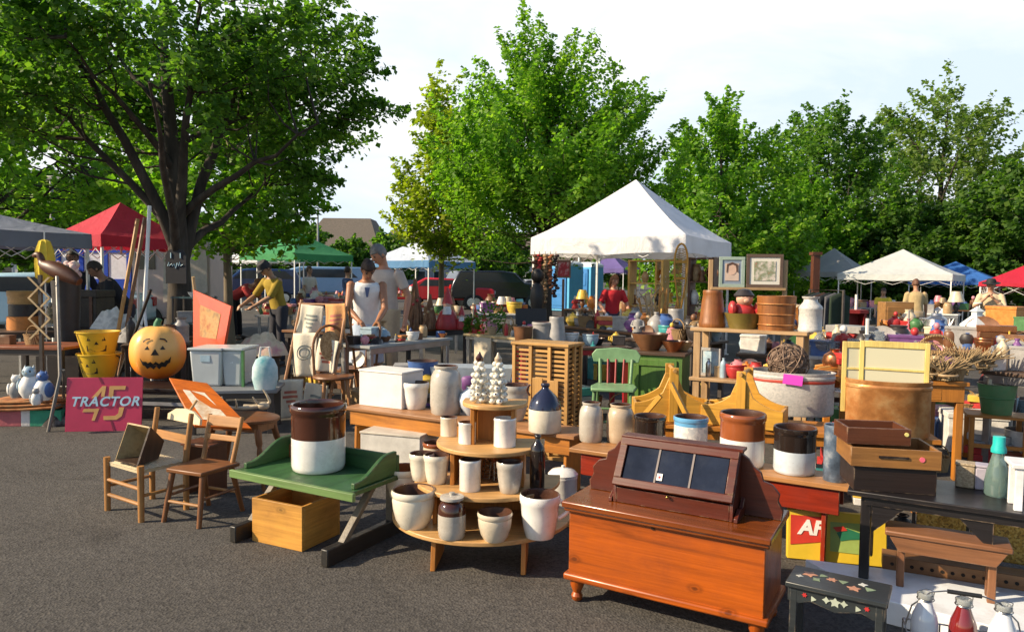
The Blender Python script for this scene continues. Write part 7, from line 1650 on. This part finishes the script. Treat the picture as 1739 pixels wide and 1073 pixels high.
person('person in dark blue shirt in front of the blue and white canopy',590,19,R(130),1.68,hands=((-.25,-.1,.8),(.25,-.1,.8)),cols=((.05,.08,.16),(.35,.3,.24)),skin=(.45,.25,.16),sleeve=.4,hair='short',hairc=(.05,.03,.02),vox=.018)
# ================================================================ stall under the white canopy
r, s1o, s1L, s1rz = table('long crowded stall table in the shade before the white canopy',(942,552),(1082,566),.76,.7,BRT,LEGD)
goods('on the crowded stall table before the canopy',s1o,s1rz,s1L,.65,.76,[('figurine','brown',.24,'tan'),('bottle','white',.2),('figurine','dark',.26,'brown'),('basket','tan',.28),('figurine','tan',.2,'white'),('box','pale blue',.16),('heap','white',.2,'pale blue'),('candlestick','brown',.28),('vase','grey',.3),('basket','yellow',.24),('figurine','red',.22,'white'),('dish','dark',.08)],61,'wares before the white canopy')
r, s2o, s2L, s2rz = table('second stall table piled with carvings right of the crowded one',(1056,574),(1178,584),.76,.75,DKT,LEGD)
goods('on the carvings table',s2o,s2rz,s2L,.7,.76,[('figurine','grey',.30,'grey','tall'),('figurine','white',.26,'tan'),('jug','grey',.3),('churn','grey',.34),('bowl','teal',.16),('globe','dark',.2),('basket','brown',.24),('figurine','tan',.3,'brown'),('bowl','dark',.18),('vase','pale blue',.2)],62,'wares on the carvings table')
r, s3o, s3L, s3rz = table('stall table at the back left under the white canopy',(955,524),(1060,530),.76,.8,BRT,LEGD)
goods('on the table at the back of the canopy',s3o,s3rz,s3L,.7,.76,[('figurine','red',.3,'white'),('lamp','brown',.45,'yellow'),('vase','orange',.3),('figurine','white',.25,'pink'),('box','tan',.2),('jar','brown',.25)],63,'wares at the back of the canopy')
YSH = wood('yellow_shelf',(.66,.46,.17),2,con=.3)
def shelfunit(label, px0, px1, Y, h, rz, n, mt, seed, phrase, kinds, d=.35):
    a_ = base(px0,Y); w2 = (px1-px0)*Y/F
    r = thing('shelf_unit', label, 'shelf', a_, rz)
    for x in (.02,w2-.02): m = MB(); m.box((x,d/2,h/2),(.04,d,h)); m.build('side', mt, r)
    for k in range(n): m = MB(); m.box((w2/2,d/2,.15+(h-.17)*k/(n-1)),(w2-.08,d-.01,.025)); m.build('shelf_board', mt, r)
    q = random.Random(seed)
    for k in range(n-1):
        z = .165+(h-.17)*k/(n-1); gap_ = (h-.17)/(n-1)
        if z < .5: continue
        goods(phrase+[' low down',' in the middle',' near the top',' at the top',' on the highest board'][k%5],Vector((a_[0],a_[1],0)),rz,w2,d,z,[(q.choice(kinds),c_,gap_*q.uniform(.5,.8),q.choice(['tan','white','yellow'])) for c_ in q.sample(['brown','orange','tan','yellow','red','cream','dark','white','copper'],3)],seed+k,'wares on the shelf units')
    return r
shelfunit('pale yellow shelf unit full of carvings under the white canopy',1066,1128,13.2,1.80,W30,5,YSH,71,'on the yellow shelf unit',['figurine','candlestick','vase'])
shelfunit('second yellow shelf unit right of the first under the canopy',1112,1165,14.4,1.85,W30,5,YSH,72,'on the second yellow shelf unit',['figurine','lamp','candlestick'])
shelfunit('dark shelf unit with red and brown wares under the canopy right corner',1168,1212,13.0,1.85,W30,5,DBR[2],73,'on the dark shelf unit',['figurine','jar','vase','bottle'])
ANT = mat('stick_orange',(.52,.24,.06),rough=.6,var=.3,scale=20)
p = base(1118,11.0); bn = thing('carved_sticks','bundle of orange brown carved antler sticks standing in a tub','sticks',p)
m = MB(); m.lathe([(0,0),(.2,0),(.24,.6),(.22,.6),(.19,.03),(0,.03)],20); m.build('tub', GALV, bn)
q_ = random.Random(5)
for k in range(12):
    m = MB(); a_ = q_.uniform(0,6.28); x, y = .12*math.cos(a_), .12*math.sin(a_); tx, ty = x*2.6, y*2.0; h = q_.uniform(.95,1.32); m.tube([(x,y,.1),((x+tx)/2,(y+ty)/2,h*.6),(tx,ty,h)],[.024,.022,.014],6)
    m.tube([((x+tx)/2,(y+ty)/2,h*.6),(tx*.6+.1*math.sin(k),ty*.6,h*.85)],[.016,.008],5); m.tube([(tx*.9,ty*.9,h*.9),(tx*.9-.12*math.cos(k),ty,h*1.02)],[.014,.006],5); m.build('stick', ANT if k%3 else pm('tan'), bn)
# snowshoe
p = base(1156,9.6); zt_ = D(1154,414,9.6).z; sn = thing('snowshoe','yellow wooden snowshoe with webbing standing upright before the canopy corner','snowshoe',p,R(-8))
m = MB(); pts = []
hh_ = .92; z0_ = zt_-hh_
for i in range(33):
    t = 2*PI*i/32; yv = -math.cos(t); wv = math.sin(t)*.125*(.58+.42*yv)
    pts.append((wv,0,z0_+hh_*.5*(1+yv)))
m.tube(pts,.014,8); m.tube([(0,0,z0_+.02),(0,0,z0_-.32)],.015,8); m.build('frame', wood('snowshoe_ash',(.48,.25,.05),2), sn)
m = MB()
for k in range(34):
    u = (k+.5)/34; z = z0_+hh_*(.08+.84*u); yv = 2*(z-z0_)/hh_-1; w2 = .125*math.sqrt(max(0,1-yv**2))*(.58+.42*yv)
    m.tube([(-w2,0,z),(w2,0,z+.03)],.004,4); m.tube([(-w2,0,z+.03),(w2,0,z)],.004,4)
m.build('webbing', mat('webbing',(.35,.20,.06),rough=.7), sn)
for z in (.5,.74): m = MB(); m.box((0,0,z0_+hh_*z),(.15,.02,.035)); m.build('crossbar', wood('snowshoe_ash',(.48,.25,.05),0), sn)
m = MB(); m.box((0,0,(z0_-.3)/2),(.14,.12,z0_-.3)); m.build('stand', DBR[2], sn)
# hanging garlands at the left canopy leg
q_ = random.Random(12)
for k, (px, y0, y1, c, lb) in enumerate([(908,432,520,'brown','brown beaded garland hanging nearest the white canopy leg'),(916,432,500,'red','dull red ribbon garland hanging second from the canopy leg'),(926,432,515,'tan','tan corn garland hanging in the middle of the bunch'),(935,432,490,'copper','copper coloured garland hanging fourth from the canopy leg'),(944,432,505,'dark','dark garland hanging farthest from the canopy leg')]):
    a_ = D(px,y0,12.7); b_ = D(px,y1,12.7); gl = thing('garland', lb, 'garland', (a_.x,a_.y,b_.z), 0, 'garlands hanging from the canopy')
    m = MB(); L_ = a_.z-b_.z; n_ = 16
    for j in range(n_): m.ball((q_.gauss(0,.015),q_.gauss(0,.015),L_*(j+.5)/n_),(.045,.045,L_/n_*.62),8,6)
    m.build('beads', tworamp('garland_'+c,[cc(PAL[c],.4)[:3],PAL[c],(.20,.06,.04)],scale=20,rough=.8), gl)
    m = MB(); m.tube([(0,0,0),(0,0,L_+.05)],.006,5); m.build('string', pm('dark'), gl)
p = D(913,470,12.4); bm_ = thing('black_figure','black carved figure on a red stand beside the hanging garlands','carving',(p.x,p.y,0))
m = MB(); m.lathe([(0,.9),(.10,.9),(.13,1.1),(.10,1.28),(.05,1.36),(0,1.36)],14); m.ball((0,0,1.48),(.11,.10,.13),12,9); m.build('body', FACE, bm_)
m = MB(); m.lathe([(0,0),(.24,0),(.16,.5),(.10,.89),(0,.89)],14); m.build('stand', pm('red'), bm_)
p = D(957,470,12.2); fr2 = good('frame','brown',.30,(p.x,p.y,p.z-.02),0,'brown framed red picture hanging before the blue toilet','wares before the white canopy','red')
m = MB(); m.box((0,.03,-p.z/2+.0),(.04,.04,p.z-.04)); m.build('post', pm('brown'), fr2)
# ================================================================ right hand stalls
WCL = cloth('white_tablecloth',(.62,.63,.64))
def ctable(label, p0, p1, z, d, c):
    r, o_, L, rz = table(label,p0,p1,z,d,c,LEGW)
    m = MB(); m.grid(lambda u,v: (L*u,-.012+.02*math.sin(18*u)*v,z+.004-.42*v),40,6); m.build('cloth_skirt', c, r, solid=.006); return r, o_, L, rz
r, a1, aL, az = table('pale topped table crowded with glassware right of the shelf stand',(1368,604),(1486,612),.76,.7,mat('pale_top',(.55,.56,.56),rough=.4),LEGW)
GLS = mat('clear_glassware',(.62,.66,.68),rough=.06,var=.05,trans=.75)
q_ = random.Random(14)
for k in range(16):
    kd = ['bottle','vase','jar','bowl'][k%4]; v = onT(a1,az,aL*(k+.5)/16,.1+.5*((k*7)%5)/5,.76); s_ = q_.uniform(.12,.24)
    asp = {'bottle':.2,'vase':.32,'jar':.38,'bowl':.75}[kd]
    o = vessel_mb(kd,s_*asp*(1 if kd != 'bowl' else .8),s_*(1 if kd != 'bowl' else .6),None,16).build({'jar':'glass_jar','bowl':'glass_bowl','vase':'glass_vase','bottle':'glass_bottle'}[kd],[GLS,GLS,GLS],None,v)
    tag(o,'clear glass %s in the crowd of glassware on the pale topped table' % kd,kd,'clear glass %ss on the pale topped table' % kd)
goods('at the back of the glassware table',a1,az,aL,.3,.76,[('box','blue',.14),('figurine','red',.28,'white'),('candlestick','white',.35,'white')],81,'goods on the right hand tables')
# red doll cabinet, clothes rack, dresser
p = base(1420,10.2); rc = thing('red_cabinet','red painted open fronted cabinet with two white candles on top','cabinet',p,R(-10))
m = MB(); RC = mat('cabinet_red',(.30,.022,.02),rough=.4,dirt=.2)
for c_, d_ in (((.21,.15,1.02),(.46,.34,.05)),((.015,.15,.5),(.03,.3,1.0)),((.405,.15,.5),(.03,.3,1.0)),((.21,.29,.5),(.36,.02,1.0)),((.21,.15,.52),(.36,.28,.025)),((.21,.15,.1),(.36,.28,.025))): m.box(c_,d_)
m.build('body', RC, rc)
for x in (.1,.32): m = MB(); m.tube([(x,.15,1.046),(x,.15,1.26)],.02,8); m.build('candle', pm('white'), rc)
p = base(1376,9.4); cr2 = thing('garment_rack','dark garment rack hung with dark green and black clothes','rack',p,R(-68))
m = MB(); m.tube([(0,0,0),(0,0,1.33),(.55,0,1.33),(.55,0,0)],.018,8); m.build('frame', LEGD, cr2)
for k, (x, c, zb_) in enumerate([(.06,(.02,.03,.02),.55),(.15,(.03,.04,.045),.7),(.24,(.06,.035,.03),.6),(.33,(.02,.025,.03),.5),(.42,(.10,.10,.11),.75),(.5,(.03,.045,.03),.55)]):
    m = MB(); m.grid(lambda u,v,x=x,zb_=zb_,k=k: (x+.02*math.sin(12*u+k)*v, -.16+.32*u, 1.30-(1.30-zb_+.15)*v-.10*abs(u-.5)*(1-v)),12,8); tag(m.build('garment', cloth('garment%d'%k,c), cr2, solid=.02), None, None)
p = base(1384,9.9); bp_ = thing('brown_post','brown timber post standing left of the garment rack','post',p)
m = MB(); m.box((0,0,.9),(.09,.09,1.8)); m.box((0,0,1.82),(.13,.13,.04)); m.build('shaft', DBR[2], bp_); m = MB(); m.box((0,0,.03),(.3,.3,.058)); m.build('foot', DBR[0], bp_)
p = base(1506,13); dr2 = thing('dresser','tan wooden dresser with three drawers under the pale right hand canopy','dresser',p,R(-8))
m = MB(); m.box((.24,.2,.55),(.48,.4,1.08)); m.build('body', wood('dresser_tan',(.34,.19,.08),0), dr2)
for k in range(3):
    m = MB(); m.box((.24,-.008,.28+.3*k),(.42,.02,.25)); d_ = m.build('drawer', wood('dresser_drawer',(.28,.15,.06),0), dr2, bev=.004); m = MB(); m.ball((.24,-.03,.28+.3*k),.018,8,6); m.build('knob', pm('dark'), d_)
r, b1, bL, bz_ = table('white table beside the person in khaki under the right canopy',(1568,532),(1630,534),.78,.7,pm('white'),LEGW)
goods('on the white table under the right canopy',b1,bz_,bL,.6,.78,[('box','grey',.2),('heap','white',.2,'grey'),('jar','tan',.25),('lamp','dark',.5,'cream')],82,'goods on the right hand tables')
r, c1_, cL, cz = table('long brown table of toys and tins in front of the pale canopy',(1565,590),(1735,602),.76,.75,BRT,LEGD)
goods('on the long brown table of toys',c1_,cz,cL,.7,.76,[('box','cream',.2),('figurine','red',.26,'pink'),('heap','white',.2,'pink'),('jar','brown',.2),('figurine','pink',.26,'white'),('globe','dark',.2),('jar','red',.22),('plate','brown',.34),('figurine','white',.24,'purple'),('box','purple',.15),('box','blue',.16),('figurine','brown',.2,'cream'),('book stack','grey',.18,'blue'),('heap','purple',.16,'red')],83,'goods on the right hand tables')
# white lantern
lp_ = onT(c1_,cz,cL*.46,.35,.76); ln = thing('white_lantern','white metal lantern with pointed roof on the long brown table of toys','lantern',lp_,R(10))
m = MB(); LW = mat('lantern_white',(.62,.66,.66),rough=.4)
m.box((0,0,.012),(.20,.20,.024)); m.box((0,0,.24),(.21,.21,.02))
for x in (-.085,.085):
    for y in (-.085,.085): m.box((x,y,.127),(.016,.016,.206))
m.build('frame', LW, ln); m = MB(); m.lathe([(.15,.25),(.05,.34),(.05,.38),(.07,.385),(.0,.44)],4,M=Matrix.Rotation(PI/4,4,'Z')); m.build('roof', LW, ln)
m = MB(); m.torus((0,0,.47),.035,.005,16,6,M=rotm((0,0,0),(0,0,0))) ; m.build('ring', LW, ln)
m = MB(); m.lathe([(0,.025),(.04,.025),(.04,.15),(0,.15)],16); m.build('candle', pm('cream'), ln)
m = MB(); m.box((0,0,.127),(.16,.16,.2)); m.build('pane', GLS, ln)
r, d1, dL, dz = table('dark table with bags and grey box at the right edge',(1662,628),(1790,640),.74,.6,DKT,LEGW)
goods('on the dark table at the right edge',d1,dz,dL,.55,.74,[('heap','tan',.2,'cream'),('basket','tan',.24),('box','grey',.2,None,'wide'),('box','purple',.12),('teapot','red',.15)],84,'goods on the right hand tables')
r, e1, eL, ez = table('far right table with orange and green bags',(1688,560),(1800,566),.78,.7,BRT,LEGD)
goods('on the far right table',e1,ez,eL,.6,.78,[('box','orange',.34,None,'big'),('box','green',.2),('heap','orange',.26,'red'),('box','teal',.2)],85,'goods on the right hand tables')
good('box','green',.26,(e1.x+.3,e1.y-.2,.2),-.2,'green crate standing low before the far right table','goods on the right hand tables')
# green pail on an orange stool, white sign figure
p = T(1650,790,0); os_ = thing('orange_stool','orange wooden stool frame carrying the green pail','stool',(p.x,p.y+.05,0),R(-24))
m = MB(); m.box((.2,.14,.385),(.44,.3,.022)); m.build('top', ORNG[0], os_, bev=.004)
for x in (.02,.38):
    for y in (.02,.26): m = MB(); m.box((x,y,.187),(.035,.035,.374)); m.build('leg', ORNG[2], os_, bev=.003)
for y in (.02,.26): m = MB(); m.box((.2,y,.15),(.33,.02,.03)); m.build('stretcher', ORNG[0], os_)
gv = Vector((p.x,p.y+.05,0))+Matrix.Rotation(R(-24),3,'Z') @ Vector((.2,.14,0))
o = vessel('pail','weathered green pail standing on the orange stool','pail',0,0,.27,.24,.397,[mat('pail_green',(.09,.24,.10),rough=.5,dirt=.5,dirtcol=(.25,.2,.12)),pm('green'),DARKIN],loc=(gv.x,gv.y,.397))
m = MB(); r_ = o['r']; m.torus((0,0,.13),r_*.9,.005,28,6); m.build('hoop', pm('green'), o)
sg2 = thing('white_cross_sign','small white wooden cross shaped sign standing in the green pail','sign',(gv.x,gv.y,.41))
m = MB(); m.box((0,0,.2),(.075,.012,.40)); m.build('post', pm('white'), sg2); m = MB(); m.box((0,-.014,.24),(.17,.014,.05)); m.build('crossboard', pm('cream'), sg2)
m = MB(); m.box((0,-.0135,.385),(.10,.014,.10)); m.build('headboard', pm('white'), sg2, bev=.004)
p = T(1722,800,0); good('box','white',.34,(p.x+.12,p.y+.7,0),-.3,'white crate with small holes right of the orange stool','goods on the right hand tables')
# ================================================================ far tables in the middle distance
PK_ = ['pink','red','white','brown','cream','orange','tan','blue','grey','yellow','green','purple']
KD_ = ['box','jar','figurine','vase','book stack','bowl','lamp','basket']
for k, (px0, px1, Y, lb, ph_, n) in enumerate([(488,565,15.5,'far folding table of small goods left of the woman in white','on the far table left of the woman in white',12),(505,600,19.5,'farther folding table under the edge of the green canopy','on the farther table below the green canopy',12),
      (560,640,24,'distant folding table between the green and blue canopies','on the distant table between the canopies',10),(432,482,12.3,'table in front of the shopper in olive vest','on the table of the shopper in olive vest',8),
      (690,780,13.5,'folding table beside the slim young tree','on the table beside the slim young tree',10),(800,890,14,'folding table left of the white canopy leg','on the table left of the canopy leg',10),
      (1450,1530,20,'far table beneath the dull grey canopy','on the far table beneath the grey canopy',9),(1590,1660,19,'far table beneath the blue canopy on the right','on the far table beneath the blue canopy',8),
      (20,110,9.6,'table of goods under the grey canopy','on the table under the grey canopy',9),(296,352,12.5,'table of goods in front of the pink trailer','on the table before the pink trailer',9),(620,700,26,'distant folding table right of the standing man','on the distant table right of the man',8),(980,1060,20,'distant table in front of the purple canopy','on the distant table by the purple canopy',8),(1225,1320,14,'table of goods behind the picture rack','on the table behind the picture rack',8)]):
    a_ = base(px0,Y); b_ = base(px1,Y); wL = b_[0]-a_[0]; q = random.Random(100+k)
    r = thing('folding_table', lb, 'table', a_, q.uniform(-.3,.05), 'far folding tables')
    m = MB(); m.box((wL/2,.35,.735),(wL,.7,.03)); m.build('top', [GRT,BRT,pm('white')][k%3], r)
    for x in (.06,wL-.06):
        for y in (.06,.64): m = MB(); m.box((x,y,.36),(.04,.04,.72)); m.build('leg', LEGW, r)
    cb_ = [(c, d) for c in PK_ for d in KD_]; q.shuffle(cb_)
    goods(ph_,Vector((a_[0],a_[1],0)),r.rotation_euler.z,wL,.65,.75,[(d,c,q.uniform(.16,.38) if d in ('lamp','figurine','vase') else q.uniform(.12,.24),q.choice(['cream','white','tan','pink'])) for c, d in cb_[:n+5]],200+k,'small goods on the far tables')

# ================================================================ more wares, on and under the stalls
def more(phrase, o_, rz, L, d, z, n, seed, group, lo=.12, hi=.28, kinds=None, cols=None):
    q = random.Random(seed); kk = kinds or ['box','jar','figurine','vase','bowl','basket','teapot','globe','book stack','plate','candlestick','bottle']; cs_ = cols or list(PAL)
    cb = [(a, b) for a in kk for b in cs_]; q.shuffle(cb)
    goods(phrase,o_,rz,L,d,z,[(a,b,q.uniform(lo,hi)*(.6 if a == 'bowl' else 1),q.choice(['tan','white','grey','red','yellow'])) for a, b in cb[:n]],seed,group)
BX = ['box','basket','pail','heap','book stack']
more('on the long brown table of toys',c1_,cz,cL,.7,.76,16,301,'goods on the right hand tables')
more('on the dark table at the right edge',d1,dz,dL,.55,.74,7,302,'goods on the right hand tables')
more('at the back of the glassware table',a1,az,aL,.66,.76,7,303,'goods on the right hand tables')
more('on the orange farm table',m6o,m6rz,m6L,.58,.722,9,304,'goods on the orange farm table',.1,.2)
more('on the crowded stall table before the canopy',s1o,s1rz,s1L,.65,.76,14,305,'wares before the white canopy',.12,.3)
more('on the carvings table',s2o,s2rz,s2L,.7,.76,8,306,'wares on the carvings table',.14,.32)
more('on the red framed table',m4o,m4rz,m4L,.5,.74,5,307,'wares on the red framed table',.08,.16)
more('on the pale plank table',m3o,m3rz,m3L,.5,.74,6,308,'small goods on the pale plank table',.08,.2)
more('on the brown table with twig ornaments',m2o,m2rz,m2L,.65,.74,7,309,'small goods on the pale plank table',.1,.25)
more('on the lower tier of the pine shelf stand',Vector(onS(.05,.02,0)),rzs2,Ls-.1,.3,.55,7,310,'small wares on the lower tier',.1,.2)
for k, (o_, rz_, L_, d_, ph_) in enumerate([(c1_,cz,cL,.7,'under the long brown table of toys'),(a1,az,aL,.6,'under the glassware table'),(m6o,m6rz,m6L,.5,'under the orange farm table'),(s1o,s1rz,s1L,.6,'under the crowded stall table'),(s2o,s2rz,s2L,.6,'under the carvings table'),(m3o,m3rz,m3L,.5,'under the pale plank table'),(m1o,m1rz,m1L,.4,'under the grey folding table'),(d1,dz,dL,.5,'under the dark table at the right edge'),(m4o,m4rz,m4L,.45,'under the red framed table'),(bd0,bdrz,bdL,.36,'under the orange plank bench')]):
    more(ph_,Vector((o_.x,o_.y,0)),rz_,L_,d_,0.0,5 if L_ < 1.6 else 7,400+k,'boxes stored under the tables',.2 if k < 9 else .14,.36 if k < 9 else .24,BX)

r, f1, fL, fz = table('brown table packed with old wares behind the copper boiler',(1486,608),(1596,614),.76,.7,BRT,LEGD)
more('on the brown table behind the copper boiler',f1,fz,fL,.65,.76,14,320,'goods on the right hand tables')
more('under the brown table behind the copper boiler',Vector((f1.x,f1.y,0)),fz,fL,.6,0,5,321,'boxes stored under the tables',.2,.36,BX)
r, g1, gL, gz = table('dark table of odds and ends behind the wash tub',(1250,600),(1362,606),.74,.6,DKT,LEGD)
more('on the dark table behind the wash tub',g1,gz,gL,.55,.74,10,322,'goods on the right hand tables',.1,.2)
STR = tworamp('dry_straw',[(.16,.10,.05),(.32,.22,.11),(.46,.34,.18)],scale=20,rough=.9)
for k, (px, py, s_, lb) in enumerate([(1590,648,.19,'sheaf of dry pale straw at the left end of the orange farm table'),(1622,650,.17,'sheaf of dry straw leaning right on the orange farm table'),(1652,640,.22,'taller sheaf of dry straw beyond the orange farm table'),(1690,632,.18,'loose straw bundle near the green pail'),(1560,636,.16,'short straw bundle behind the washboards')]):
    p = T(px,py,.73 if k != 3 else .75); q = random.Random(k+900); r = thing('straw_sheaf', lb, 'straw', (p.x,p.y+.14,p.z), 0, 'straw sheaves at the right')
    m = MB()
    for j in range(90):
        a = q.uniform(0,6.28); r0_ = .05*q.random(); r1_ = s_*.6*q.random()**.6; le = q.uniform(-.12,.22)
        bx_ = .05*math.sin(9*a); m.tube([(r0_*math.cos(a),r0_*math.sin(a),.0),(r1_*.2*math.cos(a)+bx_,r1_*.2*math.sin(a),s_*.25),(r1_*.5*math.cos(a)+le*.4,r1_*.4*math.sin(a),s_*.5),(r1_*math.cos(a)+le,r1_*.8*math.sin(a),s_*q.uniform(.55,1))],[.006,.0055,.005,.003],4,cap=False)
    m.build('straw', STR, r, smooth=0, fix=False)
    m = MB(); m.torus((.02,0,s_*.22),.07,.010,16,6); m.build('band', pm('tan'), r)

r, h1, hL, hz_ = table('low grey bench half hidden behind the white box',(684,668),(868,672),.46,.4,mat('grey_bench',(.16,.17,.18),rough=.6),LEGD,ap=.05)
tg = thing('metal_trough','long pale blue grey metal trough on the low bench behind the jars','trough',onT(h1,hz_,hL*.62,.18,.46),hz_)
m = MB(); w1, w2, h_ = .30, .34, .22
for s_ in (-1,1):
    m.slab([(-w1,s_*.10,0),(w1,s_*.10,0),(w2,s_*.14,h_),(-w2,s_*.14,h_)],.008*s_); m.slab([(s_*w1,-.10,0),(s_*w1,.10,0),(s_*w2,.14,h_),(s_*w2,-.14,h_)],.008)
m.box((0,0,.006),(2*w1,.2,.012)); m.build('body', mat('trough_metal',(.42,.48,.52),rough=.45,dirt=.3), tg)
for s_ in (-1,1): m = MB(); m.tube([(s_*w2,-.05,h_*.8),(s_*(w2+.05),-.04,h_*.75),(s_*(w2+.05),.04,h_*.75),(s_*w2,.05,h_*.8)],.007,6); m.build('handle', GALV, tg)
good('pail','blue',.26,onT(h1,hz_,.14,.15,.46),0,'blue pail behind the plain white box','small goods on the grey folding table')
good('box','grey',.22,onT(h1,hz_,.02,.26,.46),.1,'grey box beside the blue pail behind the white box','small goods on the grey folding table')
more('on the low grey bench behind the jars',h1,hz_,hL,.15,.46,4,330,'small goods on the grey folding table',.1,.2)
more('on the grey folding table',m1o,m1rz,m1L,.42,.74,9,331,'small goods on the grey folding table',.06,.16)
r, k1, kL, kz = table('plank table of mixed wares behind the sack rack',(478,560),(590,566),.74,.6,BRT,LEGD)
more('on the plank table behind the sack rack',k1,kz,kL,.55,.74,11,332,'small goods on the plank table',.12,.3)
more('under the plank table behind the sack rack',Vector((k1.x,k1.y,0)),kz,kL,.5,0,4,333,'boxes stored under the tables',.2,.36,BX)

r, j1, jL, jz = table('plank table heaped with old goods left of the red cabinet',(1330,562),(1420,566),.76,.7,DKT,LEGD)
more('on the plank table left of the red cabinet',j1,jz,jL,.65,.76,12,340,'goods on the right hand tables',.15,.36)
r, q1, qL, qz = table('table of bottles and tins under the pale canopy front',(1480,560),(1570,566),.76,.7,BRT,LEGW)
more('on the table of bottles and tins',q1,qz,qL,.65,.76,13,341,'goods on the right hand tables',.14,.34)
r, u1, uL, uz = table('low table of trinkets behind the red framed table',(985,566),(1080,572),.7,.5,BRT,LEGD)
more('on the low table of trinkets',u1,uz,uL,.45,.7,12,342,'wares before the white canopy',.12,.3)
more('under the far right table',Vector((e1.x,e1.y,0)),ez,eL,.6,0,5,343,'boxes stored under the tables',.25,.4,BX)
